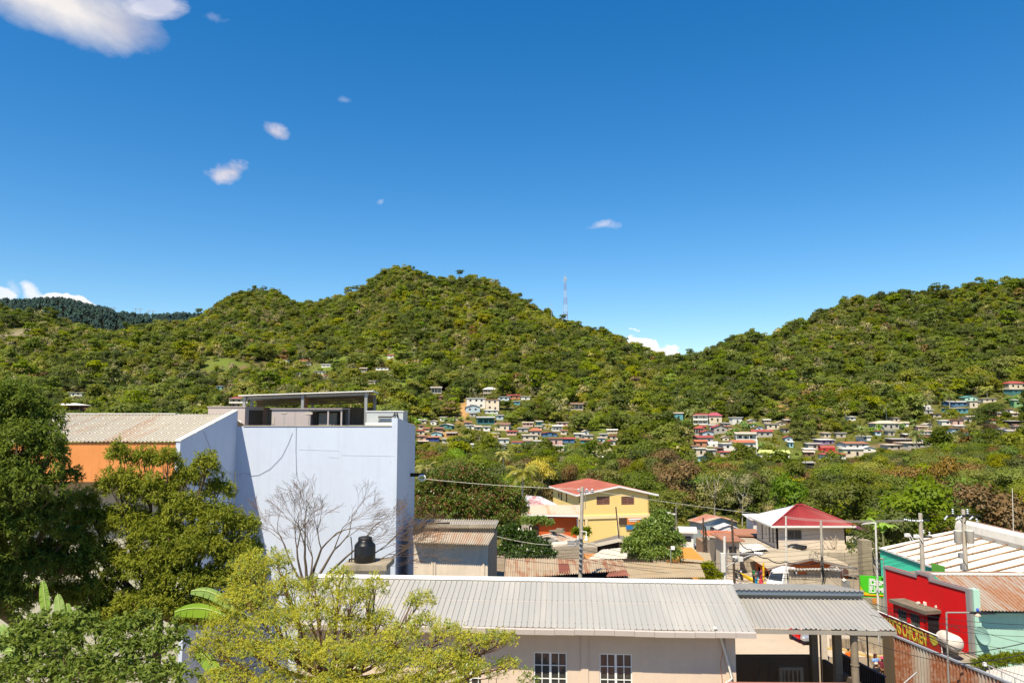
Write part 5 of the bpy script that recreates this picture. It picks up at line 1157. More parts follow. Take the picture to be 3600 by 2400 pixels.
mb = MB(); mb.sheet(W(2193, 2032, 58.6), W(2480, 2028, 58.6), W(2460, 1980, 64.6), W(2187, 1974, 64.6), 46, .05, 'sine'); mb.build('roof', metal_roof('tan sheet', (0.46, 0.37, 0.25), (0.33, 0.22, 0.11), .4, .7, (1, .1, .1), 1.4, .55), h3)
mb = MB(); a = W(2200, 2030, 59.5); b = W(2466, 2030, 59.5); mb.box(((a.x + b.x) / 2, 61.8, 1.8), (b.x - a.x, 4.6, 4.9)); mb.build('wall', M_CONC, h3)
M_RW = metal_roof('whitish rusted sheet', (0.62, 0.54, 0.43), (0.34, 0.14, 0.05), .9, .7, (.5, .5, .5), 1.1, .56, patch=.5)
h4 = thing('gabled_shack', W(1930, 1950, 90), 'white shack with a rust-patched gable roof below the terracotta house', 'house')
A_, B_, C_ = W(1925, 1885, 87), W(1997, 1912, 86.6), W(1860, 1898, 87); A2, B2, C2 = W(1972, 1866, 97), W(2037, 1892, 96), W(1906, 1876, 97)
mb = MB(); mb.sheet(C_, A_, A2, C2, 9, .04, 'sine'); mb.sheet(A_, B_, B2, A2, 9, .04, 'sine'); mb.build('roof', M_RW, h4)
zg = -4.2; ins = Vector((0, .5, -.06))
mb = MB(); mb.face([Vector((C_.x + .3, 87.5, zg)), Vector((B_.x - .2, 87.2, zg)), B_ + ins + Vector((-.2, 0, 0)), A_ + ins, C_ + ins + Vector((.3, 0, 0))])
mb.face([Vector((B_.x - .2, 87.2, zg)), Vector((B2.x - .2, 96, zg)), B2 + Vector((-.2, 0, -.06)), B_ + ins + Vector((-.2, 0, 0))]); mb.face([Vector((C2.x + .3, 97, zg)), Vector((C_.x + .3, 87.5, zg)), C_ + ins + Vector((.3, 0, 0)), C2 + Vector((.3, 0, -.06))]); mb.build('wall', paint('dirty white wall', (0.58, 0.52, 0.44), .9, .4), h4)
mb = MB(); mb.sheet(W(1898, 1907, 86.4), W(1958, 1907, 86.4), W(1952, 1893, 86.4), W(1905, 1895, 86.4), 12, .03, 'sine'); mb.build('gable_sheet', metal_roof('zinc sheet', (0.45, 0.44, 0.42), rust=.2), h4)
mb = MB(); p = W(1958, 1872, 92); mb.box(p + Vector((0, 0, .15)), (1.6, 1.2, .25), rz=.3); mb.box(p + Vector((.4, .3, .35)), (.9, .8, .2), rz=-.4); mb.build('roof_debris', plain('grey cloth', (0.22, 0.18, 0.13), .9), h4)
h4b = thing('block_wall_house', W(2010, 1950, 82), 'low house of bare concrete blocks with a white roof edge in front of the shack', 'house')
a = W(1915, 1935, 82); b = W(2100, 1935, 82)
mb = MB(); z1 = W(2000, 1922, 82).z; mb.box(((a.x + b.x) / 2, 83.5, (z1 - 4) / 2), (b.x - a.x, 3, z1 + 4)); mb.build('wall', blocks('bare block', (0.40, 0.34, 0.26), (0.26, 0.21, 0.16), .4, .2, .5), h4b)
mb = MB(); p = W(1905, 1931, 81.6); q_ = W(2000, 1914, 83); mb.hexa([p, q_, q_ + Vector((0, 2.5, 0)), p + Vector((0, 2.5, 0))], [p + Vector((0, 0, .12)), q_ + Vector((0, 0, .12)), q_ + Vector((0, 2.5, .12)), p + Vector((0, 2.5, .12))]); mb.build('roof', M_RW, h4b)
mb = MB(); p = W(2008, 1912, 82.5); mb.box(p + Vector((0, 0, -.2)), (.8, .4, 1.1)); mb.box(p + Vector((.9, .2, 0)), (.7, .3, 1.0), rz=.5); mb.build('parapet_panel', plain('zinc offcut', (0.40, 0.40, 0.40), .5, .3), h4b)
h5 = thing('grey_gabled_house', W(2170, 1920, 90), 'house with a dark grey gable roof edged in cream in front of the yellow building', 'house')
A_, L_, R_ = W(2176, 1894, 86), W(2052, 1921, 86), W(2300, 1921, 86); A2, L2, R2 = W(2172, 1879, 97), W(2070, 1906, 97), W(2285, 1906, 97)
mb = MB(); mb.sheet(L_, A_, A2, L2, 12, .03, 'sine'); mb.sheet(A_, R_, R2, A2, 12, .03, 'sine'); mb.build('roof', metal_roof('dark grey sheet', (0.20, 0.17, 0.14), rust=.3), h5)
mb = MB()
for a, b in ((L_, A_), (A_, R_)): mb.hexa([a + Vector((0, -.1, -.3)), b + Vector((0, -.1, -.3)), b + Vector((0, -.02, -.3)), a + Vector((0, -.02, -.3))], [a + Vector((0, -.1, .08)), b + Vector((0, -.1, .08)), b + Vector((0, -.02, .08)), a + Vector((0, -.02, .08))])
mb.build('barge_board', plain('cream board', (0.66, 0.58, 0.46), .7), h5)
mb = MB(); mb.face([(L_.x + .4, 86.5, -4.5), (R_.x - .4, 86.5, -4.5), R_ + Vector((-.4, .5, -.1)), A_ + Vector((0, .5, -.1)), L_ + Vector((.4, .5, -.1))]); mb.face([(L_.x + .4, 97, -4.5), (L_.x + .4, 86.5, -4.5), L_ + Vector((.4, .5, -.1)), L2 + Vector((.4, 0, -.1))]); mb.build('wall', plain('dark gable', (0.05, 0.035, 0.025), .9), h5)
h6 = thing('cream_roofed_shed', W(2135, 1965, 74), 'shed under a smooth cream roof sheet beside the concrete pole', 'shed')
mb = MB(); mb.sheet(W(2064, 1966, 70), W(2203, 1962, 70), W(2212, 1922, 78.5), W(2116, 1931, 78.5), 8, .02, 'trap'); mb.build('roof', metal_roof('cream sheet', (0.66, 0.57, 0.44), (0.45, 0.32, 0.2), .3, .6), h6)
mb = MB(); a = W(2075, 1966, 71); b = W(2196, 1966, 71); mb.box(((a.x + b.x) / 2, 74.4, 0), (b.x - a.x, 6.5, 7)); mb.build('wall', paint('ochre wall', (0.50, 0.22, 0.07), .9), h6)
h7 = thing('terracotta_house', W(1945, 1876, 97), 'terracotta-walled house with a rust-banded corrugated roof left of the yellow building', 'house')
a = W(1866, 1850, 95); b = W(2032, 1850, 95); M_TER = paint('terracotta paint', (0.42, 0.085, 0.022), .85, .2, (0.25, 0.06, 0.02), .2, .15, .5)
mb = MB(); prism(mb, (a.x, 95), (b.x, 95), 5.5, -4.2, 4.8); mb.build('wall', M_TER, h7)
mb = MB(); mb.sheet(W(1845, 1806, 94), W(2042, 1809, 94), W(2046, 1774, 100), W(1868, 1773, 100), 30, .045, 'sine'); mb.build('roof', metal_roof('rust banded sheet', (0.60, 0.49, 0.37), (0.40, 0.17, 0.06), .85, .7, (.8, .05, .05), .9, .52), h7)
mb = MB(); p = W(1845, 1807, 93.95); q_ = W(2042, 1810, 93.95); mb.hexa([p + Vector((0, 0, -.22)), q_ + Vector((0, 0, -.22)), q_ + Vector((0, .06, -.22)), p + Vector((0, .06, -.22))], [p + Vector((0, 0, .02)), q_ + Vector((0, 0, .02)), q_ + Vector((0, .06, .02)), p + Vector((0, .06, .02))]); mb.build('gutter', M_WHITE, h7)
mb = MB(); p = W(1938, 1824, 94.9); mb.box((p.x, 94.96, p.z), (.42, .06, .34)); mb.build('wall_plaque', M_WHITE, h7)
mb = MB(); mb.box((p.x - .07, 94.92, p.z), (.13, .03, .2)); mb.box((p.x + .1, 94.92, p.z + .01), (.1, .03, .16)); mb.build('plaque_mark', M_BLACK, h7)
for px in (1866, 2031):
 p = W(px, 1850, 94.8); mb = MB(); mb.box((p.x, 94.85, .4), (.18, .2, 8.6)); mb.build('corner_post', M_WHITE, h7)
mb = MB(); p = W(1882, 1862, 94.9); mb.box((p.x, 94.96, p.z - .6), (.9, .06, 2.4)); mb.build('door', plain('dark door', (0.05, 0.02, 0.015), .7), h7)
h8 = thing('yellow_building', (15, 120, -3), 'two-storey yellow building with a faded red sheet roof', 'building')
Af = W(2036, 1800, 112); Bf = W(2282, 1800, 114.6); uy = (Bf - Af); uy.z = 0; uy.normalize(); ny = Vector((-uy.y, uy.x, 0)); Wd = (Vector((Bf.x, Bf.y, 0)) - Vector((Af.x, Af.y, 0))).length
M_YW = paint('yellow paint', (0.82, 0.61, 0.23), .8, .12, (0.5, 0.34, 0.12), .2, .12, .4)
A0_ = Vector((Af.x, Af.y, 0)); Pk = A0_ + uy * (Wd * .56); DL_ = 13.5; zE, zR_ = 6.0, 7.05
hs8 = [hole_px(A0_, A0_ + uy * Wd, 2097, 2144, 1745, 1773), hole_px(A0_, A0_ + uy * Wd, 2184, 2230, 1745, 1773)]
mb = MB(); wall(mb, A0_, A0_ + uy * Wd, -4.3, zE - .1, hs8, .2)
gp = [A0_ + Vector((0, 0, zE - .1)), A0_ + uy * Wd + Vector((0, 0, zE - .1)), Pk + Vector((0, 0, zR_ - .12))]
mb.face(gp); hl = []
Lw0 = A0_ + ny * DL_
for px, py0, py1 in ((1962, 1728, 1748), (1971, 1729, 1760), (1989, 1731, 1766)):
 p = RP(px, py0, A0_, uy); q_ = RP(px + 4.5, py1, A0_, uy); s0 = (Vector((p.x, p.y, 0)) - Lw0).dot(-ny); s1 = (Vector((q_.x, q_.y, 0)) - Lw0).dot(-ny); hl.append((min(s0, s1), max(s0, s1) + .1, min(p.z, q_.z), max(p.z, q_.z)))
wall(mb, Lw0, A0_, -4.3, zE - .1, hl, .2); wall(mb, A0_ + uy * Wd, A0_ + uy * Wd + ny * DL_, -4.3, zE - .1, (), .2); mb.build('wall', M_YW, h8)
M_BRG = plain('brown louvre', (0.16, 0.07, 0.05), .6); M_BRF = plain('brown frame', (0.30, 0.16, 0.10), .6)
for h in hs8: window(h8, A0_, A0_ + uy * Wd, h, 2, 5, M_BRF, M_BRG, .08, .06)
for h in hl: window(h8, Lw0, A0_, h, 1, 2, M_BRF, M_BRG, .06, .06)
mb = MB(); fo = -ny * .45; bo = ny * (DL_ + .5)
eL = A0_ - uy * .5 + Vector((0, 0, zE - .12)); eR = A0_ + uy * (Wd + 1.4) + Vector((0, 0, zE - .38)); pk = Pk + Vector((0, 0, zR_))
mb.sheet(eL + fo, pk + fo, pk + bo, eL + bo, 16, .03, 'rib'); mb.sheet(pk + fo, eR + fo, eR + bo, pk + bo, 16, .03, 'rib'); mb.build('roof', metal_roof('faded red sheet', (0.36, 0.10, 0.055), (0.4, 0.18, 0.1), .3, .6, (1, 1, .2), .5), h8)
mb = MB()
for a, b in ((eL, pk), (pk, eR)): mb.hexa([a + fo + Vector((0, 0, -.25)), b + fo + Vector((0, 0, -.25)), b + fo + ny * .06 + Vector((0, 0, -.25)), a + fo + ny * .06 + Vector((0, 0, -.25))], [a + fo + Vector((0, 0, .03)), b + fo + Vector((0, 0, .03)), b + fo + ny * .06 + Vector((0, 0, .03)), a + fo + ny * .06 + Vector((0, 0, .03))])
mb.hexa([eR + fo + ny * .08 + Vector((-.1, 0, -.22)), eR + fo + ny * .08 + Vector((.1, 0, -.22)), eR + bo + Vector((.1, 0, -.22)), eR + bo + Vector((-.1, 0, -.22))], [eR + fo + ny * .08 + Vector((-.1, 0, .0)), eR + fo + ny * .08 + Vector((.1, 0, .0)), eR + bo + Vector((.1, 0, .0)), eR + bo + Vector((-.1, 0, .0))])
mb.hexa([eL + fo + ny * .08 + Vector((-.1, 0, -.22)), eL + fo + ny * .08 + Vector((.1, 0, -.22)), eL + bo + Vector((.1, 0, -.22)), eL + bo + Vector((-.1, 0, -.22))], [eL + fo + ny * .08 + Vector((-.1, 0, .0)), eL + fo + ny * .08 + Vector((.1, 0, .0)), eL + bo + Vector((.1, 0, .0)), eL + bo + Vector((-.1, 0, .0))]); mb.build('barge_board', M_WHITE, h8)
M_YL = paint('pale yellow band', (0.84, 0.68, 0.36), .8, .1)
mb = MB(); q = lambda s, k, z: A0_ + uy * s - ny * k + Vector((0, 0, z))
mb.hexa([q(-.1, .14, 2.25), q(Wd + .05, .14, 2.25), q(Wd + .05, -.05, 2.25), q(-.1, -.05, 2.25)], [q(-.1, .14, 2.75), q(Wd + .05, .14, 2.75), q(Wd + .05, -.05, 2.75), q(-.1, -.05, 2.75)])
for s in (.9, 5.9, Wd - .4): mb.hexa([q(s, .12, -4.3), q(s + .4, .12, -4.3), q(s + .4, -.05, -4.3), q(s, -.05, -4.3)], [q(s, .12, 2.24), q(s + .4, .12, 2.24), q(s + .4, -.05, 2.24), q(s, -.05, 2.24)])
mb.build('pale_band', M_YL, h8)
def panel(px0, px1, py0, py1, mat, name, k_=.16):
 h = hole_px(A0_, A0_ + uy * Wd, px0, px1, py0, py1); mb = MB(); mb.hexa([q(h[0], k_ + .03, h[2]), q(h[1], k_ + .03, h[2]), q(h[1], k_, h[2]), q(h[0], k_, h[2])], [q(h[0], k_ + .03, h[3]), q(h[1], k_ + .03, h[3]), q(h[1], k_, h[3]), q(h[0], k_, h[3])]); return mb.build(name, mat, h8)
panel(2174, 2201, 1819, 1841, plain('brown photo panel', (0.10, 0.055, 0.035), .6, var=.5), 'picture_panel')
panel(2203, 2262, 1819, 1841, plain('orange banner', (0.75, 0.22, 0.03), .6, var=.2), 'banner')
panel(2207, 2255, 1821, 1825, M_WHITE, 'banner_strip', .2); panel(2210, 2236, 1829, 1831, M_WHITE, 'banner_strip', .2)
panel(2199, 2242, 1845, 1858, plain('blue board', (0.02, 0.20, 0.5), .6, var=.2), 'blue_board')
panel(2054, 2062, 1828, 1845, M_BRG, 'window', .01)
h9 = thing('white_roofed_house', W(1900, 1800, 120), 'house with a bluish white roof streaked by rust behind the terracotta house', 'house')
mb = MB(); a, b, c_, d = W(1828, 1779, 117), W(1968, 1777, 117), W(1902, 1745, 125), W(1850, 1740, 125); mb.sheet(a, b, c_, d, 24, .04, 'sine'); mb.build('roof', metal_roof('bluish white sheet', (0.56, 0.58, 0.62), (0.26, 0.06, 0.04), .9, .6, (.6, .12, .12), 1.0, .5), h9)
mb = MB(); mb.box(((a.x + b.x) / 2, 121, -.6), (b.x - a.x - 1, 7, 7.2)); mb.build('wall', paint('greyish wall', (0.40, 0.34, 0.29), .9), h9)
h9b = thing('teal_striped_kiosk', W(1840, 1880, 100), 'small kiosk with a teal and white stripe left of the terracotta house', 'kiosk')
mb = MB(); a = W(1806, 1880, 100); b = W(1864, 1880, 100); mb.box(((a.x + b.x) / 2, 101, -1), (b.x - a.x, 2, 6.0)); mb.build('wall', plain('mauve wall', (0.22, 0.14, 0.11), .8), h9b)
mb = MB(); p = W(1835, 1868, 100); mb.box((p.x, 99.93, p.z), (b.x - a.x, .1, .45)); mb.build('white_stripe', M_WHITE, h9b); mb = MB(); mb.box((p.x, 99.93, p.z - .55), (b.x - a.x, .1, .6)); mb.build('teal_stripe', plain('teal stripe', (0.03, 0.25, 0.22), .6), h9b)
h10 = thing('red_hip_house', (38, 98, .9), 'new grey plastered house with a red hip roof whose one slope gleams white', 'house')
za = .95; xw0 = W(2730, 1880, 95).x; xw1 = W(2974, 1880, 95).x; zt6 = 3.85
M_PL = paint('raw plaster', (0.64, 0.545, 0.44), .9, .2, (0.34, 0.29, 0.24), .1, .1, .6)
hf = hole_px((xw0, 95), (xw1, 95), 2768, 2819, 1861, 1895)
mb = MB(); wall(mb, (xw0, 95), (xw1, 95), za, zt6 - .12, [hf], .2)
hw = []
for px0, px1, py0, py1 in ((2676, 2683, 1842, 1896), (2691, 2695, 1851, 1884), (2701, 2709, 1848, 1906), (2713, 2721, 1851, 1909), (2723.5, 2727, 1860, 1895)):
 p = RP(px0, py0, (xw0, 95, 0), (1, 0, 0)); q_ = RP(px1, py1, (xw0, 95, 0), (1, 0, 0)); hw.append((102.6 - p.y, 102.6 - q_.y, max(za, min(p.z, q_.z)), min(zt6 - .2, max(p.z, q_.z))))
wall(mb, (xw0, 102.6), (xw0, 95), za, zt6 - .12, hw, .2); wall(mb, (xw1, 95), (xw1, 102.6), za, zt6 - .12, (), .2); mb.build('wall', M_PL, h10)
window(h10, (xw0, 95), (xw1, 95), hf, 2, 1, M_STEEL, glass('house window', (0.05, 0.05, 0.045), .12), .05, .1)
for h in hw: window(h10, (xw0, 102.6), (xw0, 95), h, 1, 1, None, M_DARK, .05, .12, name='door' if h[3] - h[2] > 2 else 'window')
FL, FR_, BL2, BR2 = Vector((xw0 - .8, 94.2, zt6)), Vector((xw1 + .9, 94.2, zt6)), Vector((xw0 - .8, 103.4, zt6)), Vector((xw1 + .9, 103.4, zt6))
AP1 = Vector((W(2803, 1769, 98.4).x, 98.6, 5.95)); AP2 = Vector((W(2818, 1769, 98.4).x + .2, 98.6, 5.95))
M_REDR = metal_roof('red tile sheet', (0.27, 0.030, 0.030), (0.22, 0.05, 0.04), .2, .55, (1, .1, .1), 1.5)
mb = MB(); mb.sheet(FL, FR_, AP2, AP1, 30, .04, 'sine'); mb.sheet(FR_, BR2, AP2, AP2, 22, .04, 'sine'); mb.sheet(BR2, BL2, AP1, AP2, 22, .04, 'sine'); mb.build('roof', M_REDR, h10)
mb = MB(); mb.sheet(BL2, FL, AP1, AP1, 22, .04, 'sine'); mb.build('sheen_roof_slope', metal_roof('roof slope sheen', (0.66, 0.64, 0.64), (0.5, 0.3, 0.28), .3, .3, (.1, 1, .1), 1.5), h10)  # sheen of the reflective slope put into its white colour
mb = MB()
for a, b in ((FL, AP1), (FR_, AP2), (AP1, AP2)): mb.tube([a + Vector((0, 0, .05)), b + Vector((0, 0, .05))], .10, 6)
mb.build('ridge_tile', plain('red ridge', (0.30, 0.03, 0.035), .6), h10)
mb = MB()
for a, b in ((FL, FR_), (BL2, FL), (FR_, BR2)):
 d_ = (b - a).normalized(); n_ = Vector((d_.y, -d_.x, 0)) * .07
 mb.hexa([a + n_ + Vector((0, 0, -.2)), b + n_ + Vector((0, 0, -.2)), b - n_ + Vector((0, 0, -.2)), a - n_ + Vector((0, 0, -.2))], [a + n_ * 1.2 + Vector((0, 0, .03)), b + n_ * 1.2 + Vector((0, 0, .03)), b - n_ + Vector((0, 0, .03)), a - n_ + Vector((0, 0, .03))])
mb.build('gutter', M_WHITE, h10)
tr = thing('terrace', (40, 97, 0), 'streaked concrete terrace carrying the red hip house', 'terrace')
mb = MB(); x0 = W(2560, 1920, 93).x; x1 = W(3032, 1920, 93).x; mb.box(((x0 + x1) / 2 + 3, 99, -1.6), (x1 - x0 + 6, 12.6, 5.0)); mb.build('retaining_wall', paint('streaked concrete', (0.42, 0.36, 0.28), .92, .4, (0.16, 0.135, 0.10), .1, .85, .7, .2), tr)
tp = tag(rock('tarp_bundle', (W(2800, 1910, 94.2).x, 94.2, 1.25), .5, 'shiny black plastic tarpaulin bundle on the terrace', plain('black tarp', (0.02, 0.02, 0.022), .25, spec=.6), None, 5, (2.3, .6, .8)), cat='tarpaulin')
jk = thing('scrap_frames', W(2920, 1915, 94), 'heap of pale scrap frames and offcuts on the terrace', 'scrap heap')
mb = MB(); c_ = W(2918, 1912, 94.2)
for k in range(9): a = c_ + Vector((rng.uniform(-.9, .9), rng.uniform(-.3, .3), 0)); mb.tube([a, a + Vector((rng.uniform(-.8, .8), 0, rng.uniform(.3, 1.1)))], .045, 5)
mb.build('bars', plain('pale scrap', (0.5, 0.42, 0.33), .8), jk)
for dx, l in ((0, 'cream carton beside the scrap heap on the terrace'), (.62, 'cream carton at the terrace end next to another carton')):
 p = W(2948, 1915, 94.2); tag(MB().box((p.x + dx, 94.3, 1.25), (.6, .5, .65)).box((p.x + dx, 94.3, 1.585), (.56, .2, .02)).build('carton', plain('cream carton', (0.62, 0.53, 0.41), .8)), l, 'carton', 'cartons on the terrace')
ml = thing('mauve_canopy', W(3010, 1850, 96), 'small mauve sheet canopy on thin posts beside the red hip house', 'canopy')
mb = MB(); mb.sheet(W(2985, 1846, 96), W(3028, 1863, 95), W(3046, 1862, 99), W(3005, 1843, 101), 10, .03, 'sine'); mb.build('roof', metal_roof('mauve sheet', (0.27, 0.06, 0.13), rust=.1), ml)
mb = MB()
for px in (2998, 3009, 3018): p = W(px, 1862, 95.5); mb.tube([(p.x, 95.5, .9), p], .04, 6)
mb.tube([W(3000, 1868, 97), W(3118, 1905, 90)], .08, 6); mb.build('post', M_STEEL, ml)
s1 = thing('corner_shop', (32, 87, -2), 'corner shop with a broad tan roof and orange red walls hung with clothes', 'shop')
ap = Vector((W(2851, 1962, 86).x, 86, W(2851, 1962, 86).z)); el = W(2697, 1997, 86); er = W(3015, 1997, 86)
Yk = 92.4
apb, elb, erb = ap + Vector((0, Yk - 86, .1)), el + Vector((0, Yk - 86, 0)), er + Vector((0, Yk - 86, 0))
mb = MB(); mb.sheet(el, ap, apb, elb, 10, .02, 'sine'); mb.sheet(ap, er, erb, apb, 10, .02, 'sine'); mb.build('roof', metal_roof('tan cement sheet', (0.42, 0.35, 0.25), (0.27, 0.22, 0.15), .5, .85, (.4, .4, .4), .6), s1)
mb = MB()
for a, b in ((el, ap), (ap, er)): mb.hexa([a + Vector((0, -.08, -.22)), b + Vector((0, -.08, -.22)), b + Vector((0, 0, -.22)), a + Vector((0, 0, -.22))], [a + Vector((0, -.08, .04)), b + Vector((0, -.08, .04)), b, a])
mb.build('barge_board', plain('grey brown board', (0.24, 0.19, 0.16), .8), s1)
xs0 = el.x + .7; M_OR2 = paint('orange shop paint', (0.55, 0.13, 0.03), .85, .3)
mb = MB(); hs2 = [(.8, 1.9, -2.2, .0), (3.6, 4.6, -2.2, -.1)]; wall(mb, (xs0, 92.2), (xs0, 87), -3, .0, [(.6, 1.7, -3, -.4), (3.4, 4.5, -3, -.4)], .15); wall(mb, (xs0, 87), (er.x - .6, 87), -3, .0, [(1.0, 2.0, -3, -.3)], .15)
mb.face([(xs0, 87.05, 0), (er.x - .6, 87.05, 0), (ap.x, 87.05, ap.z - .15)]); mb.build('wall', M_OR2, s1)
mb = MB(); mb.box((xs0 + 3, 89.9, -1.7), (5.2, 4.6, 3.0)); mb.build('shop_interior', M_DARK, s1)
mb = MB(); p = W(2684, 2064, 85.5); mb.tube([(p.x, 85.5, -2.2), W(2684, 1977, 85.5)], .11, 8); o = tag(mb.build('yellow_post', plain('yellow paint', (0.78, 0.46, 0.01), .5)), 'bright yellow post at the corner of the clothes shop', 'post')
for k, (px, py, c1, lb) in enumerate(((2664, 2005, (0.02, 0.02, 0.05), 'long black dress hanging at the shop wall'), (2676, 2003, (0.28, 0.05, 0.12), 'plum coloured dress hanging beside the yellow post'))):
 p = W(px, py, 86.6); mb = MB(); mb.lathe(p + Vector((0, 0, -1.3)), [(.32, 0), (.28, .4), (.18, .8), (.22, 1.1), (.1, 1.25), (.03, 1.35)], 10, axis=Matrix.Diagonal((1, .4, 1)).to_3x3()); tag(mb.build('hanging_dress', plain('cloth%d' % k, c1, .9)), lb, 'dress')
h11 = thing('tan_roofed_house', W(2450, 1985, 72), 'low house with a smooth tan roof and orange wall right of the round green tree', 'house')
mb = MB(); a, b, c_, d = W(2390, 1970, 70), W(2504, 1980, 70), W(2496, 1943, 78), W(2392, 1931, 78); mb.sheet(a, b, c_, d, 7, .015, 'trap'); mb.build('roof', metal_roof('smooth tan sheet', (0.40, 0.31, 0.19), (0.34, 0.24, 0.13), .3, .7), h11)
mb = MB(); mb.hexa([(a.x + .2, 70.5, -3), (b.x - .2, 70.5, -3), (b.x - .2, 77, -3), (a.x + .2, 77, -3)], [(a.x + .2, 70.5, a.z - .12), (b.x - .2, 70.5, b.z - .12), (b.x - .2, 77, a.z), (a.x + .2, 77, a.z)]); mb.build('wall', paint('orange low wall', (0.60, 0.24, 0.04), .85, .3), h11)
h12 = thing('tile_roofed_house', W(2550, 1920, 115), 'house with a clay orange tile roof among wooden poles', 'house')
mb = MB(); a, b, c_, d = W(2482, 1903, 110), W(2648, 1903, 110), W(2638, 1866, 118), W(2460, 1863, 118); mb.sheet(a, b, c_, d, 26, .07, 'sine', 8, .02); mb.build('roof', metal_roof('clay tile', (0.52, 0.18, 0.09), (0.3, 0.11, 0.06), .5, .8, (1, 1, 1), 3), h12)
mb = MB(); mb.box(((a.x + b.x) / 2, 114, -3.3), (b.x - a.x - .6, 6.4, 4.2)); mb.build('wall', paint('brown wall', (0.28, 0.18, 0.12), .9), h12)
h13 = thing('pale_teal_house', W(2510, 1870, 128), 'pale bluish gabled house with a half rusted roof', 'house')
A_, L_, R_ = W(2536, 1818, 124), W(2464, 1838, 122), W(2600, 1836, 126); A2, L2, R2 = W(2482, 1806, 136), W(2416, 1828, 132), W(2560, 1820, 138)
mb = MB(); mb.sheet(L_, A_, A2, L2, 18, .04, 'sine'); mb.sheet(A_, R_, R2, A2, 12, .04, 'sine'); mb.build('roof', metal_roof('half rusted sheet', (0.58, 0.48, 0.40), (0.30, 0.09, 0.04), .95, .7, (.25, .25, .25), .8, .42, patch=.5), h13)
mb = MB(); mb.face([Vector((L_.x + .3, 122.5, -6)), Vector((R_.x - .3, 126.4, -6)), R_ + Vector((-.3, .4, -.1)), A_ + Vector((0, .4, -.1)), L_ + Vector((.3, .4, -.1))]); mb.face([Vector((L2.x + .4, 132, -6)), Vector((L_.x + .3, 122.5, -6)), L_ + Vector((.3, .4, -.1)), L2 + Vector((.4, 0, -.1))]); mb.build('wall', paint('bluish plaster', (0.44, 0.52, 0.52), .85, .2), h13)
mb = MB(); p = W(2510, 1858, 122.8); mb.box((p.x, 123.4, p.z), (1.0, .3, .5)); mb.build('window', M_GLASS, h13)
h13b = thing('white_outhouse', W(2545, 1865, 121), 'small white gabled outhouse in front of the bluish gabled house', 'shed')
mb = MB(); a = W(2525, 1866, 120); b = W(2598, 1866, 120); mb.slab([(a.x, 120, -5), (b.x, 120, -5), (b.x, 120, a.z + .3), ((a.x + b.x) / 2, 120, a.z + .9), (a.x, 120, a.z + .3)], (0, 2.5, 0)); mb.build('wall', M_WHITE, h13b)
mb = MB(); mb.sheet((a.x - .2, 119.8, a.z + .3), ((a.x + b.x) / 2, 119.8, a.z + .96), ((a.x + b.x) / 2, 122.6, a.z + .96), (a.x - .2, 122.6, a.z + .3), 6, .02, 'sine'); mb.sheet(((a.x + b.x) / 2, 119.8, a.z + .96), (b.x + .2, 119.8, a.z + .3), (b.x + .2, 122.6, a.z + .3), ((a.x + b.x) / 2, 122.6, a.z + .96), 6, .02, 'sine'); mb.build('roof', metal_roof('white tin', (0.66, 0.63, 0.58), rust=.2), h13b)
h14 = thing('pale_flat_house', W(2630, 1960, 97), 'house with a glaring white sheet roof next to the terrace wall', 'house')
mb = MB(); a, b, c_, d = W(2597, 1940, 92), W(2632, 1942, 91.5), W(2704, 1926, 98), W(2552, 1905, 101); a2 = W(2560, 1912, 97)
mb.sheet(W(2605, 1942, 92), W(2702, 1928, 93), W(2656, 1904, 101), W(2553, 1908, 100), 12, .03, 'sine'); mb.build('roof', metal_roof('glaring white sheet', (0.68, 0.65, 0.58), rust=.12), h14)
mb = MB(); mb.hexa([(28.0, 93, -3.5), (30.2, 93, -3.5), (31.5, 100, -3.5), (28.6, 100, -3.5)], [(28.0, 93, .0), (30.2, 93, .3), (31.5, 100, .5), (28.6, 100, .3)]); mb.build('wall', M_CONCL, h14)
h15 = thing('grey_plank_shed', W(2510, 1940, 103), 'shed of weathered vertical grey planks behind the white pole', 'shed')
mb = MB(); a = W(2496, 1950, 98); b = W(2528, 1962, 93); mb.sheet((a.x, 98, -4), (b.x, 93, -4), (b.x, 93, b.z + 2.4), (a.x, 98, a.z + 2.2), 16, .03, 'trap'); mb.build('plank_wall', plain('grey planks', (0.20, 0.17, 0.14), .9, var=.4), h15)
mb = MB(); mb.sheet((a.x - .1, 98, a.z + 2.25), (b.x, 92.8, b.z + 2.45), (b.x + 1.8, 93.5, b.z + 2.7), (a.x + 1.8, 98.5, a.z + 2.5), 8, .03, 'sine'); mb.build('roof', metal_roof('grey brown sheet', (0.44, 0.37, 0.29), (0.28, 0.13, 0.055), .6, .7, (1, .1, .1), 1.4, .5), h15)
sgn = thing('round_street_sign', W(2374, 1853, 110), 'small white no-entry style road sign with a red ring on a thin pole', 'road sign')
mb = MB(); p = W(2374, 1853, 110); mb.box((p.x, 110, p.z), (.5, .04, .55)); mb.build('plate', M_WHITE, sgn)
mb = MB(); mb.tube([(p.x + .17 * math.cos(t * PI / 8), 109.96, p.z + .19 * math.sin(t * PI / 8)) for t in range(17)], .022, 5); mb.build('red_ring', plain('sign red paint', (0.5, 0.01, 0.01), .5), sgn)
mb = MB(); mb.tube([(p.x + .1, 110.1, -4.5), (p.x + .1, 110.1, p.z + 2.8)], .03, 6); mb.build('pole', M_STEEL, sgn)
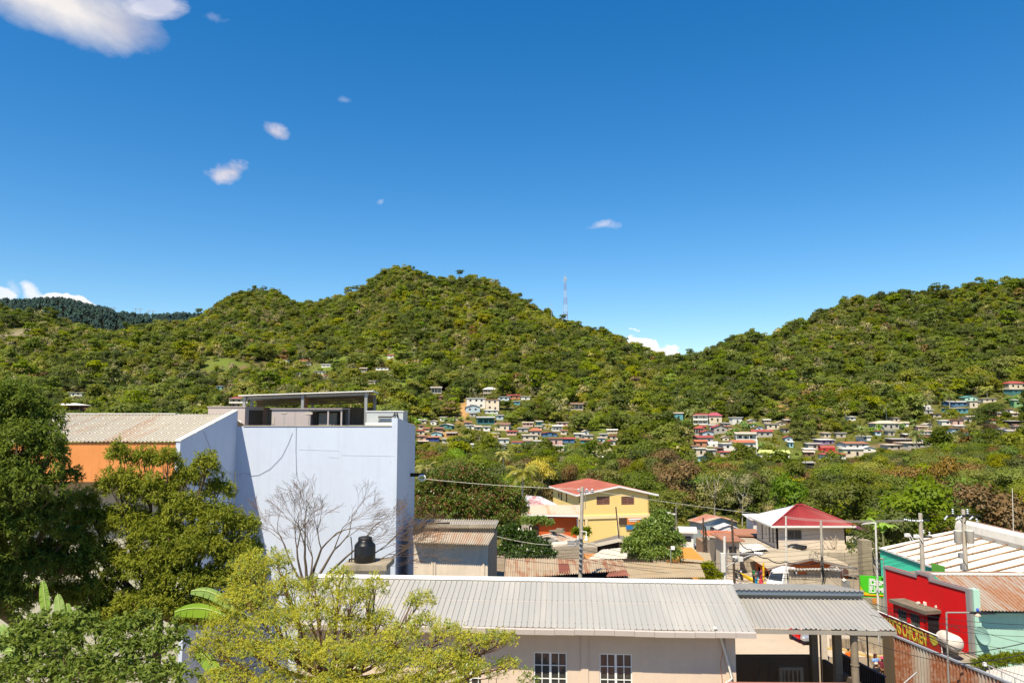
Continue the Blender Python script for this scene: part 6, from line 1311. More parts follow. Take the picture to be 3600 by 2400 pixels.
# poles
M_POLE = paint('concrete pole', (0.46, 0.41, 0.34), .9, .4, (0.2, 0.17, 0.13), .15, .5, 1.2)
M_WOOD = plain('dark timber pole', (0.09, 0.065, 0.045), .9, var=.4)
M_WPOLE = plain('white pole', (0.66, 0.63, 0.57), .6, var=.2)
M_CER = plain('white ceramic', (0.62, 0.66, 0.72), .25, spec=.6)
def pole(name, px0, py0, px1, py1, Y, r0, r1, mat, label, cat='pole', n=12):
 top = W(px0, py0, Y); bot = W(px1, py1, Y); d = (bot - top); k = (top.z - min(T(bot.x, Y), bot.z) + .3) / max(.01, top.z - bot.z); base = top + d * k
 t = thing(name, base, label, cat); mb = MB(); mb.tube([base, top], [r0, r1], n); mb.build('shaft', mat, t); return t, top, base
def insul(mb, p, d, n=3, r=.07):
 Q = Vector((0, 0, 1)).rotation_difference(Vector(d).normalized()).to_matrix()
 prof = []
 for k in range(n): prof += [(.025, k * .13), (r, k * .13 + .03), (r, k * .13 + .06), (.025, k * .13 + .1)]
 mb.lathe(p, prof, 8, axis=Q)
t, top, base = pole('utility_pole', 2047, 1711, 2040, 2030, 58, .17, .13, M_POLE, 'pale concrete power pole behind the grey ridge with an insulator bracket and a hanging lamp', 'utility pole')
mb = MB(); mb.tube([W(2030, 1727, 57.8), W(2088, 1729, 58.2)], .045, 6); mb.tube([W(2058, 1731, 58), W(2057, 1790, 58)], .03, 5); mb.build('crossarm', M_STEEL, t)
for px in (2034, 2044, 2062, 2072, 2082):
 mb = MB(); insul(mb, W(px, 1727, 58), (0, -.2, 1 if px % 4 else -.6), 2, .09); mb.build('insulator', M_CER, t)
mb = MB(); mb.tube([W(2044, 1868, 57.9), W(2061, 1868, 57.5), W(2061, 1884, 57.4)], .03, 6); mb.lathe(W(2061, 1900, 57.4), [(.14, 0), (.15, .06), (.13, .12), (.06, .2), (.05, .36)], 12); mb.build('lamp_head', M_WHITE, t)
mb = MB()
for k in range(7): yy = 1890 + k * 18; mb.tube([W(2044 - k * .3, yy, 57.83), W(2044 - k * .3, yy + 3, 57.83)], .18, 12)
mb.build('band', M_STEEL, t)
t, top, base = pole('leaning_pole', 2165, 1781, 2176, 1889, 86, .09, .07, M_WOOD, 'thin dark leaning pole rising from the grey gable roof in front of the yellow building')
t, top, base = pole('white_post', 2763, 1814, 2764, 2072, 72, .085, .075, M_WPOLE, 'slim white post with a T-bar in front of the red hip house')
mb = MB(); mb.tube([W(2716, 2013, 72), W(2772, 2012, 72)], .06, 8); mb.build('crossarm', M_WPOLE, t)
t, top, base = pole('utility_pole', 2886, 1829, 2893, 2074, 70, .16, .11, M_POLE, 'concrete pole wrapped in tangled cables in front of the block shed', 'utility pole')
mb = MB()
for k in range(5):
 c_ = W(2872 - k * 5, 1955 + rng.uniform(-14, 10), 69.8); r_ = rng.uniform(.18, .34); mb.tube([(c_.x + r_ * math.cos(a * PI / 6), c_.y, c_.z + r_ * math.sin(a * PI / 6) * 1.3) for a in range(13)], .012, 4)
for k in range(9):
 a = W(2889, 1940 + k * 6, 69.8); mb.tube([a, a + Vector((rng.uniform(-.3, .4), -.1, rng.uniform(-1.4, -.7))), a + Vector((rng.uniform(-.1, .3), 0, -2.2))], .02, 4)
mb.build('cable_tangle', M_BLACK, t)
cw = thing('wire_coil', W(2935, 2000, 73), 'loose coil of bright wire on the pipe fence', 'wire coil')
mb = MB(); c_ = W(2934, 1997, 73.6)
for k in range(12):
 rr = rng.uniform(.25, .42); ph = rng.uniform(0, 6); tl = rng.uniform(-.5, .5); mb.tube([(c_.x + rng.uniform(-.02, .02) + 1.5 * rr * math.cos(a * PI / 7 + ph) + k * .03, c_.y + tl * rr * math.sin(a * PI / 7), c_.z + .7 * rr * math.sin(a * PI / 7 + ph)) for a in range(15)], .012, 3)
mb.build('coil', plain('bright wire', (0.5, 0.48, 0.45), .4, .5), cw)
t, top, base = pole('camera_pole', 2547, 1885, 2549, 2040, 62, .12, .11, M_WPOLE, 'white pole with bracket arms carrying traffic cameras at the end of the grey ridge', 'camera pole')
mb = MB(); mb.tube([W(2552, 1946, 62), W(2662, 1945, 62)], .05, 6); mb.tube([W(2550, 1955, 62), W(2592, 1972, 62)], .05, 6); mb.tube([W(2550, 1993, 62), W(2600, 1966, 62), W(2640, 1950, 62), W(2662, 1947, 62)], .05, 6); mb.build('bracket_arm', M_STEEL, t)
MB().box(W(2600, 1964, 61.9), (.5, .3, .35)).build('control_box', M_WPOLE, t); MB().box(W(2541, 1976, 61.9), (.35, .3, 1.5)).build('control_box', M_WPOLE, t)
for px, py in ((2660, 1944), (2673, 1945), (2584, 1958)):
 mb = MB(); c_ = W(px, py, 61.8); mb.tube([c_ + Vector((0, 0, -.25)), c_], .04, 6); mb.tube([c_ + Vector((-.12, .1, .02)), c_ + Vector((.14, -.2, 0))], [.1, .12], 10); mb.build('camera_head', M_WHITE, t)
for (a, b, c_, d, Y, l) in ((2472, 1819, 2475, 1945, 103, 'dark wooden pole left of the clay tile roof, tangled with wires'), (2479, 1850, 2487, 1943, 103, 'dark wooden prop leaning beside a wooden pole at the clay tile roof'), (2573, 1824, 2581, 2016, 80, 'dark wooden pole in front of the clay tile roof')):
 t, top, base = pole('wooden_pole', a, b, c_, d, Y, .15, .11, M_WOOD, l, n=8)
 mb = MB()
 for k in range(6):
  p = top + Vector((rng.uniform(-.2, .2), -.1, rng.uniform(-3.2, -.2))); mb.tube([p, p + Vector((rng.uniform(-.6, .6), -.1, rng.uniform(-1.2, -.3)))], .025, 4)
 mb.build('loose_cable', M_BLACK, t)
t, top, base = pole('street_lamp', 3078, 1838, 3084, 2019, 60, .10, .07, M_WPOLE, 'white street lamp with a flat arm beside the teal warehouse wall', 'street lamp')
mb = MB(); mb.tube([top, W(3060, 1838, 60), W(3046, 1840, 59.6)], .05, 6); mb.build('arm', M_WPOLE, t); mb = MB(); mb.tube([W(3056, 1839, 59.6), W(3030, 1842, 59.3)], [.1, .06], 8); mb.build('lamp_head', plain('grey lamp', (0.45, 0.42, 0.36), .5), t)
t, top, base = pole('street_lamp', 3106, 1964, 3107, 2022, 63, .05, .04, M_STEEL, 'short grey lamp pole with a tan head above the red gable', 'street lamp')
mb = MB(); mb.tube([top, W(3095, 1962, 63)], [.05, .07], 6); mb.build('lamp_head', plain('tan lamp', (0.5, 0.38, 0.28), .4), t)
P9, top9, _ = pole('utility_pole', 3235, 1803, 3245, 2010, 53, .19, .13, M_POLE, 'concrete power pole with two crossarms in front of the teal cladding', 'utility pole')
mb = MB(); mb.box(W(3225, 1828, 53), (1.7, .1, .13)); mb.build('crossarm', M_BLACK, P9); mb = MB(); mb.box(W(3244, 1886, 53), (1.25, .1, .12)); mb.build('crossarm', M_BLACK, P9)
for px, py, d in ((3178, 1825, (1, 0, -.1)), (3192, 1828, (1, 0, -.1)), (3207, 1829, (1, 0, -.1)), (3222, 1830, (1, 0, -.1)), (3234, 1829, (1, 0, -.1)), (3247, 1874, (0, 0, 1)), (3268, 1880, (0, 0, 1)), (3277, 1886, (1, 0, .1)), (3292, 1884, (1, 0, .15))):
 mb = MB(); insul(mb, W(px, py, 52.9), d, 2, .07); mb.build('insulator', M_CER, P9)
for px, py in ((3190, 1880), (3222, 1884)):
 mb = MB(); c_ = W(px, py, 52.8); mb.box(c_, (.34, .2, .22), rz=.4); mb.tube([c_ + Vector((.1, 0, -.1)), c_ + Vector((.25, 0, -.45))], .035, 5); mb.tube([c_ + Vector((.2, 0, 0)), c_ + Vector((.42, 0, -.4))], .035, 5); mb.build('cut_out_fuse', M_WHITE, P9)
P10, top10, _ = pole('utility_pole', 3386, 1790, 3396, 2014, 53, .21, .13, M_POLE, 'concrete power pole carrying two transformer cans above the rusty roof', 'utility pole')
mb = MB(); mb.box(W(3388, 1812, 52.9), (2.35, .1, .13)); mb.tube([W(3372, 1822, 52.85), W(3384, 1838, 52.85)], .03, 5); mb.tube([W(3402, 1822, 52.85), W(3390, 1838, 52.85)], .03, 5); mb.build('crossarm', M_BLACK, P10)
for px, py, d in ((3331, 1812, (-.6, 0, -.7)), (3372, 1815, (-.8, 0, -.7)), (3382, 1813, (-.8, 0, -.6)), (3421, 1815, (-.8, 0, -.6)), (3432, 1822, (.3, 0, -1)), (3350, 1806, (0, 0, 1)), (3402, 1806, (0, 0, 1))):
 mb = MB(); insul(mb, W(px, py, 52.8), d, 3, .07); mb.build('insulator', M_CER, P10)
for px in (3370, 3411):
 mb = MB(); c_ = W(px, 1908, 52.7); h = 44 / F * 52.7; mb.lathe(c_, [(.25, 0), (.27, .03), (.27, h - .08), (.28, h - .06), (.27, h - .02), (.2, h)], 18); mb.tube([c_ + Vector((0, 0, h)), c_ + Vector((0, 0, h + .25))], .05, 6); mb.build('transformer_can', paint('rusted can', (0.50, 0.52, 0.50), .6, .6, (0.42, 0.27, 0.08), .4, .3, 1.5), P10)
mb = MB(); mb.box(W(3378, 1952, 52.7), (.28, .25, .35)); mb.box(W(3384, 1991, 52.6), (.22, .25, .42)); mb.build('meter_box', M_STEEL, P10)
mb = MB(); mb.tube([W(3383, 1960, 52.6), W(3390, 1975, 52.6), W(3400, 1990, 52.6), W(3400, 2003, 52.6), W(3385, 2006, 52.6)], .025, 5)
for px in (3361, 3376, 3404, 3420): mb.tube([W(px, 1905, 52.6), W(px + 2, 1925, 52.6), W(px - 3 + (px % 3), 1950, 52.6)], .012, 4)
mb.build('loose_cable', M_BLACK, P10)
t, top, base = pole('antenna_mast', 3559, 1717, 3563, 1872, 60, .035, .025, M_WPOLE, 'thin pale antenna mast behind the curved white fascia', 'antenna', 6)
t, top, base = pole('thin_lamp_post', 2358, 1927, 2358, 1978, 64, .04, .035, M_STEEL, 'thin lamp post with a boxy white head beside the round green tree', 'street lamp', 6)
mb = MB(); mb.box(W(2365, 1925, 63.9), (.3, .25, .26)); mb.build('lamp_head', M_WHITE, t)
t, top, base = pole('thin_lamp_post', 2377, 1770, 2379, 1842, 118, .05, .04, M_STEEL, 'thin grey lamp post with twin lamp heads right of the yellow building', 'street lamp', 6)
mb = MB(); mb.tube([W(2377, 1806, 118), W(2368, 1806, 118), W(2358, 1807, 118)], .05, 6); mb.box(W(2364, 1806, 117.8), (.7, .3, .2)); mb.box(W(2352, 1803, 117.8), (.5, .3, .35)); mb.build('lamp_head', M_WHITE, t)
bk = thing('bracket_coil', W(1480, 1680, 57), 'shiny white cable bundle on a beam at the edge of the pale blue hall', 'cable bundle')
mb = MB(); c_ = W(1483, 1679, 57)
for k in range(7): mb.tube([(c_.x + .28 * math.cos(a * PI / 6 + k), c_.y + .1 * math.sin(a), c_.z + (.24 - .02 * k) * math.sin(a * PI / 6 + k)) for a in range(13)], .03, 5)
mb.build('coil', M_WHITE, bk); mb = MB(); a = W(1450, 1673, 57.2); b = W(1484, 1673, 57.2); mb.box(((a.x + b.x) / 2, 57.2, a.z + .1), (b.x - a.x + .6, .2, .25)); mb.build('beam', M_DARK, bk)
# wires
M_WIREB = plain('black wire', (0.012, 0.012, 0.013), .6, var=0); M_WIREW = plain('pale wire', (0.55, 0.52, 0.46), .6, var=0)
def wire(pts, r, mat, label, sag=.25, group=None, name='overhead_wire'):
 P = []
 for a, b in zip(pts[:-1], pts[1:]):
  n = 10; a, b = Vector(a), Vector(b)
  for k in range(n): t_ = k / n; P.append(a.lerp(b, t_) - Vector((0, 0, sag * 4 * t_ * (1 - t_))))
 P.append(Vector(pts[-1])); return tag(MB().tube(P, r, 5).build(name, mat), label, 'wire', group)
wire([W(1487, 1682, 57), W(2047, 1719, 58), W(2763, 1816, 72)], .018, M_WIREW, 'thick pale cable strung from the pale blue hall to the slim white post', .12)
G1 = 'dark wires over the town roofs'
for (a, b, sg) in (((1452, 1880, 60, 2042, 1962, 58), 0, .35), ((1452, 1893, 60, 2042, 1985, 58), 0, .4), ((1740, 1882, 62, 2044, 1914, 58), 1, .3)):
 wire([W(*a[:3]), W(*a[3:])], .016, M_WIREW if b else M_WIREB, 'pale wire from the block house to the concrete pole' if b else 'dark wire running from the pale blue hall to the concrete pole', sg, None if b else 'wires from the hall to the concrete pole')
for (p, q_, sg) in (((2042, 1905, 58), (2886, 2040, 70), .5), ((2042, 1930, 58), (2549, 1980, 62), .3), ((2042, 1945, 58), (2549, 2000, 62), .35), ((2042, 1958, 58), (2548, 2020, 62), .4), ((1960, 1962, 62), (2547, 2010, 62), .2)):
 wire([W(*p), W(*q_)], .015, M_WIREB, 'dark wire from the concrete pole to the camera pole and beyond', sg, G1)
for (p, q_, sg) in (((2549, 2012, 62), (2890, 2036, 70), .15), ((2549, 2030, 62), (2893, 2076, 70), .2), ((2549, 1998, 62), (2888, 2020, 70), .15), ((2475, 1835, 103), (2573, 1845, 80), .4), ((2475, 1850, 103), (2573, 1855, 80), .6)):
 wire([W(*p), W(*q_)], .016, M_WIREB, 'dark wire crossing the street between two poles', sg, 'wires across the street')
for k in range(14):
 ya, yb = 1850 + k * 13, 1880 + k * 14
 wire([W(2547 if k % 2 else 2576, ya + 30, 62 if k % 2 else 80), W(2888, yb - 20, 70)], .012, M_WIREB, 'thin dark wire of the dense bundle over the corner shop', .1 + .06 * (k % 5), 'wires over the corner shop')
for k in range(7):
 wire([W(2890, 1960 + k * 9, 70), W(3240, 1900 + k * 12, 53)], .011, M_WIREB, 'thin dark wire between the tangled pole and the crossarm pole', .25 + .08 * (k % 3), 'wires to the crossarm pole')
 wire([W(2046, 1890 + k * 10, 58), W(1500, 1850 + k * 16, 58)], .010, M_WIREB, 'thin dark wire of the fan between the concrete pole and the pale blue hall', .2 + .07 * (k % 3), 'wires from the hall to the concrete pole')
wire([W(2600, 1904, 75), W(2640, 1930, 73), W(2700, 1962, 71), W(2760, 1974, 70), W(2886, 1975, 70)], .05, M_WIREB, 'thick black cable bundle sagging from the tile roof to the tangled pole', .25, name='cable_bundle')
for dy in (0, 14, 30, 52):
 wire([W(2889, 1985 + dy * .5, 69.8), W(3330 + dy, 2260 + dy * 1.2, 36)], .013, M_WIREB, 'dark wire falling from the tangled pole towards the red gable', .3, 'wires from the tangled pole')
for dy in (0, 3, 6):
 wire([W(2763, 1815 + dy, 72), W(3178, 1826 + dy, 53)], .012, M_WIREW, 'thin pale wire from the white post to the crossarm pole', .2, 'thin wires to the crossarm pole')
for (p, q_) in (((3325, 1824, 52.8), (3276, 1860, 60)), ((3366, 1826, 52.8), (3310, 1863, 60)), ((3382, 1947, 52.7), (3294, 1982, 52.5))):
 wire([W(*p), W(*q_)], .014, M_WIREB, 'dark wire running down from the transformer pole', .1, 'wires at the transformer pole')
G2 = 'wires in front of the mint wall'
for (p, m_, q_, r_) in (((3060, 2120), (3330, 2175), (3640, 2196), .009), ((3060, 2135), (3330, 2192), (3640, 2215), .009), ((3060, 2160), (3340, 2215), (3640, 2238), .009), ((3120, 2160), (3400, 2205), (3640, 2268), .009), ((3230, 2230), (3420, 2260), (3640, 2290), .009),
 ((3280, 2293), (3406, 2294), (3640, 2250), .018), ((3350, 2330), (3470, 2322), (3640, 2286), .018), ((3300, 2250), (3440, 2310), (3640, 2340), .010), ((3340, 2268), (3440, 2322), (3640, 2385), .010), ((2970, 2225), (3200, 2300), (3470, 2350), .012), ((3106, 2166), (3260, 2235), (3440, 2302), .014)):
 wire([W(*p, 31.5), W(*m_, 31), W(*q_, 30.5)], r_, M_WIREB, ('thick' if r_ > .015 else 'thin') + ' black wire crossing in front of the red gable and mint wall', .04, G2 + (', thick' if r_ > .015 else ''))
# people
def skinmesh(name, nodes, edges, mat, sub=1, roots=(0,)):
 me = bpy.data.meshes.new(name); me.from_pydata([n[0] for n in nodes], edges, []); o = bpy.data.objects.new('tmp', me); COL.objects.link(o)
 o.modifiers.new('s', 'SKIN');
 for i, n in enumerate(nodes):
  sv = me.skin_vertices[0].data[i]; r_ = n[1]; sv.radius = r_ if isinstance(r_, tuple) else (r_, r_); sv.use_root = i in roots
 m_ = o.modifiers.new('d', 'SUBSURF'); m_.levels = sub; m_.render_levels = sub
 dg = bpy.context.evaluated_depsgraph_get(); out_ = bpy.data.meshes.new_from_object(o.evaluated_get(dg)); bpy.data.objects.remove(o); bpy.data.meshes.remove(me)
 out_.name = name; out_.materials.clear(); out_.materials.append(mat)
 for p in out_.polygons: p.use_smooth = True
 return out_
M_SKIN = plain('skin', (0.30, 0.155, 0.085), .6, var=.05); M_HAIR = plain('dark hair', (0.015, 0.008, 0.006), .5, var=.1)
def person(loc, rz, label, shirt, trousers, hair='short', cap=None, arms='down', skirt=False, scale=1.0):
 t = thing('person', loc, label, 'person', None, rz); t.scale = (scale,) * 3
 n = [((0, 0, .92), (.15, .11)), ((0, 0, 1.10), (.13, .10)), ((0, 0, 1.28), (.155, .11)), ((0, 0, 1.41), (.10, .07)), ((0, -.005, 1.47), .052), ((0, -.02, 1.53), (.07, .08)), ((0, -.02, 1.60), (.078, .092)), ((0, -.01, 1.67), (.055, .07)), ((0, -.115, 1.575), .016)]
 e = [(0, 1), (1, 2), (2, 3), (3, 4), (4, 5), (5, 6), (6, 7), (6, 8)]
 sn = [((0, 0, .90), (.17, .13)), ((0, 0, 1.10), (.15, .12)), ((0, 0, 1.28), (.175, .13)), ((0, 0, 1.39), (.12, .09))]; se = [(0, 1), (1, 2), (2, 3)]
 tn = [((0, 0, .95), (.165, .125))]; te = []
 for s in (-1, 1):
  bent = arms == 'bent' or (arms == 'one' and s < 0)
  el_ = (s * .25, -.02, 1.12) if not bent else (s * .27, .02, 1.14); wr = (s * .26, -.07, .90) if not bent else (s * .18, -.22, 1.12); pm = (s * .26, -.09, .84) if not bent else (s * .13, -.29, 1.14)
  i = len(n); n += [((s * .18, 0, 1.37), .062), (el_, .044), (wr, .031), (pm, (.035, .018))]; e += [(2, i), (i, i + 1), (i + 1, i + 2), (i + 2, i + 3)]
  dv = (Vector(pm) - Vector(wr)).normalized(); sd_ = dv.cross(Vector((s, 0, 0))).normalized()
  for k, ln in enumerate((.062, .075, .07, .055)):
   b_ = Vector(pm) + sd_ * (.021 * (k - 1.5)); c1 = b_ + dv * ln * .55; c2 = c1 + dv * ln * .4 + Vector((-s * .015, -.012, 0)); j = len(n); n += [(tuple(c1), .009), (tuple(c2), .007)]; e += [(i + 3, j), (j, j + 1)]
  th = Vector(wr).lerp(Vector(pm), .5) + sd_ * .045; j = len(n); n += [(tuple(th), .011), (tuple(th + dv * .05 - Vector((s * .01, 0, 0))), .008)]; e += [(i + 3, j), (j, j + 1)]
  i = len(n); n += [((s * .09, 0, .86), .09), ((s * .10, -.01, .48), .058), ((s * .10, .02, .09), .04), ((s * .11, -.13, .035), (.04, .028))]; e += [(0, i), (i, i + 1), (i + 1, i + 2), (i + 2, i + 3)]
  j = len(sn); mid = Vector((s * .18, 0, 1.37)).lerp(Vector(el_), .75); sn += [((s * .185, 0, 1.365), .08), (tuple(mid), .066)]; se += [(2, j), (j, j + 1)]
  j = len(tn); tn += [((s * .095, 0, .85), .105), ((s * .10, -.01, .48), .078), ((s * .10, .02, .12), .06)]; te += [(0, j), (j, j + 1), (j + 1, j + 2)]
 link('body', skinmesh('body', n, e, M_SKIN), t)
 link('shirt', skinmesh('shirt', sn, se, plain('shirt ' + str(shirt), shirt, .85, var=.1)), t)
 if skirt: MB_local('skirt', lambda mb: mb.lathe((0, 0, 0), [(.26, .45), (.22, .7), (.16, .98), (.1, 1.0)], 16), plain('skirt ' + str(trousers), trousers, .85), t)
 else: link('trousers', skinmesh('trousers', tn, te, plain('trousers ' + str(trousers), trousers, .85, var=.1)), t)
 def hairf(mb):
  prof = [(.095, -.02), (.102, .03), (.09, .075), (.05, .11), (.01, .12)]
  mb.lathe((0, .008, 1.605), prof, 14)
  if hair == 'long': mb.lathe((0, .055, 1.33), [(.075, 0), (.11, .12), (.10, .3)], 12)
  else: mb.lathe((0, .035, 1.53), [(.06, 0), (.078, .1)], 12)
 MB_local('hair', hairf, M_HAIR if hair != 'long' else plain('reddish dark hair', (0.05, 0.010, 0.012), .5), t)
 for s in (-1, 1): MB_local('eye', lambda mb: mb.lathe((s * .032, -.10, 1.60), [(.004, -.008), (.012, 0), (.004, .008)], 8), M_BLACK, t)
 MB_local('mouth', lambda mb: mb.box((0, -.098, 1.535), (.045, .012, .01)), plain('lips', (0.25, 0.07, 0.05), .5), t)
 if cap:
  def cp_(mb): mb.lathe((0, 0, 1.625), [(.108, 0), (.11, .03), (.09, .08), (.04, .105), (.005, .108)], 14); mb.box((0, -.14, 1.635), (.15, .13, .015))
  MB_local('cap', cp_, plain('cap ' + str(cap), cap, .8), t)
 return t
def MB_local(name, fn, mat, parent):
 mb = MB(); fn(mb); me = bpy.data.meshes.new(name); me.from_pydata(mb.v, [], mb.f); me.update(); me.materials.append(mat); return link(name, me, parent)
def stand(px, py_head, Y0=None, hgt=1.62):
 """where a standing person whose head top is at this pixel has the feet"""
 Y = 40.0
 while Y < 130:
  p = W(px, py_head, Y)
  if p.z <= T(p.x, Y) + hgt: return Vector((p.x, Y, T(p.x, Y) + .03))
  Y += .2
person(stand(3078, 2305), R(20), 'woman with long reddish dark hair in a light blue shirt walking behind the navy fence', (0.22, 0.38, 0.75), (0.04, 0.05, 0.10), 'long', None, 'one')
person(stand(3101, 2316), R(-30), 'person in a pink cap and dark red top behind the navy fence', (0.16, 0.02, 0.04), (0.03, 0.03, 0.05), 'short', (0.75, 0.08, 0.18), 'bent')
person(stand(3081, 2338, hgt=1.6), R(180), 'person in black with a cream cap close behind the navy fence', (0.012, 0.012, 0.014), (0.02, 0.02, 0.02), 'short', (0.62, 0.50, 0.36), 'down')
person(stand(2982, 2282), R(200), 'person in a bright orange shirt seen between two porch columns', (0.9, 0.17, 0.01), (0.05, 0.05, 0.06), 'short', (0.16, 0.13, 0.12), 'down')
person(stand(2650, 1999), R(120), 'person in a green shirt and dark trousers standing at the clothes shop', (0.01, 0.20, 0.06), (0.015, 0.015, 0.02), 'short')
person(stand(2658, 2007), R(40), 'person in a grey top and bright blue trousers in front of the clothes shop', (0.20, 0.17, 0.17), (0.01, 0.32, 0.62), 'short')
person(stand(2675, 2015), R(100), 'person in a red patterned dress standing by the yellow post', (0.45, 0.02, 0.05), (0.50, 0.03, 0.06), 'long', skirt=True)
# vehicles
def rot(p, rz, loc): c_, s_ = math.cos(rz), math.sin(rz); return Vector((p[0] * c_ - p[1] * s_, p[0] * s_ + p[1] * c_, p[2])) + Vector(loc)
def wheel(parent, c, r, w_, name='wheel'):
 t_ = MB_local(name, lambda mb: mb.lathe(c, [(r * .62, -w_ / 2), (r * .95, -w_ / 2), (r, -w_ * .3), (r, w_ * .3), (r * .95, w_ / 2), (r * .62, w_ / 2)], 20, axis=Matrix.Rotation(PI / 2, 3, 'Y')), M_BLACK, parent)
 MB_local('rim', lambda mb: mb.lathe(c, [(r * .2, -w_ * .42), (r * .6, -w_ * .36), (r * .6, w_ * .36), (r * .2, w_ * .42)], 16, axis=Matrix.Rotation(PI / 2, 3, 'Y')), M_STEEL, t_)
def loft(mb, secs):
 """secs: rings of equal length, joined"""
 n = len(secs[0]); vs = [p for s in secs for p in s]; fs = []
 for i in range(len(secs) - 1):
  for k in range(n): fs.append((i * n + k, i * n + (k + 1) % n, (i + 1) * n + (k + 1) % n, (i + 1) * n + k))
 fs.append(tuple(range(n - 1, -1, -1))); fs.append(tuple(range((len(secs) - 1) * n, len(secs) * n))); mb.add(vs, fs, True)
def ring(y, w_, z0, z1, wt): return [(-w_, y, z0), (w_, y, z0), (w_ * 1.02, y, z0 + (z1 - z0) * .45), (wt, y, z1 - .06), (wt * .9, y, z1), (-wt * .9, y, z1), (-wt, y, z1 - .06), (-w_ * 1.02, y, z0 + (z1 - z0) * .45)]
def van(loc, rz, label):       # front towards -Y
 t = thing('van', loc, label, 'van', None, rz)
 Mv = plain('white van paint', (0.76, 0.76, 0.76), .25, spec=.6, var=.02)
 MB_local('body', lambda mb: loft(mb, [ring(-2.15, .76, .42, .82, .72), ring(-2.05, .84, .32, .98, .80), ring(-1.75, .86, .30, 1.10, .80), ring(-1.05, .86, .30, 1.86, .72), ring(-.6, .86, .30, 2.0, .74), ring(1.9, .86, .30, 2.0, .74), ring(2.2, .84, .34, 1.9, .70)]), Mv, t)
 MB_local('windshield', lambda mb: mb.slab([(-.72, -1.76, 1.14), (.72, -1.76, 1.14), (.64, -1.12, 1.82), (-.64, -1.12, 1.82)], (0, -.02, .02)), M_GLASS, t)
 for s in (-1, 1):
  MB_local('side_window', lambda mb: mb.slab([(s * .868, -1.25, 1.12), (s * .868, -.35, 1.12), (s * .775, -.35, 1.76), (s * .79, -.9, 1.76)], (s * .012, 0, 0)), M_GLASS, t)
  MB_local('side_window', lambda mb: mb.slab([(s * .868, -.2, 1.14), (s * .868, 1.7, 1.14), (s * .775, 1.7, 1.76), (s * .775, -.2, 1.76)], (s * .012, 0, 0)), M_GLASS, t)
  MB_local('headlight', lambda mb: mb.lathe((s * .58, -2.12, .78), [(.02, -.04), (.13, -.02), (.13, .03), (.09, .05)], 12, axis=Matrix.Rotation(PI / 2, 3, 'X')), M_CER, t)
  MB_local('mirror', lambda mb: mb.box((s * .98, -1.35, 1.2), (.14, .1, .24)), M_BLACK, t)
  for y in (-1.35, 1.4): wheel(t, (s * .78, y, .31), .31, .2)
 MB_local('bumper', lambda mb: mb.box((0, -2.17, .47), (1.6, .16, .24)), M_BLACK, t); MB_local('grille', lambda mb: mb.box((0, -2.13, .72), (.8, .06, .12)), M_BLACK, t)
 return t
p = gh(2760, 2081); van((p.x - .15, p.y + .4, p.z + .03), R(-42), 'white van with a black bumper parked at the block shed corner')
def tuktuk(loc, rz, label):
 t = thing('tuk_tuk', loc, label, 'three-wheeled taxi', None, rz); Mr = plain('tuk tuk red', (0.55, 0.01, 0.012), .3, spec=.6, var=.03)
 def cab(mb):
  for s in (-1, 1):
   mb.tube([(s * .55, -.75, .72), (s * .53, -.55, 1.35), (s * .5, -.35, 1.72)], .05, 6); mb.tube([(s * .62, .9, .6), (s * .6, .85, 1.7)], .05, 6)
   mb.box((s * .6, .4, .62), (.05, 1.0, .45))
  mb.box((0, .95, .9), (1.2, .05, 1.1)); mb.box((0, -.55, 1.42), (1.04, .05, .16)); mb.box((-.46, -.66, 1.05), (.16, .05, .62)); mb.box((.46, -.66, 1.05), (.16, .05, .62)); mb.box((0, .2, .42), (1.2, 1.6, .12))
 MB_local('body', cab, Mr, t)
 MB_local('roof', lambda mb: loft(mb, [[(-.52, -.6, 1.66), (.52, -.6, 1.66), (.46, -.6, 1.74), (-.46, -.6, 1.74)], [(-.62, -.2, 1.72), (.62, -.2, 1.72), (.54, -.2, 1.84), (-.54, -.2, 1.84)], [(-.64, 1.0, 1.7), (.64, 1.0, 1.7), (.55, 1.0, 1.8), (-.55, 1.0, 1.8)]]), plain('black vinyl', (0.02, 0.02, 0.02), .6), t)
 MB_local('windshield', lambda mb: mb.slab([(-.40, -.74, .76), (.40, -.74, .76), (.40, -.60, 1.34), (-.40, -.60, 1.34)], (0, .02, 0)), glass('dark screen', (0.02, 0.02, 0.02), .1), t)
 MB_local('front_panel', lambda mb: loft(mb, [[(-.56, -.72, .40), (.56, -.72, .40), (.56, -.72, .76), (-.56, -.72, .76)], [(-.5, -.95, .36), (.5, -.95, .36), (.46, -.93, .70), (-.46, -.93, .70)], [(-.36, -1.1, .36), (.36, -1.1, .36), (.34, -1.06, .58), (-.34, -1.06, .58)]]), plain('silver panel', (0.55, 0.57, 0.62), .25, .6), t)
 for s in (-1, 1):
  MB_local('headlight', lambda mb: mb.lathe((s * .44, -.98, .56), [(.02, -.05), (.1, -.03), (.1, .03), (.06, .05)], 12, axis=Matrix.Rotation(PI / 2, 3, 'X')), M_CER, t)
  MB_local('indicator', lambda mb: mb.lathe((s * .46, -.70, 1.16), [(.02, -.03), (.06, -.01), (.06, .02), (.03, .03)], 10, axis=Matrix.Rotation(PI / 2, 3, 'X')), M_WHITE, t)
  wheel(t, (s * .55, .75, .24), .24, .12)
 wheel(t, (0, -.85, .24), .24, .12); MB_local('bumper', lambda mb: mb.box((0, -1.0, .28), (1.15, .1, .1)), M_BLACK, t); MB_local('plate', lambda mb: mb.box((-.36, -.60, 1.44), (.24, .03, .12)), M_WHITE, t)
 MB_local('seat', lambda mb: mb.box((0, .45, .75), (1.05, .5, .2)), M_BLACK, t)
 return t
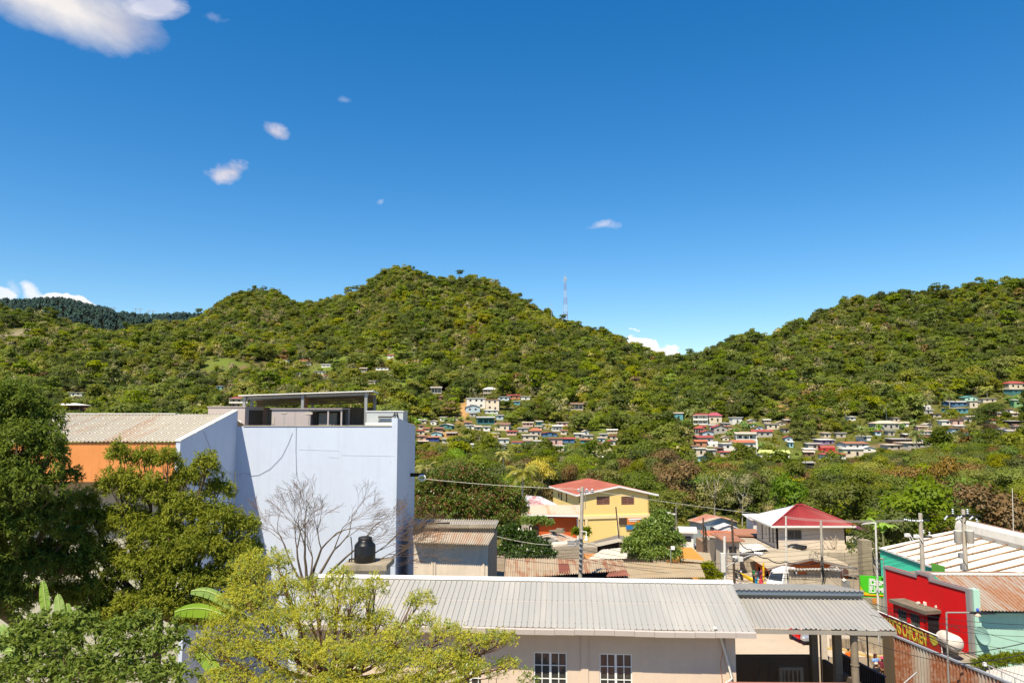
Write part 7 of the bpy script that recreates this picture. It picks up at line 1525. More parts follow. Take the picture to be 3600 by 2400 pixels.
p = gh(2822, 2262); tuktuk((p.x, p.y, p.z + .03), R(8), 'red three-wheeled taxi with a silver nose on the sunlit road behind the porch')
def motorbike(loc, rz, label, colr):
 t = thing('motorcycle', loc, label, 'motorcycle', None, rz); Mp = plain('bike paint ' + str(colr), colr, .3, spec=.6)
 wheel(t, (0, -.62, .3), .3, .1); wheel(t, (0, .62, .3), .3, .12)
 MB_local('frame', lambda mb: [mb.tube([(0, -.62, .3), (.0, -.45, .75), (0, -.38, 1.0)], .035, 6), mb.tube([(0, -.4, .85), (0, .1, .75), (0, .62, .35)], .05, 6), mb.tube([(0, -.35, .7), (0, -.1, .3), (0, .6, .3)], .05, 6)], M_BLACK, t)
 MB_local('tank', lambda mb: mb.lathe((0, -.12, .86), [(.03, -.26), (.13, -.18), (.17, 0), (.12, .2), (.03, .27)], 12, axis=Matrix.Rotation(PI / 2, 3, 'X') @ Matrix.Diagonal((.8, .75, 1)).to_3x3()), Mp, t)
 MB_local('engine', lambda mb: mb.box((0, 0, .45), (.26, .4, .34)).box((0, -.05, .6), (.2, .25, .12)), M_STEEL, t)
 MB_local('seat', lambda mb: loft(mb, [ring(.12, .12, .78, .88, .1), ring(.4, .14, .78, .88, .12), ring(.75, .1, .82, .92, .08)]), M_BLACK, t)
 MB_local('handlebar', lambda mb: mb.tube([(-.36, -.3, 1.02), (-.15, -.38, 1.05), (.15, -.38, 1.05), (.36, -.3, 1.02)], .022, 6), M_STEEL, t)
 MB_local('headlight', lambda mb: mb.lathe((0, -.5, .92), [(.02, -.06), (.1, -.03), (.1, .03), (.06, .07)], 12, axis=Matrix.Rotation(PI / 2, 3, 'X')), M_CER, t)
 for s in (-1, 1): MB_local('mirror', lambda mb: mb.tube([(s * .25, -.33, 1.05), (s * .3, -.33, 1.2)], .012, 5).box((s * .32, -.33, 1.24), (.12, .02, .08)), M_BLACK, t)
 MB_local('mudguard', lambda mb: mb.box((0, -.62, .64), (.12, .45, .03)).box((0, .72, .66), (.14, .4, .03)), Mp, t)
 return t
for (px, py, rz, cl, lb) in ((2599, 2041, 10, (0.02, 0.02, 0.02), 'black motorcycle facing downhill on the concrete road'), (2436, 1932, 40, (0.05, 0.02, 0.35), 'blue motorcycle parked near the plank shed at the far end of the road'), (2404, 1906, 20, (0.02, 0.05, 0.10), 'dark motorcycle at the far bend of the road beside the white fence'), (2566, 1984, 70, (0.02, 0.06, 0.14), 'navy motorcycle parked side-on behind the white camera pole')):
 p = gh(px, py); motorbike((p.x, p.y, p.z + .03), R(rz), lb, cl)
def car(loc, rz, label, colr):
 t = thing('parked_car', loc, label, 'car', None, rz); Mp = plain('car paint ' + str(colr), colr, .25, spec=.6, var=.02)
 MB_local('body', lambda mb: loft(mb, [ring(-2.1, .72, .3, .62, .66), ring(-1.9, .82, .25, .78, .76), ring(-.9, .85, .22, .92, .78), ring(1.3, .85, .22, .95, .78), ring(2.0, .82, .26, .9, .76), ring(2.15, .75, .32, .8, .68)]), Mp, t)
 MB_local('cabin', lambda mb: loft(mb, [ring(-.95, .74, .88, .95, .70), ring(-.3, .72, .88, 1.42, .60), ring(.8, .72, .88, 1.45, .60), ring(1.5, .74, .88, .98, .70)]), M_GLASS, t)
 MB_local('roof', lambda mb: loft(mb, [ring(-.35, .6, 1.38, 1.46, .55), ring(.85, .6, 1.40, 1.48, .55)]), Mp, t)
 for s in (-1, 1):
  MB_local('headlight', lambda mb: mb.box((s * .58, -2.08, .6), (.28, .08, .14)), M_CER, t)
  for y in (-1.3, 1.3): wheel(t, (s * .76, y, .3), .3, .2)
 MB_local('bumper', lambda mb: mb.box((0, -2.12, .4), (1.5, .12, .16)), M_BLACK, t)
 return t
p = gh(3078, 2246); car((p.x, p.y, p.z + .03), R(70), 'white car half hidden behind the rusted fence at the roadside', (0.6, 0.62, 0.62))
# houses on the hillside
HC = {'white': (0.72, 0.69, 0.63), 'cream': (0.64, 0.54, 0.41), 'grey': (0.42, 0.39, 0.34), 'concrete': (0.46, 0.40, 0.32), 'teal': (0.08, 0.21, 0.20), 'turq': (0.13, 0.33, 0.36), 'blue': (0.09, 0.19, 0.34), 'deepblue': (0.05, 0.08, 0.26),
 'paleblue': (0.46, 0.55, 0.60), 'mint': (0.45, 0.68, 0.55), 'pink': (0.66, 0.42, 0.36), 'orange': (0.50, 0.24, 0.13), 'yellow': (0.62, 0.53, 0.28), 'brown': (0.20, 0.12, 0.08), 'green': (0.20, 0.38, 0.17), 'purple': (0.28, 0.20, 0.32), 'red': (0.45, 0.04, 0.04), 'dark': (0.06, 0.05, 0.045), 'cyan': (0.32, 0.54, 0.58)}
RC = {'white': (0.68, 0.65, 0.60), 'grey': (0.38, 0.36, 0.33), 'red': (0.34, 0.07, 0.055), 'rust': (0.34, 0.15, 0.08), 'tan': (0.52, 0.43, 0.33), 'magenta': (0.34, 0.07, 0.10), 'lime': (0.46, 0.52, 0.16), 'orange': (0.42, 0.14, 0.07), 'teal': (0.10, 0.30, 0.28), 'brown': (0.22, 0.12, 0.08), 'darkred': (0.24, 0.05, 0.04)}
HM = {k_: paint('house paint ' + k_, v, .85, .25, None, .15, .2, .8) for k_, v in HC.items()}
RM = {k_: metal_roof('house roof ' + k_, v, (0.26, 0.10, 0.05), .45 if k_ not in ('white', 'lime') else .15, .6, (.4, .4, .4), .8, .55) for k_, v in RC.items()}
M_PANE = plain('dark window', (0.025, 0.025, 0.03), .3, var=0)
GH = 'houses on the hillside'
def hill_house(px0, px1, py0, py1, style, wc, rc, label, rz=None, name='hillside_house', Yset=None):
 pm = (px0 + px1) / 2
 h = hit(pm, py1) if Yset is None else W(pm, py1, Yset)
 if h is None: return
 k_ = h.y / F; w_ = (px1 - px0) * k_; H = max(2.4, (py1 - py0) * k_); D = max(3.5, w_ * .7); z0 = h.z
 rr = random.Random(int(px0 * 7 + py0)); a = rr.uniform(-.22, .22) if rz is None else R(rz)
 HOUSE_XY.append((h.x, h.y + D * .4, w_ * .62 + .8, 7 + D * .5)); HRECT.append((px0, px1, py0, py1, h.y))
 t = thing(name, (h.x, h.y, z0), label, 'house' if name == 'hillside_house' else 'church', GH if name == 'hillside_house' else None, a)
 rise = {'gable': .24, 'gablef': .27, 'hip': .3, 'shed': .12, 'flat': .04, 'open': .16, 'openhip': .2, 'barrel': .35}[style] * H
 rise = min(rise, w_ * .3, 2.6); hw = H - rise; x = w_ / 2; ov = .45
 mbw, mbr = MB(), MB()
 two = hw > 4.3
 op = style in ('open', 'openhip')
 if op:                                   # slabs on posts, open to the front, with back rooms
  lv = max(1, int(round(hw / 2.8))); lh = hw / lv
  for i in range(lv):
   mbw.box((0, D * .62, lh * (i + .5)), (w_ * .96, D * .72, lh - .2)); mbw.box((0, D * .45, lh * (i + 1) - .1), (w_, D * 1.1, .2))
   mbw.box((0, -.05, lh * i + .5), (w_ * .98, .1, .75))
   for s in (-1, -.33, .33, 1): mbw.box((s * (x - .15), 0, lh * (i + .5)), (.22, .22, lh - .2))
  mbw.box((0, D * .5, -1.5), (w_ * .9, D * .9, 3))
 else:
  mbw.box((0, D / 2, hw / 2 - 1.2), (w_ - .2, D, hw + 2.4))
 mbw_o = None
 z = hw
 if style in ('gable', 'open'):
  A, B, C_, D_ = (-x - ov, -ov, z), (x + ov, -ov, z), (x + ov, D / 2, z + rise), (-x - ov, D / 2, z + rise); E_, G_ = (x + ov, D + ov, z), (-x - ov, D + ov, z)
  mbr.slab([A, B, C_, D_], .12); mbr.slab([D_, C_, E_, G_], .12)
  for s in (-1, 1): mbw.face([(s * (x - .1), 0, z - .12), (s * (x - .1), D, z - .12), (s * (x - .1), D / 2, z + rise - .12)])
 elif style == 'gablef':
  for s in (-1, 1): mbr.slab([(0, -ov, z + rise), (0, D + ov, z + rise), (s * (x + ov), D + ov, z - .1), (s * (x + ov), -ov, z - .1)], .12)
  mbw.face([(-x + .1, .002, z - .02), (x - .1, .002, z - .02), (0, .002, z + rise - .1)])
 elif style in ('hip', 'openhip'):
  r_ = min(x, D / 2) * .85; A, B, C_, D_ = Vector((-x - ov, -ov, z)), Vector((x + ov, -ov, z)), Vector((x + ov, D + ov, z)), Vector((-x - ov, D + ov, z)); P1, P2 = Vector((-(x - r_), D / 2, z + rise)), Vector((x - r_, D / 2, z + rise))
  mbr.face([A, B, P2, P1]); mbr.face([B, C_, P2]); mbr.face([C_, D_, P1, P2]); mbr.face([D_, A, P1]); mbr.slab([A, B, C_, D_], .14)
 elif style == 'barrel':
  n = 8
  for i in range(n):
   a0, a1 = PI * i / n, PI * (i + 1) / n; mbr.slab([(-x, D / 2 - D / 2 * math.cos(a0), z + rise * math.sin(a0)), (x, D / 2 - D / 2 * math.cos(a0), z + rise * math.sin(a0)), (x, D / 2 - D / 2 * math.cos(a1), z + rise * math.sin(a1)), (-x, D / 2 - D / 2 * math.cos(a1), z + rise * math.sin(a1))], .1)
 else:
  sl = rise if style == 'shed' else .05
  mbr.slab([(-x - ov, -ov, z + .02), (x + ov, -ov, z + .02), (x + ov, D + ov, z + sl), (-x - ov, D + ov, z + sl)], .14 if style == 'shed' else .25)
 def fin(mb, nm, mat):
  me = bpy.data.meshes.new(nm); me.from_pydata([tuple(v) for v in mb.v], [], mb.f); me.update(); me.materials.append(mat); return link(nm, me, t)
 fin(mbw, 'wall', HM[wc]); fin(mbr, 'roof', RM[rc])
 yf = -.02 if not op else D * .62 - D * .36 - .02
 lvls = 2 if two else 1; n = max(1, min(4, int(w_ / 3.0)))
 for lv in range(lvls):
  zc = hw * (.55 if lvls == 1 else (.28, .76)[lv])
  for i in range(n):
   xx = (-.5 + (i + .5) / n) * w_ * .84 + rr.uniform(-.2, .2)
   door = (lv == 0 and i == (n // 2) and rr.random() < .7)
   mb = MB(); hh = min(2.0, hw * .42) if door else min(1.1, hw * .3); mb.box((xx, yf, zc - (hw * .12 if door else 0)), (.9 if door else 1.15, .06, hh)); fin(mb, 'door' if door else 'window', M_PANE)
 return t
HL = [
(1640,1707,1399,1437,'flat','white','white','large white two-storey block with a flat roof, highest white mass of the central cluster'),
(1698,1742,1361,1399,'openhip','concrete','white','open three-level concrete frame with a small white hip roof above the big white block'),
(1707,1755,1402,1443,'flat','cream','rust','cream block with a turquoise upper band beside the big white block'),
(1750,1790,1393,1409,'shed','paleblue','grey','light blue shed-roofed house beside the orange house'),
(1785,1829,1387,1405,'gable','orange','darkred','orange house under a dark red roof in the central cluster'),
(1831,1864,1395,1407,'shed','white','tan','small white house next to the orange house'),
(1807,1829,1411,1424,'flat','turq','white','tiny turquoise house below the orange house'),
(1515,1552,1359,1385,'open','grey','grey','grey two-level house with a balcony alone among the trees above the hall roof corner'),
(1522,1553,1391,1405,'gable','brown','brown','brown shack below the grey two-level balcony house'),
(1637,1688,1424,1451,'gablef','paleblue','grey','pale blue gabled house in front of the big white block'),
(1706,1752,1443,1456,'shed','white','white','low white house under the cream block'),
(1678,1739,1464,1493,'open','teal','grey','teal balcony house on white posts under a wide grey roof'),
(1650,1672,1457,1466,'shed','grey','grey','small grey roof left of the teal balcony house'),
(1633,1658,1483,1497,'gable','grey','rust','patchy rust-roofed hut below the teal balcony house'),
(1738,1790,1488,1515,'gable','cream','brown','cream house with a dark brown balcony under a brown roof'),
(1543,1589,1489,1507,'gablef','teal','white','teal gable with a white sheet roof near the pale blue hall'),
(1515,1553,1517,1535,'gablef','cyan','tan','house with a cyan side wall below the teal gable'),
(1499,1544,1533,1552,'gable','deepblue','rust','deep blue house under a rusty roof beside the hall corner'),
(1471,1490,1500,1512,'shed','cream','brown','small cream hut with a brown roof at the hall corner'),
(1525,1558,1505,1518,'gable','brown','brown','brown-roofed hut between the teal gable and the cyan wall'),
(1468,1500,1538,1550,'shed','pink','rust','pinkish rust shack left of the deep blue house'),
(1553,1584,1549,1560,'shed','grey','grey','grey shed right of the deep blue house'),
(1862,1906,1506,1535,'hip','grey','orange','grey two-storey house with an orange hip roof'),
(1906,1959,1519,1536,'gablef','blue','red','house with a blue gable and wide red roof beside the orange hip roof'),
(1839,1891,1528,1549,'shed','cream','tan','long cream house below the orange hip roof'),
(1934,1979,1540,1566,'flat','pink','rust','pale pink two-storey block next to a red-roofed blue house'),
(1979,2021,1539,1558,'gable','blue','red','blue house with a white balcony under a red roof'),
(1881,1923,1551,1567,'flat','yellow','white','pale yellow house with a white roof edge'),
(1961,1989,1573,1586,'flat','white','white','small white cube with a blue-framed window below the pink block'),
(1688,1727,1563,1579,'shed','teal','white','teal bungalow with a white roof at the foot of the central cluster'),
(1660,1680,1572,1580,'shed','white','white','tiny white hut left of the teal bungalow'),
(1756,1790,1540,1558,'shed','white','tan','white house with a tan shed roof between palms'),
(1820,1857,1504,1520,'shed','grey','grey','grey house with a sloping grey roof left of the orange hip roof'),
(1943,1977,1494,1517,'open','white','white','white open frame house above the blue gable'),
(1887,1908,1484,1497,'shed','teal','white','small teal house under a pale roof in the trees'),
(1812,1836,1585,1592,'barrel','white','white','low white curved roof at the foot of the slope'),
(2022,2055,1524,1540,'shed','grey','white','grey hut with a white tilted roof beside the meadow'),
(2053,2086,1529,1545,'shed','cream','grey','cream hut with a grey tilted roof beside the meadow'),
(2109,2137,1530,1541,'shed','grey','grey','grey lean-to at the lower edge of the meadow'),
(2040,2073,1543,1561,'gable','teal','rust','teal house with a rusty door below the tilted roofs'),
(2007,2050,1415,1443,'open','concrete','brown','lonely concrete two-storey house high in the forest'),
(2108,2167,1615,1627,'shed','white','white','long white roof alone in the wooded belt'),
(2371,2402,1449,1477,'shed','turq','tan','turquoise upper storey over a white base at the end of the upper row'),
(2438,2488,1454,1495,'open','white','darkred','white balcony house on tall posts beside the dark green palm'),
(2491,2538,1451,1489,'hip','cream','magenta','tall cream house with a magenta hip roof'),
(2574,2611,1466,1492,'flat','white','white','white flat-roofed house right of the magenta hip roof'),
(2541,2568,1486,1502,'shed','grey','grey','grey low roof below the magenta hip roof'),
(2445,2474,1499,1532,'openhip','grey','red','narrow two-level house with a red roof and balcony'),
(2469,2510,1512,1532,'gablef','paleblue','red','pale blue gabled house with a round window and red roof'),
(2509,2556,1493,1524,'gablef','grey','red','open-fronted house with the steepest red gable'),
(2451,2510,1534,1559,'gable','grey','red','house under a wide plain red roof below two red gables'),
(2445,2485,1546,1571,'gable','orange','orange','orange-red house half behind the trees'),
(2472,2524,1561,1573,'barrel','white','white','long white barrel roof above the arched house'),
(2447,2483,1575,1602,'flat','cream','white','cream two-storey house with arches at the foot of the cluster'),
(2483,2518,1582,1600,'flat','grey','white','grey and white house beside the arched house'),
(2452,2496,1603,1622,'gablef','cyan','grey','pale cyan gable at the bottom of the red roofs'),
(2589,2658,1519,1549,'open','white','tan','wide white house with an open roof terrace'),
(2647,2715,1513,1539,'gable','grey','red','grey house with a long red roof right of the white terrace house'),
(2583,2661,1550,1585,'gable','white','orange','white arched house under an orange and red striped roof'),
(2541,2604,1559,1586,'flat','white','white','white flat house with a dark garage below it'),
(2697,2740,1489,1510,'flat','cream','tan','pale concrete enclosure with railings above the long red roof'),
(2784,2861,1630,1648,'flat','dark','grey','dark grey long building in the trees below the church'),
(2886,2936,1571,1588,'barrel','red','red','dark red arched roof among shacks'),
(2904,2977,1590,1618,'hip','white','red','white house with a bright red hip roof above the wooded belt'),
(2842,2889,1560,1585,'shed','concrete','grey','grey concrete shacks left of the red arched roof'),
(2880,2938,1549,1562,'shed','purple','white','purple-walled hut under a white roof'),
(2941,2974,1527,1541,'flat','concrete','grey','bare concrete cube above the purple hut'),
(2775,2790,1552,1574,'shed','cyan','white','slim pale cyan hut beside the church roof'),
(2971,3056,1554,1576,'gable','white','rust','long white house under a rusty roof with a row of windows'),
(2967,3036,1577,1608,'flat','cream','white','cream two-storey house with a red door below the long white house'),
(3036,3080,1570,1591,'gablef','white','white','small bright white gabled house'),
(3138,3208,1545,1563,'shed','brown','grey','long grey veranda house with washing below the hip roof'),
(3188,3277,1562,1577,'shed','grey','tan','house with a very long pale roof at the edge of the belt'),
(3119,3177,1568,1584,'shed','concrete','tan','tan-roofed hut left of the long pale roof'),
(3079,3168,1480,1511,'hip','grey','tan','wide house with a tan hip roof'),
(3122,3148,1514,1534,'flat','concrete','grey','small concrete house below the tan hip roof'),
(3139,3167,1472,1484,'flat','cream','tan','small cream hut behind the tan hip roof'),
(3238,3277,1424,1439,'barrel','white','white','gleaming white rounded roof near two palms'),
(3248,3281,1440,1457,'shed','grey','white','grey hut under the gleaming white roof'),
(3339,3409,1409,1430,'gable','blue','grey','bright blue house with a veranda'),
(3393,3438,1391,1411,'gablef','mint','teal','mint gabled house behind the bright blue one'),
(3411,3438,1409,1435,'flat','cream','tan','cream cube right of the bright blue house'),
(3342,3409,1433,1455,'shed','turq','grey','turquoise house under a wide grey roof below the bright blue one'),
(3312,3352,1478,1497,'shed','white','white','white hut with a tilted roof'),
(3350,3388,1474,1497,'flat','pink','rust','pinkish terrace house joined to a white hut'),
(3412,3452,1520,1546,'flat','white','grey','unfinished white block with empty openings'),
(3478,3556,1520,1539,'flat','concrete','grey','long bare concrete house by the dark mango tree'),
(3547,3615,1339,1368,'hip','cream','red','cream house with a bright red hip roof, highest on the eastern slope'),
(3556,3610,1367,1386,'shed','teal','white','teal house just below the highest red hip roof'),
(3568,3610,1405,1434,'shed','green','grey','bright green house under a grey roof'),
(3457,3504,1403,1415,'flat','cream','tan','low cream wall-like house behind the dark mango tree'),
(3553,3598,1480,1497,'shed','dark','grey','dark open hut in the trees'),
(2984,3010,1474,1482,'shed','white','white','tiny white roof in the trees above the shacks'),
(979,1010,1262,1279,'flat','white','orange','white hut with an orange-red upper wall on the cleared slope'),
(1057,1091,1252,1268,'flat','cream','tan','cream block cabin standing highest on the cleared slope'),
(1028,1058,1310,1331,'flat','cream','white','cream flat-roofed house left of the magenta roof'),
(1101,1149,1303,1317,'shed','grey','grey','grey-roofed house directly behind the magenta roof'),
(1094,1153,1316,1338,'gable','grey','magenta','house with a magenta roof and long balcony on the cleared slope'),
(1073,1094,1274,1287,'shed','grey','brown','little brown-roofed hut below the cream block cabin'),
(1320,1366,1291,1302,'shed','white','rust','white and brown shack beside the ochre bank'),
(1363,1386,1307,1320,'flat','white','white','small white cube below the ochre bank'),
(1293,1320,1338,1350,'shed','grey','white','grey hut with a white roof above the shed'),
(924,964,1344,1361,'flat','concrete','tan','bare concrete hut in the scrub above the shed roof'),
(758,781,1355,1370,'shed','turq','grey','small turquoise hut in the scrub'),
(227,286,1383,1394,'flat','white','grey','long low white hut above the brown veranda house'),
(179,278,1417,1455,'openhip','brown','white','brown veranda house with a white hip roof above the whitish ribbed roof'),
(272,310,1438,1452,'shed','brown','rust','brown shack next to the veranda house'),
(806,868,1394,1434,'open','white','darkred','white balcony house with red roof edges left of the roof shed'),
(120,150,1068,1087,'hip','grey','brown','lonely grey hut on the rocky spur at the skyline'),
]
for r_ in HL: hill_house(*r_)
fr_ = random.Random(99); ZON = [(1470,1600,1478,1568,15,'beside the hall corner'),(1640,1760,1440,1520,9,'below the big white block'),(1740,2000,1500,1580,24,'in the row below the orange hip roof'),(1990,2160,1525,1575,6,'below the meadow'),(2436,2570,1500,1606,14,'among the red roofs'),(2560,2780,1490,1560,8,'above the chapel'),(2840,3060,1535,1605,18,'among the shacks east of the chapel'),(3080,3290,1500,1580,13,'around the tan hip roof'),(3290,3600,1410,1545,17,'on the eastern slope'),(960,1400,1260,1350,6,'on the cleared slope')]
for (x0, x1, y0, y1, n, zn) in ZON:
 k = 0; tr_ = 0
 while k < n and tr_ < 300:
  tr_ += 1; px, py, w_ = fr_.uniform(x0, x1), fr_.uniform(y0, y1), fr_.uniform(20, 40)
  h = hit(px, py)
  if h is None or any(math.hypot(h.x - q[0], (h.y - q[1]) * .45) < q[2] * .9 + w_ / F * h.y * .45 for q in HOUSE_XY): continue
  wc = fr_.choice(['concrete', 'grey', 'cream', 'white', 'brown', 'concrete', 'pink', 'white', 'paleblue', 'cream']); rc = fr_.choice(['rust', 'grey', 'tan', 'white', 'brown', 'rust', 'grey', 'red', 'tan'])
  hill_house(px - w_ / 2, px + w_ / 2, py - fr_.uniform(13, 19), py, fr_.choice(['shed', 'gable', 'gablef', 'shed', 'flat', 'open']), wc, rc, 'small %s-walled shack with a %s roof %s' % (wc, rc, zn)); k += 1
for r_ in ((2398,2440,1878,1926,'flat','white','white','white garden wall and hut at the far bend of the road',-12,'hillside_house',104), (2556,2604,1908,1962,'shed','concrete','rust','concrete hut with a rusty roof behind the wooden pole',8,'hillside_house',90), (1800,1862,1903,1965,'shed','cream','tan','low cream hut with a tan roof under the bright sapling',6,'hillside_house',93), (2648,2700,1838,1872,'shed','white','white','white lean-to roof beside the clay tile roof',0,'hillside_house',118), (2600,2660,1905,1935,'shed','red','rust','red brown porch next to the glaring white roof',-10,'hillside_house',104)): hill_house(*r_)
ch = hill_house(2670, 2773, 1584, 1621, 'gable', 'white', 'lime', 'white chapel with a lime green roof and a small spire', -12, 'chapel')
if ch:
 MB_local('spire', lambda mb: (mb.box((-6.3, 1.5, 5.0), (.7, .7, 5.5)), mb.lathe((-6.3, 1.5, 7.75), [(.5, 0), (.05, 1.3)], 6), mb.box((-6.3, 1.5, 9.4), (.08, .08, 1.0)), mb.box((-6.3, 1.5, 9.5), (.5, .08, .08))), HM['white'], ch)
# palms and banana plants
def frond_mesh(n, length, droop, wid, r, mat, h, name, lift=.95, sep=22):
 V, Q = [], []
 for i in range(n):
  a = 2 * PI * i / n + r.uniform(-.3, .3); up = lift * r.uniform(.2, 1.5); Ln = length * r.uniform(.8, 1.1); dr = droop * r.uniform(.8, 1.3)
  P = []
  for k in range(sep + 1):
   t_ = k / sep; P.append(np.array([math.cos(a) * Ln * t_ * (1 - .15 * t_), math.sin(a) * Ln * t_ * (1 - .15 * t_), h + Ln * (up * t_ - dr * t_ * t_)]))
  for k in range(1, sep):
   d = P[k + 1] - P[k]; d /= np.linalg.norm(d) + 1e-9; s_ = np.array([-math.sin(a), math.cos(a), 0]); t_ = k / sep
   lw = wid * math.sin(PI * min(1, t_ * .9 + .12)) ** .6
   for sg in (-1, 1):
    tip = P[k] + s_ * sg * lw * .8 + d * lw * .55 - np.array([0, 0, lw * .45]); j = len(V); V += [P[k], P[k] + d * Ln / sep * .8, tip, tip - d * .02]; Q.append([j, j + 1, j + 2, j + 3])
 return npmesh(name, np.array(V), np.array(Q), [mat])
LM['palmy'] = leafmat('yellowing palm frond', (0.42, 0.36, 0.05), (0.28, 0.30, 0.04), .2, .4, .4, .3, .02)
LM['palmg'] = leafmat('green palm frond', (0.14, 0.20, 0.03), (0.22, 0.24, 0.035), .25, .4, .4, .25, .02)
PALMS = [frond_mesh(26, 3.2, 1.0, .75, random.Random(s), LM['palmy' if s < 2 else 'palmg'], 0, 'fronds') for s in range(4)]
PTR = MB().tube([(0, 0, -7), (.15, 0, -3), (0, 0, .15)], [.2, .15, .16], 8); _m = bpy.data.meshes.new('trunk'); _m.from_pydata(PTR.v, [], PTR.f); _m.update(); _m.materials.append(M_PALEBARK); PTRUNK = _m
def palm(px, py, wpx, kind, label, Y=None, group='palms among the hillside houses'):
 if Y is None:
  h = hit(px, py + wpx * .9)
  if h is None: return
  Y = h.y
 p = W(px, py, Y); t = thing('palm_tree', (p.x, p.y, min(p.z - 1.5, T(p.x, Y))), label, 'palm tree', group, rng.uniform(0, 6)); sc = wpx / F * Y / 5.4
 c_ = link('crown', PALMS[kind * 2 + rng.randrange(2)], t); c_.location = (0, 0, p.z - t.location.z); c_.scale = (sc,) * 3
 k_ = link('trunk', PTRUNK, t); k_.location = (0, 0, p.z - t.location.z); hgt = p.z - t.location.z; k_.scale = (sc, sc, max(.2, (hgt + .5) / 7))
 HOUSE_XY.append((p.x, Y, wpx / F * Y * .35, 9))
for (px, py, w_, k_, l) in ((1735,1530,40,0,'yellowing palm beside the white house with a tan shed roof'),(1748,1592,52,1,'dark green palm at the foot of the central houses'),(1930,1499,34,0,'yellow palm above the red-roofed blue gable'),(2310,1468,32,0,'small yellow palm alone left of the turquoise house'),
 (2427,1447,50,1,'large green palm between the turquoise and the white balcony house'),(2975,1450,32,0,'yellow palm on the slope above the purple hut'),(3253,1409,48,1,'palm just left of the gleaming white rounded roof'),(3336,1393,50,1,'tall palm above the bright blue house'),(3470,1368,46,0,'yellow-green palm below the highest red hip roof'),
 (3115,1430,60,1,'broad green palm above the tan hip roof'),(3222,1527,72,1,'largest green palm under the tan hip roof'),(3347,1543,54,0,'yellow palm left of the unfinished white block'),(3113,1618,50,0,'bright yellow palm in the wooded belt below the white gabled house'),(3027,1518,44,1,'palm among banana plants left of the tan hip roof'),(1745,1496,30,1,'small palm right of the teal balcony house')): palm(px, py, w_, k_, l)
palm(1838, 1668, 128, 0, 'big yellow-green palm rising behind the terracotta house', 132, None)
palm(1492, 1652, 84, 0, 'yellow palm behind the corner of the pale blue hall', 150, None)
palm(1770, 1600, 60, 0, 'small yellow palm among trees left of the golden blossom tree', 190, None)
LM['banana'] = leafmat('banana leaf', (0.14, 0.25, 0.03), (0.22, 0.32, 0.045), .2, .35, .5, .35, .02, .8)
def banana_mesh(seed, n=9, L0=2.4, wd=.5):
 r = random.Random(seed); V, Q = [], []
 for i in range(n):
  a = 2 * PI * i / n + r.uniform(-.4, .4); up = r.uniform(.7, 1.9); Ln = L0 * r.uniform(.7, 1.1); bx, by = r.uniform(-.3, .3), r.uniform(-.3, .3); prev = None
  for k in range(9):
   t_ = k / 8; q = np.array([bx + math.cos(a) * Ln * t_ * .75, by + math.sin(a) * Ln * t_ * .75, .8 + Ln * (up * t_ - (up * .62 + .25) * t_ * t_)]); w_ = wd * math.sin(PI * min(1, t_ * .86 + .1)) ** .7 * .6; s_ = np.array([-math.sin(a), math.cos(a), -.25]) * w_
   row = [q + s_, q + np.array([0, 0, w_ * .25]), q - s_ * np.array([1, 1, -1])]
   if prev is not None:
    j = len(V); V += prev + row; Q += [[j, j + 1, j + 4, j + 3], [j + 1, j + 2, j + 5, j + 4]]
   prev = row
 return npmesh('leaves', np.array(V), np.array(Q), [LM['banana']])
BAN = [banana_mesh(s) for s in range(3)]
_b = MB().tube([(0, 0, -1), (0, 0, 1.1)], [.16, .1], 8); _m = bpy.data.meshes.new('stem'); _m.from_pydata(_b.v, [], _b.f); _m.update(); _m.materials.append(plain('banana stem', (0.2, 0.2, 0.08), .8)); BSTEM = _m
def banana(px, py, hpx, label, group, Y=None):
 h = hit(px, py) if Y is None else W(px, py, Y)
 if h is None: return
 t = thing('banana_plant', h, label, 'banana plant', group, rng.uniform(0, 6)); s = hpx / F * h.y / 3.0; t.scale = (s,) * 3
 link('leaves', rng.choice(BAN), t); link('stem', BSTEM, t); HOUSE_XY.append((h.x, h.y, 1.5 * s, 9))
for (cx, cy, n, zone) in ((2392,1500,5,'below the turquoise house'),(2640,1502,9,'right of the white flat-roofed house'),(3060,1520,9,'left of the tan hip roof'),(1470,1492,5,'at the hall corner'),(1592,1486,5,'beside the teal gable'),(3548,1420,6,'beside the bright green house'),(3185,1500,6,'right of the tan hip roof'),(2570,1530,5,'below the steepest red gable'),(1745,1478,4,'behind the teal balcony house'),(2985,1600,4,'beside the bright red hip roof'),(2700,1580,4,'above the chapel'),(2005,1590,4,'below the blue balcony house')):
 for k in range(n): banana(cx + rng.uniform(-32, 32), cy + rng.uniform(-8, 14), rng.uniform(22, 32), 'banana plant ' + zone, 'banana plants ' + zone)
banana(3105, 1895, 85, 'large banana plant behind the white warehouse roof', None, 74)
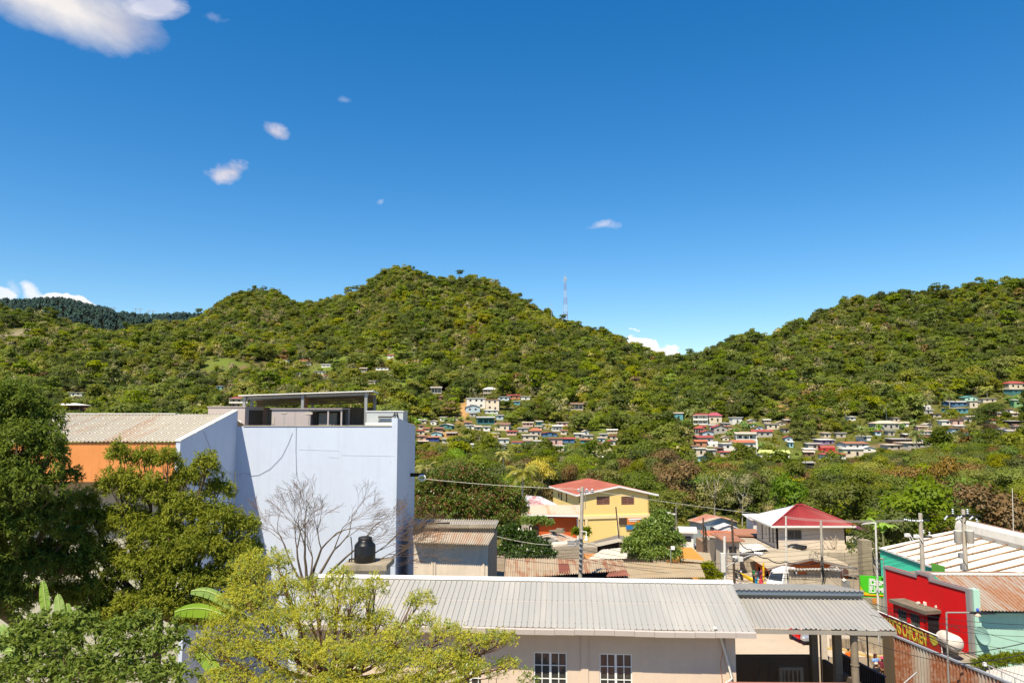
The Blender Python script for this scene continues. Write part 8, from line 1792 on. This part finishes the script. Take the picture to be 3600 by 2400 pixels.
# tower and masts on the ridge
tw = thing('telecom_tower', hit(1988, 1140) or W(1988, 1140, 840), 'tall red and white lattice telecom tower on the ridge', 'telecom tower')
Yt = tw.location.y; zb, ztop = tw.location.z - 2, W(1988, 972, Yt).z
M_TW = plain('tower white', (0.5, 0.5, 0.52), .6); M_TR = plain('tower red', (0.30, 0.10, 0.12), .6)
secs = 7; corners = [(1, 1), (1, -1), (-1, -1), (-1, 1)]
for i in range(secs):
 mb = MB(); f0, f1 = i / secs, (i + 1) / secs; z0, z1 = zb + (ztop - zb) * f0, zb + (ztop - zb) * f1; hw = lambda f: 2.3 * (1 - f) ** 1.15 + .6
 P = lambda c, f, z: Vector((tw.location.x + c[0] * hw(f), Yt + c[1] * hw(f), z))
 for k in range(4):
  c, d = corners[k], corners[(k + 1) % 4]
  mb.tube([P(c, f0, z0), P(c, f1, z1)], .11, 4, True, False)
  sub = 3
  for s in range(sub):
   g0, g1 = f0 + (f1 - f0) * s / sub, f0 + (f1 - f0) * (s + 1) / sub; y0, y1 = z0 + (z1 - z0) * s / sub, z0 + (z1 - z0) * (s + 1) / sub
   mb.tube([P(c, g0, y0), P(d, g1, y1)], .05, 3, False, False); mb.tube([P(d, g0, y0), P(c, g1, y1)], .05, 3, False, False); mb.tube([P(c, g1, y1), P(d, g1, y1)], .05, 3, False, False)
 mb.build('lattice_section', M_TR if i % 2 else M_TW, tw)
mb = MB()
for k in range(6): a = k * PI / 3; mb.box((tw.location.x + 1.5 * math.cos(a), Yt + 1.5 * math.sin(a), ztop - 2 - (k % 2) * 2.5), (.7, .7, 2.6), rz=a)
mb.build('antenna_panel', M_TW, tw); mb = MB(); mb.tube([(tw.location.x, Yt, ztop - 2), (tw.location.x, Yt, ztop + 7)], .12, 5); mb.build('mast', M_TW, tw)
ms = thing('radio_mast', hit(1938, 1140) or W(1938, 1140, 830), 'thin pale mast left of the lattice tower', 'mast'); mb = MB(); mb.tube([ms.location - Vector((0, 0, 2)), W(1940, 1062, ms.location.y)], .22, 5); mb.build('pole', M_TW, ms)
for k, (px, l) in enumerate(((393, 'tiny H-frame power pylon, first along the dark ridge'), (485, 'tiny H-frame power pylon, middle of three on the dark ridge'), (530, 'tiny H-frame power pylon, last and lowest on the dark ridge'))):
 Yp = 1500; b = W(px, 1120, Yp); tp_ = W(px, (1082, 1086, 1094)[k], Yp); t = thing('power_pylon', b, l, 'pylon', 'pylons on the dark ridge'); mb = MB()
 for s in (-1, 1): mb.tube([b + Vector((s * 4.5, 0, -8)), tp_ + Vector((s * 4.5, 0, 2))], .45, 4)
 mb.tube([tp_ + Vector((-10, 0, 0)), tp_ + Vector((10, 0, 0))], .4, 4); mb.build('frame', M_STEEL, t)
# trees of the wooded belt: each its own object
def near_tree_mesh(kind, H, Rr, ncl, nleaf, lsize, seed, base=.3, flat=1.0, shell=.45, asp=.6):
 r = np.random.default_rng(seed); cl = make_clumps(r, ncl, H, Rr, base, flat); P, nr = crown_points(r, nleaf, cl, shell); V, Q, cn_ = leaf_quads(P, lsize, nr, r, asp)
 me = npmesh('crown', V, Q, [LM[kind]]); soften(me, cn_)
 return me, trunk_mesh('trunk', H, .18, r, 6, Rr * .62, M_PALEBARK if kind in ('dry', 'gold') else M_BARK, base)
BT = {'olive': [near_tree_mesh('olive', 8.5, 4.3, 14, 4600, .36, 1000 + s) for s in range(3)], 'green': [near_tree_mesh('green', 9, 4.2, 14, 4600, .38, 1100 + s) for s in range(3)], 'dark': [near_tree_mesh('dark', 9, 4.4, 14, 3800, .42, 1200 + s) for s in range(2)],
 'dry': [near_tree_mesh('dry', 8.5, 4.0, 12, 1700, .26, 1300 + s, shell=.25, asp=.4) for s in range(2)], 'lime': [near_tree_mesh('lime', 8.5, 4.2, 13, 3600, .42, 1400)], 'rust': [near_tree_mesh('rust', 9, 4.3, 14, 3600, .36, 1500 + s) for s in range(2)], 'gold': [near_tree_mesh('gold', 8, 4.2, 16, 4200, .34, 1600, .25)], 'bush': [near_tree_mesh('olive', 3.4, 2.9, 9, 1500, .34, 1700, .08)]}
KW = {'olive': 'olive green', 'green': 'fresh green', 'dark': 'dark green', 'dry': 'dry half leafless', 'lime': 'bright lime green', 'rust': 'rust-coloured flowering', 'gold': 'golden yellow', 'bush': 'low olive'}
def near_tree(x, Y, kind, s, label, group, name='broadleaf_tree', sz=1.0):
 cr, tr_ = rng.choice(BT[kind]); t = thing(name if kind != 'bush' else 'shrub', (x, Y, T(x, Y) - .2), label, 'tree' if kind != 'bush' else 'shrub', group, rng.uniform(0, 6)); t.scale = (s, s, s * sz)
 link('crown', cr, t); link('trunk', tr_, t); return t
SPEC = [  # px, top py, width px, Y, kind, label
 (1895,1598,135,172,'gold','golden yellow blossoming tree behind the yellow building'),(2005,1612,80,165,'rust','rust-crowned tree right of the golden blossom tree'),(2085,1640,80,150,'rust','smaller rust and green tree behind the red sheet roof'),
 (2400,1585,185,165,'rust','broad rust-brown tree filling the belt right of the yellow building'),(2330,1610,120,185,'rust','rust-tinged tree left of the broad rust-brown one'),(2505,1630,170,150,'dry','large grey-brown leafless tree with a pale trunk'),(2600,1640,120,145,'dry','smaller leafless grey tree beside the large pale-trunked one'),
 (2775,1640,200,122,'lime','large yellow-green tree right behind the red hip house'),(2700,1625,110,150,'green','round green tree left of the large yellow-green one'),(2880,1690,170,116,'green','dense green tree behind the red hip roof corner'),(3310,1580,130,150,'rust','tall rust-brown tree in the eastern belt'),(3335,1660,110,140,'rust','second rust-brown tree below the tall one'),
 (3255,1640,120,135,'dark','dark green tree left of the rust-brown pair'),(3475,1410,112,330,'dark','big dark mango tree beside the bright blue house'),(3490,1480,70,318,'rust','rust-tipped mango tree below the big dark mango'),(1780,1405,62,430,'dark','dark round tree right of the cream block in the central cluster'),
 (1610,1530,70,330,'green','dark dense tree below the cyan-walled house'),(2230,1600,110,195,'olive','olive tree above the red sheet roof'),(2160,1600,100,200,'green','green tree with yellow tips behind the yellow building'),
 (1500,1600,150,160,'dark','dark tree behind the corner of the pale blue hall'),(1590,1600,140,175,'olive','olive tree between the hall and the golden blossom tree'),(1690,1590,130,185,'green','green tree left of the big palm')]
SPX = []
for (px, pt, wp, Y, kind, l) in SPEC:
 x = W(px, 1600, Y).x; g0 = T(x, Y); H = max(3, W(px, pt, Y).z - g0); s = wp / F * Y / 8.6; h0 = {'gold': 8, 'dry': 8.5}.get(kind, 9.2)
 near_tree(x, Y, kind, s, l, None, sz=H / h0 / s); HOUSE_XY.append((x, Y, wp / F * Y * .42, 12)); SPX.append((x, Y, wp / F * Y * .45))
nb_ = 0
Y = 84.0
while Y < BELT_NEAR + 10:
 cell = 7.35; x = (1420 - 1800) / F * Y
 while x < (3720 - 1800) / F * Y:
  xx = x + rng.uniform(-.5, .5) * cell; yy = Y + rng.uniform(-.5, .5) * cell; x += cell
  a = 1800 + F * xx / yy
  if a < 1465 and yy > 60: continue
  if a < 2420 and yy < 134: continue
  if 2330 < a < 2640 and yy < 142: continue
  if 2400 <= a < 3060 and yy < 108: continue
  if a >= 3060 and yy < 76: continue
  if any(math.hypot(xx - p[0], (yy - p[1]) * 1.0) < p[2] + 1.5 for p in SPX): continue
  if blocked(xx, yy, 4): continue
  n2_ = float(vnoise(np.array(xx / 17 + 40), np.array(yy / 17), 22)) + .5; q = rng.random()
  kind = 'rust' if q < .12 else 'lime' if q < .20 else 'gold' if q < .215 else 'dry' if q < .33 else ('dark' if n2_ > .62 else 'green' if q < .6 else 'olive' if q < .92 else 'bush')
  zone = 'left of the big palm' if a < 1800 else 'behind the yellow building' if a < 2330 else 'behind the clay tile roof' if a < 2640 else 'behind the red hip house' if a < 3050 else 'beyond the teal warehouse'
  dist = 'in the front rows' if yy < 150 else 'in the back rows'
  s = rng.uniform(.82, 1.36); hh_ = low_enough(xx, yy, 9.3 * s, .05)
  if hh_ < 9.3 * s:
   s = hh_ / 9.3
   if s < .42: kind = 'bush'; s = max(.4, hh_ / 3.7)
  near_tree(xx, yy, kind, s, '%s %s %s of the belt %s' % (KW[kind], 'shrub' if kind == 'bush' else 'tree', dist, zone), '%s trees %s %s' % (KW[kind].split(',')[0], dist, zone)); nb_ += 1
 Y += cell
print('belt trees', nb_, len(HOUSE_XY))
# the trees close to the viewpoint
def whorls(r, P, out, nper, ln, wd, droop, spread=1.0):
 """rosettes of narrow leaves at twig ends: bases at P, blades fanning round the outward direction"""
 n = len(P) * nper; B = np.repeat(P, nper, 0); O = np.repeat(out, nper, 0)
 d = O * r.uniform(.1, .9, (n, 1)) + r.normal(0, spread, (n, 3)) * .75; d[:, 2] -= droop * r.uniform(.3, 1.2, n); d /= np.linalg.norm(d, axis=1, keepdims=True)
 B = B + r.normal(0, ln * .25, (n, 3))
 up = np.array([0, 0, 1.0]) + r.normal(0, .45, (n, 3)); s = np.cross(d, up); s /= np.linalg.norm(s, axis=1, keepdims=True) + 1e-9
 L_ = (ln * r.uniform(.65, 1.25, n))[:, None]; w_ = (wd * r.uniform(.75, 1.25, n))[:, None]
 mid = B + d * L_ * .45; tip = B + d * L_; tip[:, 2] -= L_[:, 0] * .18; mid2 = mid.copy(); mid2[:, 2] += L_[:, 0] * .05
 V = np.stack([B, mid2 + s * w_ * .5, tip, mid2 - s * w_ * .5], 1).reshape(-1, 3); return V, np.arange(4 * n).reshape(n, 4)
def skeleton(mb, base, fork, clumps, tips, r, r0, nsub=9):
 """trunk to a fork, limbs to the clump centres, twigs to some of the leaf points"""
 base, fork = Vector(base), Vector(fork); mb.tube([base, base.lerp(fork, .5) + Vector((r.uniform(-.1, .1), r.uniform(-.1, .1), 0)), fork], [r0, r0 * .85, r0 * .7], 10)
 for ci, c in enumerate(clumps):
  c = Vector(c[:3]); mid = fork.lerp(c, .5) + Vector((r.uniform(-.25, .25), r.uniform(-.25, .25), -.12 * (c - fork).length)); q1 = fork.lerp(mid, .55) + Vector((r.uniform(-.1, .1), r.uniform(-.1, .1), 0)); ra = r0 * .42
  mb.tube([fork, q1, mid, mid.lerp(c, .55) + Vector((r.uniform(-.1, .1), 0, r.uniform(-.1, .1))), c], [ra, ra * .85, ra * .65, ra * .45, ra * .25], 7)
  for p in tips[ci][:nsub]:
   p = Vector(p); s_ = mid.lerp(c, r.uniform(.2, 1.0)); m_ = s_.lerp(p, .5) + Vector((r.uniform(-.12, .12), r.uniform(-.12, .12), r.uniform(-.12, .1))); mb.tube([s_, m_, p], [ra * .28, ra * .18, .006], 5)
def fg_tree(name, label, cl_px, base, fork, leaves, mat, bark, seed, r0=.16, shell=.35, flat=.9, nsub=9, cat='tree', extra=None):
 """cl_px: (px, py, rx px, ry px, Y); leaves: (n whorls, per whorl, length, width, droop)"""
 r = np.random.default_rng(seed); rp = random.Random(seed); clumps = []
 for (px, py, rx, ry, Y) in cl_px: c = W(px, py, Y); clumps.append((c.x, c.y, c.z, rx / F * Y, rx / F * Y * .9, ry / F * Y))
 n, per, ln, wd, dr = leaves; P, nr = crown_points(r, n, clumps, shell)
 V, Q = whorls(r, P, nr, per, ln, wd, dr)
 base = Vector(base); t = thing(name, base, label, cat)
 V = V - np.array(base); me = npmesh('crown', V, Q, [mat]); link('crown', me, t)
 cc = np.array(clumps); dd = ((P[:, None, :] - cc[None, :, :3]) / cc[None, :, 3:6]); near = np.argmin((dd ** 2).sum(2), 1); tips = [list(P[near == i][:nsub]) for i in range(len(clumps))]
 mb = MB(); skeleton(mb, base, fork, clumps, tips, rp, r0, nsub); mb.build('trunk', bark, t)
 if extra is not None:
  mat2, (n2, per2, ln2, wd2, dr2) = extra; P2, nr2 = crown_points(r, n2, clumps, .6); V2, Q2 = whorls(r, P2, nr2, per2, ln2, wd2, dr2); link('blossom', npmesh('blossom', V2 - np.array(base), Q2, [mat2]), t)
 return t
L_MANGO = leafmat('glossy dark leaf', (0.075, 0.125, 0.004), (0.150, 0.205, 0.007), .0, .45, .03, .38, .0, .9)
L_AVO = leafmat('glossy olive leaf', (0.140, 0.180, 0.006), (0.270, 0.285, 0.011), .0, .42, .05, .4, .0, .9)
L_BUSH = leafmat('broad glossy leaf', (0.095, 0.150, 0.007), (0.19, 0.25, 0.013), .0, .40, .04, .36, .0, 1.2)
L_FLOR = leafmat('yellow green floret', (0.38, 0.37, 0.008), (0.52, 0.49, 0.014), .0, .6, .06, .42, .0, 1.2)
L_FGRN = leafmat('green leaf among florets', (0.16, 0.22, 0.015), (0.24, 0.30, 0.025), .0, .36, .25, .35, .0, 1.2)
M_RBARK = plain('reddish bark', (0.17, 0.095, 0.06), .85, spec=.1)
LM['rustf'] = leafmat('rust blossom', (0.17, 0.085, 0.040), (0.25, 0.13, 0.06), .0, .6, .2, .2, .0, .9)
fg_tree('mango_tree', 'tall dense dark green tree filling the edge beside the orange fascia', [(40,1420,110,95,27),(120,1480,95,90,27.5),(-60,1480,140,120,27),(60,1560,130,110,26.5),(165,1610,85,100,27.5),(235,1680,48,55,28),(-70,1680,150,150,26.5),(60,1720,140,120,26),(190,1790,70,70,27.5),(90,1850,110,110,26.5),(-60,1900,150,160,26),(60,2010,130,120,27),(-40,2120,150,130,26.5),(130,1960,90,80,28),(235,1890,55,70,28),(240,1990,60,70,28),(30,1365,55,40,27.5)],
  (-2.2, 27.6, 0), W(10, 2150, 27.5), (6400, 10, .17, .060, .55), L_MANGO, M_BARK, 41, .3, .45)
fg_tree('avocado_tree', 'broad olive-leaved tree in front of the orange fascia and pale blue hall', [(418,1600,42,60,30),(505,1620,50,60,30.5),(590,1620,42,50,30),(650,1690,60,70,30.5),(725,1650,45,75,30),(770,1730,55,65,30.5),(420,1710,75,75,29.5),(530,1740,90,80,30),(640,1800,90,80,30),(760,1830,80,75,30),(850,1860,65,60,30.5),(330,1830,70,70,29.5),(440,1850,95,80,29.5),(560,1890,105,80,29.5),(700,1930,110,85,29.5),(830,1960,85,75,30),(350,1960,85,70,29),(480,2000,105,80,29),(620,2040,110,75,29),(760,2050,95,70,29.5),(880,1930,40,50,30.5),(280,1905,55,55,29.5),(330,2080,90,60,28.5),(520,2110,110,50,28.5),(380,2150,100,50,28.5),(640,2140,110,60,28.8),(790,2130,90,50,29),(270,2000,60,70,29),(700,2180,90,40,28.8),(290,1760,50,50,29.5),(250,1830,50,60,29),(300,2110,80,60,28.5),(600,1960,90,70,29),(880,2040,60,60,29.5),(850,2130,70,50,29),(190,2090,80,60,28.5),(240,2000,70,60,29),(440,2190,100,40,28.2),(310,2180,90,40,28)],
  (-14.2, 30.5, 0), W(560, 2160, 30), (11500, 10, .165, .050, .5), L_AVO, M_BARK, 42, .22, .38, nsub=7, extra=(LM['rustf'], (170, 4, .09, .03, .3)))
fg_tree('blossoming_tree', 'yellow-green blossoming tree with open branches in the lower foreground', [(880,2010,70,75,24),(975,1985,55,60,24.5),(1000,2080,80,70,24),(860,2110,95,70,23.5),(1110,2080,55,60,23.5),(1195,2040,55,50,23.5),(1240,2110,75,70,23),(1320,2070,45,65,23.5),(1090,2170,100,70,23),(960,2190,95,70,23),(800,2210,85,70,23),(1230,2210,85,70,23),(1340,2190,55,60,23),(1480,2115,55,45,23.5),(1490,2190,60,40,23),(1410,2240,80,50,22.5),(1570,2230,65,50,22.5),(1660,2260,60,45,22.5),(1740,2250,55,40,22.5),(1790,2250,32,35,22.5),(740,2290,80,70,22.5),(880,2300,95,75,22.5),(1030,2300,100,75,22),(1170,2320,100,75,22),(1300,2310,95,75,22),(1430,2330,95,60,22),(1560,2330,85,60,22),(1660,2350,65,45,22),(1790,2340,40,35,22.5),(800,2390,100,50,22),(980,2400,100,50,22),(1180,2410,110,50,21.5),(1380,2410,110,50,21.5),(1540,2410,100,50,21.5)],
  (-5.0, 22.5, 0), W(1175, 2400, 22.5), (1500, 7, .13, .045, .15), L_FGRN, M_RBARK, 43, .17, .2, nsub=10, extra=(L_FLOR, (15500, 5, .066, .024, .1)))
fg_tree('broadleaf_bush', 'bush of broad glossy leaves in the lower corner in front of the olive tree', [(150,2190,70,50,21),(260,2190,75,45,21),(60,2260,90,60,20.5),(190,2270,100,60,20.5),(330,2220,80,45,21),(440,2210,70,50,21),(520,2190,50,60,21.5),(400,2290,110,60,20.5),(540,2280,90,70,21),(630,2240,40,60,21.5),(100,2360,120,70,20),(280,2370,120,70,20),(450,2380,120,60,20),(600,2380,80,60,20.5),(-20,2380,100,70,20)],
  (-11.2, 21.5, 0), W(330, 2400, 21), (1500, 6, .16, .085, .4), L_BUSH, M_BARK, 44, .1, .35, cat='bush')
def banana_leaf(mb_, p0, p1, wpx, Y, sag, seed, tilt=.35, n=16, tear=.35):
 a, b = W(p0[0], p0[1], Y), W(p1[0], p1[1], Y - .2); ax = (b - a); s_ = ax.cross(Vector((0, 1, .2))).normalized(); s_ = (s_ + Vector((0, tilt, 0))).normalized(); w_ = wpx / F * Y; rr = random.Random(seed); pr = None
 for k in range(n + 1):
  t_ = k / n; c = a.lerp(b, t_) + Vector((0, 0, sag * 4 * t_ * (1 - t_))); hw = w_ * .5 * (math.sin(PI * min(.97, t_ * .93 + .05)) ** .5); row = [c + s_ * hw + Vector((0, 0, -hw * .25)), c, c - s_ * hw + Vector((0, 0, -hw * .35))]
  if pr:
   for j in (0, 1):
    q = [pr[j], pr[j + 1], row[j + 1], row[j]]
    if rr.random() < tear: e = 2 if j == 0 else 0; k_ = 3 if j == 0 else 2; q[k_] = q[k_].lerp(pr[0 if j == 0 else 2], .3)
    mb_.face(q)
  pr = row
 return [a.lerp(b, i / 8) + Vector((0, 0, sag * 4 * i / 8 * (1 - i / 8) + .012)) for i in range(9)]
L_BANF = leafmat('fresh banana leaf', (0.20, 0.33, 0.045), (0.27, 0.40, 0.06), .0, .35, .5, .35, .0, 1.2)
for (nm, base, lvs) in (('broad banana plant with two bright leaves between the olive and the yellow-green tree', W(790, 2420, 24.5), [((672,2078),(830,2150),34,24.6,.25,1),((614,2152),(790,2165),44,24.4,.18,2),((690,2285),(795,2400),46,24.3,.1,3)]),
 ('banana plant at the lower edge with wide shadowed leaves', W(-20, 2420, 21.8), [((-40,2240),(92,2262),80,21.8,.1,4),((5,2195),(45,2300),40,21.9,.05,5),((20,2290),(75,2300),45,21.6,.05,6)]),
 ('banana plant with two upright dim leaves in the shade of the tall dark tree', W(190, 2300, 25), [((150,2040),(165,2175),32,25,.0,7),((203,2088),(215,2180),34,24.8,.0,8),((235,2120),(245,2220),36,24.9,.0,9)])):
 t = thing('banana_plant', base, nm, 'banana plant')
 for (p0, p1, wp, Y, sg, sd_) in lvs:
  mb = MB(); rib = banana_leaf(mb, p0, p1, wp, Y, sg, sd_); lf_ = mb.build('leaf', L_BANF, t); mb = MB(); mb.tube(rib, .018, 5); mb.build('midrib', plain('pale midrib', (0.35, 0.42, 0.12), .5), lf_)
 mb = MB(); mb.tube([(base.x, base.y, 0), base], [.16, .12], 8); mb.build('stem', plain('banana stem', (0.2, 0.2, 0.08), .8), t)
bt = thing('bare_tree', (W(1085, 2045, 44).x, 44, 0), 'leafless spreading tree in front of the pale blue wall', 'tree')
rb_ = random.Random(5); mbT = MB(); mbW = MB()
def grow(p, d, ln, ra, lv):
 n = 3; pts = [p]; q = p; dd = d.copy()
 for k in range(n):
  dd = (dd + Vector((rb_.uniform(-.16, .16), rb_.uniform(-.16, .16), rb_.uniform(-.06, .08)))).normalized(); q = q + dd * ln / n; pts.append(q)
 e = max(ra * .64, .007)
 (mbT if lv < 4 else mbW).tube(pts, [ra + (e - ra) * k / n for k in range(n + 1)], 6 if lv < 4 else 3, False)
 if lv >= 7: return
 nb__ = 2 if lv < 2 else (3 if rb_.random() < .55 else 2)
 for i in range(nb__):
  ang = rb_.uniform(.25, .62); ax = dd.orthogonal().normalized(); ax = Matrix.Rotation(rb_.uniform(0, 2 * PI), 3, dd) @ ax; nd = (dd + ax * math.tan(ang)).normalized(); nd.z = nd.z * .8 + .06; nd.y *= .75
  grow(pts[-1 - (i % 2 if lv > 1 else 0)], nd.normalized(), ln * rb_.uniform(.66, .86), e * (.95 if i == 0 else .72), lv + 1)
b0_ = W(1085, 2060, 44); mbT.tube([(b0_.x, 44, 0), b0_], [.2, .15], 8)
for (tx, ty, r_) in ((915, 1850, .07), (975, 1835, .075), (1050, 1810, .09), (1140, 1800, .085), (1240, 1830, .085), (1340, 1870, .085), (1400, 1900, .075), (1430, 1960, .06), (1110, 1880, .06)):
 st = W(1085 + (tx - 1085) * .22, 2025, 44 + rb_.uniform(-.6, .6)); mbT.tube([b0_, st], [.13, r_], 7, False); d = W(tx, ty, 44) - st; grow(st, d.normalized(), d.length * .46, r_, 1)
mbT.build('trunk', plain('dark branch', (0.13, 0.10, 0.07), .9, spec=.1, var=.3), bt); mbW.build('twigs', plain('pale twig', (0.15, 0.10, 0.065), .9, spec=.1), bt)
fg_tree('round_tree', 'round fresh green tree standing between the cream roof and the tan roof', [(2278,1868,44,44,67),(2325,1838,42,48,68),(2290,1890,70,55,67),(2230,1920,45,40,66),(2360,1900,40,50,68),(2370,1950,30,30,67),(2290,1945,65,35,66)], (W(2290, 1990, 68).x, 68, T(12, 68)), W(2290, 1960, 68), (2300, 8, .30, .11, .35), leafmat('round tree leaf', (0.115, 0.19, 0.016), (0.21, 0.29, 0.026), .0, .4, .4, .3, .0, .5), M_BARK, 51, .2, .4)
fg_tree('almond_tree', 'dark spreading tree between the block house and the rusty roof', [(1790,1880,45,35,74),(1840,1900,60,40,74),(1890,1925,50,35,73),(1930,1950,30,20,72),(1790,1940,45,35,73),(1850,1950,55,25,72)], (W(1770, 1980, 74).x, 74, T(0, 74)), W(1780, 1950, 74), (1500, 8, .30, .15, .3), leafmat('almond leaf', (0.035, 0.065, 0.012), (0.075, 0.12, 0.018), .0, .35, .5, .2, .0, .5), M_PALEBARK, 52, .2, .45)
fg_tree('leafy_sapling', 'flat bright green sapling in front of the terracotta wall', [(1850,1832,28,16,90),(1890,1830,32,16,90),(1925,1838,22,12,90)], (W(1850, 1900, 90).x, 90, T(2, 90)), W(1862, 1850, 90), (420, 8, .30, .15, .2), LM['lime'], M_BARK, 53, .12, .4)
MT = [(1480,1740,50,60,84),(1540,1720,70,70,84),(1620,1700,80,70,86),(1700,1720,70,70,86),(1770,1760,60,60,85),(1820,1790,40,50,85),(1500,1800,60,60,82),(1580,1790,80,70,83),(1680,1800,80,70,83),(1760,1830,55,50,83)]
fg_tree('mango_tree', 'big dark mango tree tipped with rust blossom left of the terracotta house', MT, (W(1640, 1900, 86).x, 86, T(-5, 86)), W(1640, 1850, 86), (4200, 8, .34, .12, .4), leafmat('mango leaf', (0.06, 0.10, 0.012), (0.13, 0.175, 0.018), .0, .4, .4, .22, .0, .4), M_BARK, 54, .3, .5, extra=(LM['rustf'], (2600, 5, .26, .12, .0)))
fg_tree('street_shrub', 'small loose green tree at the roadside below the tan roof', [(2490,2000,25,28,66),(2515,2025,30,18,66),(2480,2030,25,16,66)], (W(2490, 2060, 66).x, 66, T(17, 66)), W(2490, 2040, 66), (420, 7, .26, .09, .2), LM['green'], M_BARK, 55, .06, .3, cat='shrub')
fg_tree('papaya_plant', 'young broad-leaved plant beside the concrete pole in front of the terracotta house', [(2028,1868,14,8,87),(2058,1868,16,9,87)], (W(2040, 1900, 87).x, 87, T(8, 87)), W(2042, 1880, 87), (70, 7, .45, .25, .4), LM['green'], M_BARK, 56, .06, .3, cat='plant')
fg_tree('weed_bed', 'dark weeds growing along the foot of the mint wall', [(3445,2335,30,14,40),(3490,2325,45,16,40.4),(3550,2318,45,16,40.6),(3600,2312,40,14,40.8)], (W(3500, 2350, 40).x, 40, 3.2), W(3500, 2340, 40), (700, 6, .22, .05, -.3), LM['green'], M_BARK, 57, .02, .2, cat='weeds')
for (px, py, Y, l) in ((1745, 2335, 31, 'thin weedy sprig in front of the window wall'), (1855, 2365, 31, 'leafy sprig reaching in front of the middle window')):
 fg_tree('sapling', l, [(px, py, 24, 26, Y), (px + 20, py + 30, 20, 24, Y), (px - 20, py + 40, 20, 22, Y)], (W(px, 2400, Y).x, Y, 0), W(px, py + 50, Y), (40, 5, .16, .05, -.2), LM['lime'], M_BARK, 60 + px, .02, .2, nsub=6, cat='sapling')
plant_forest()
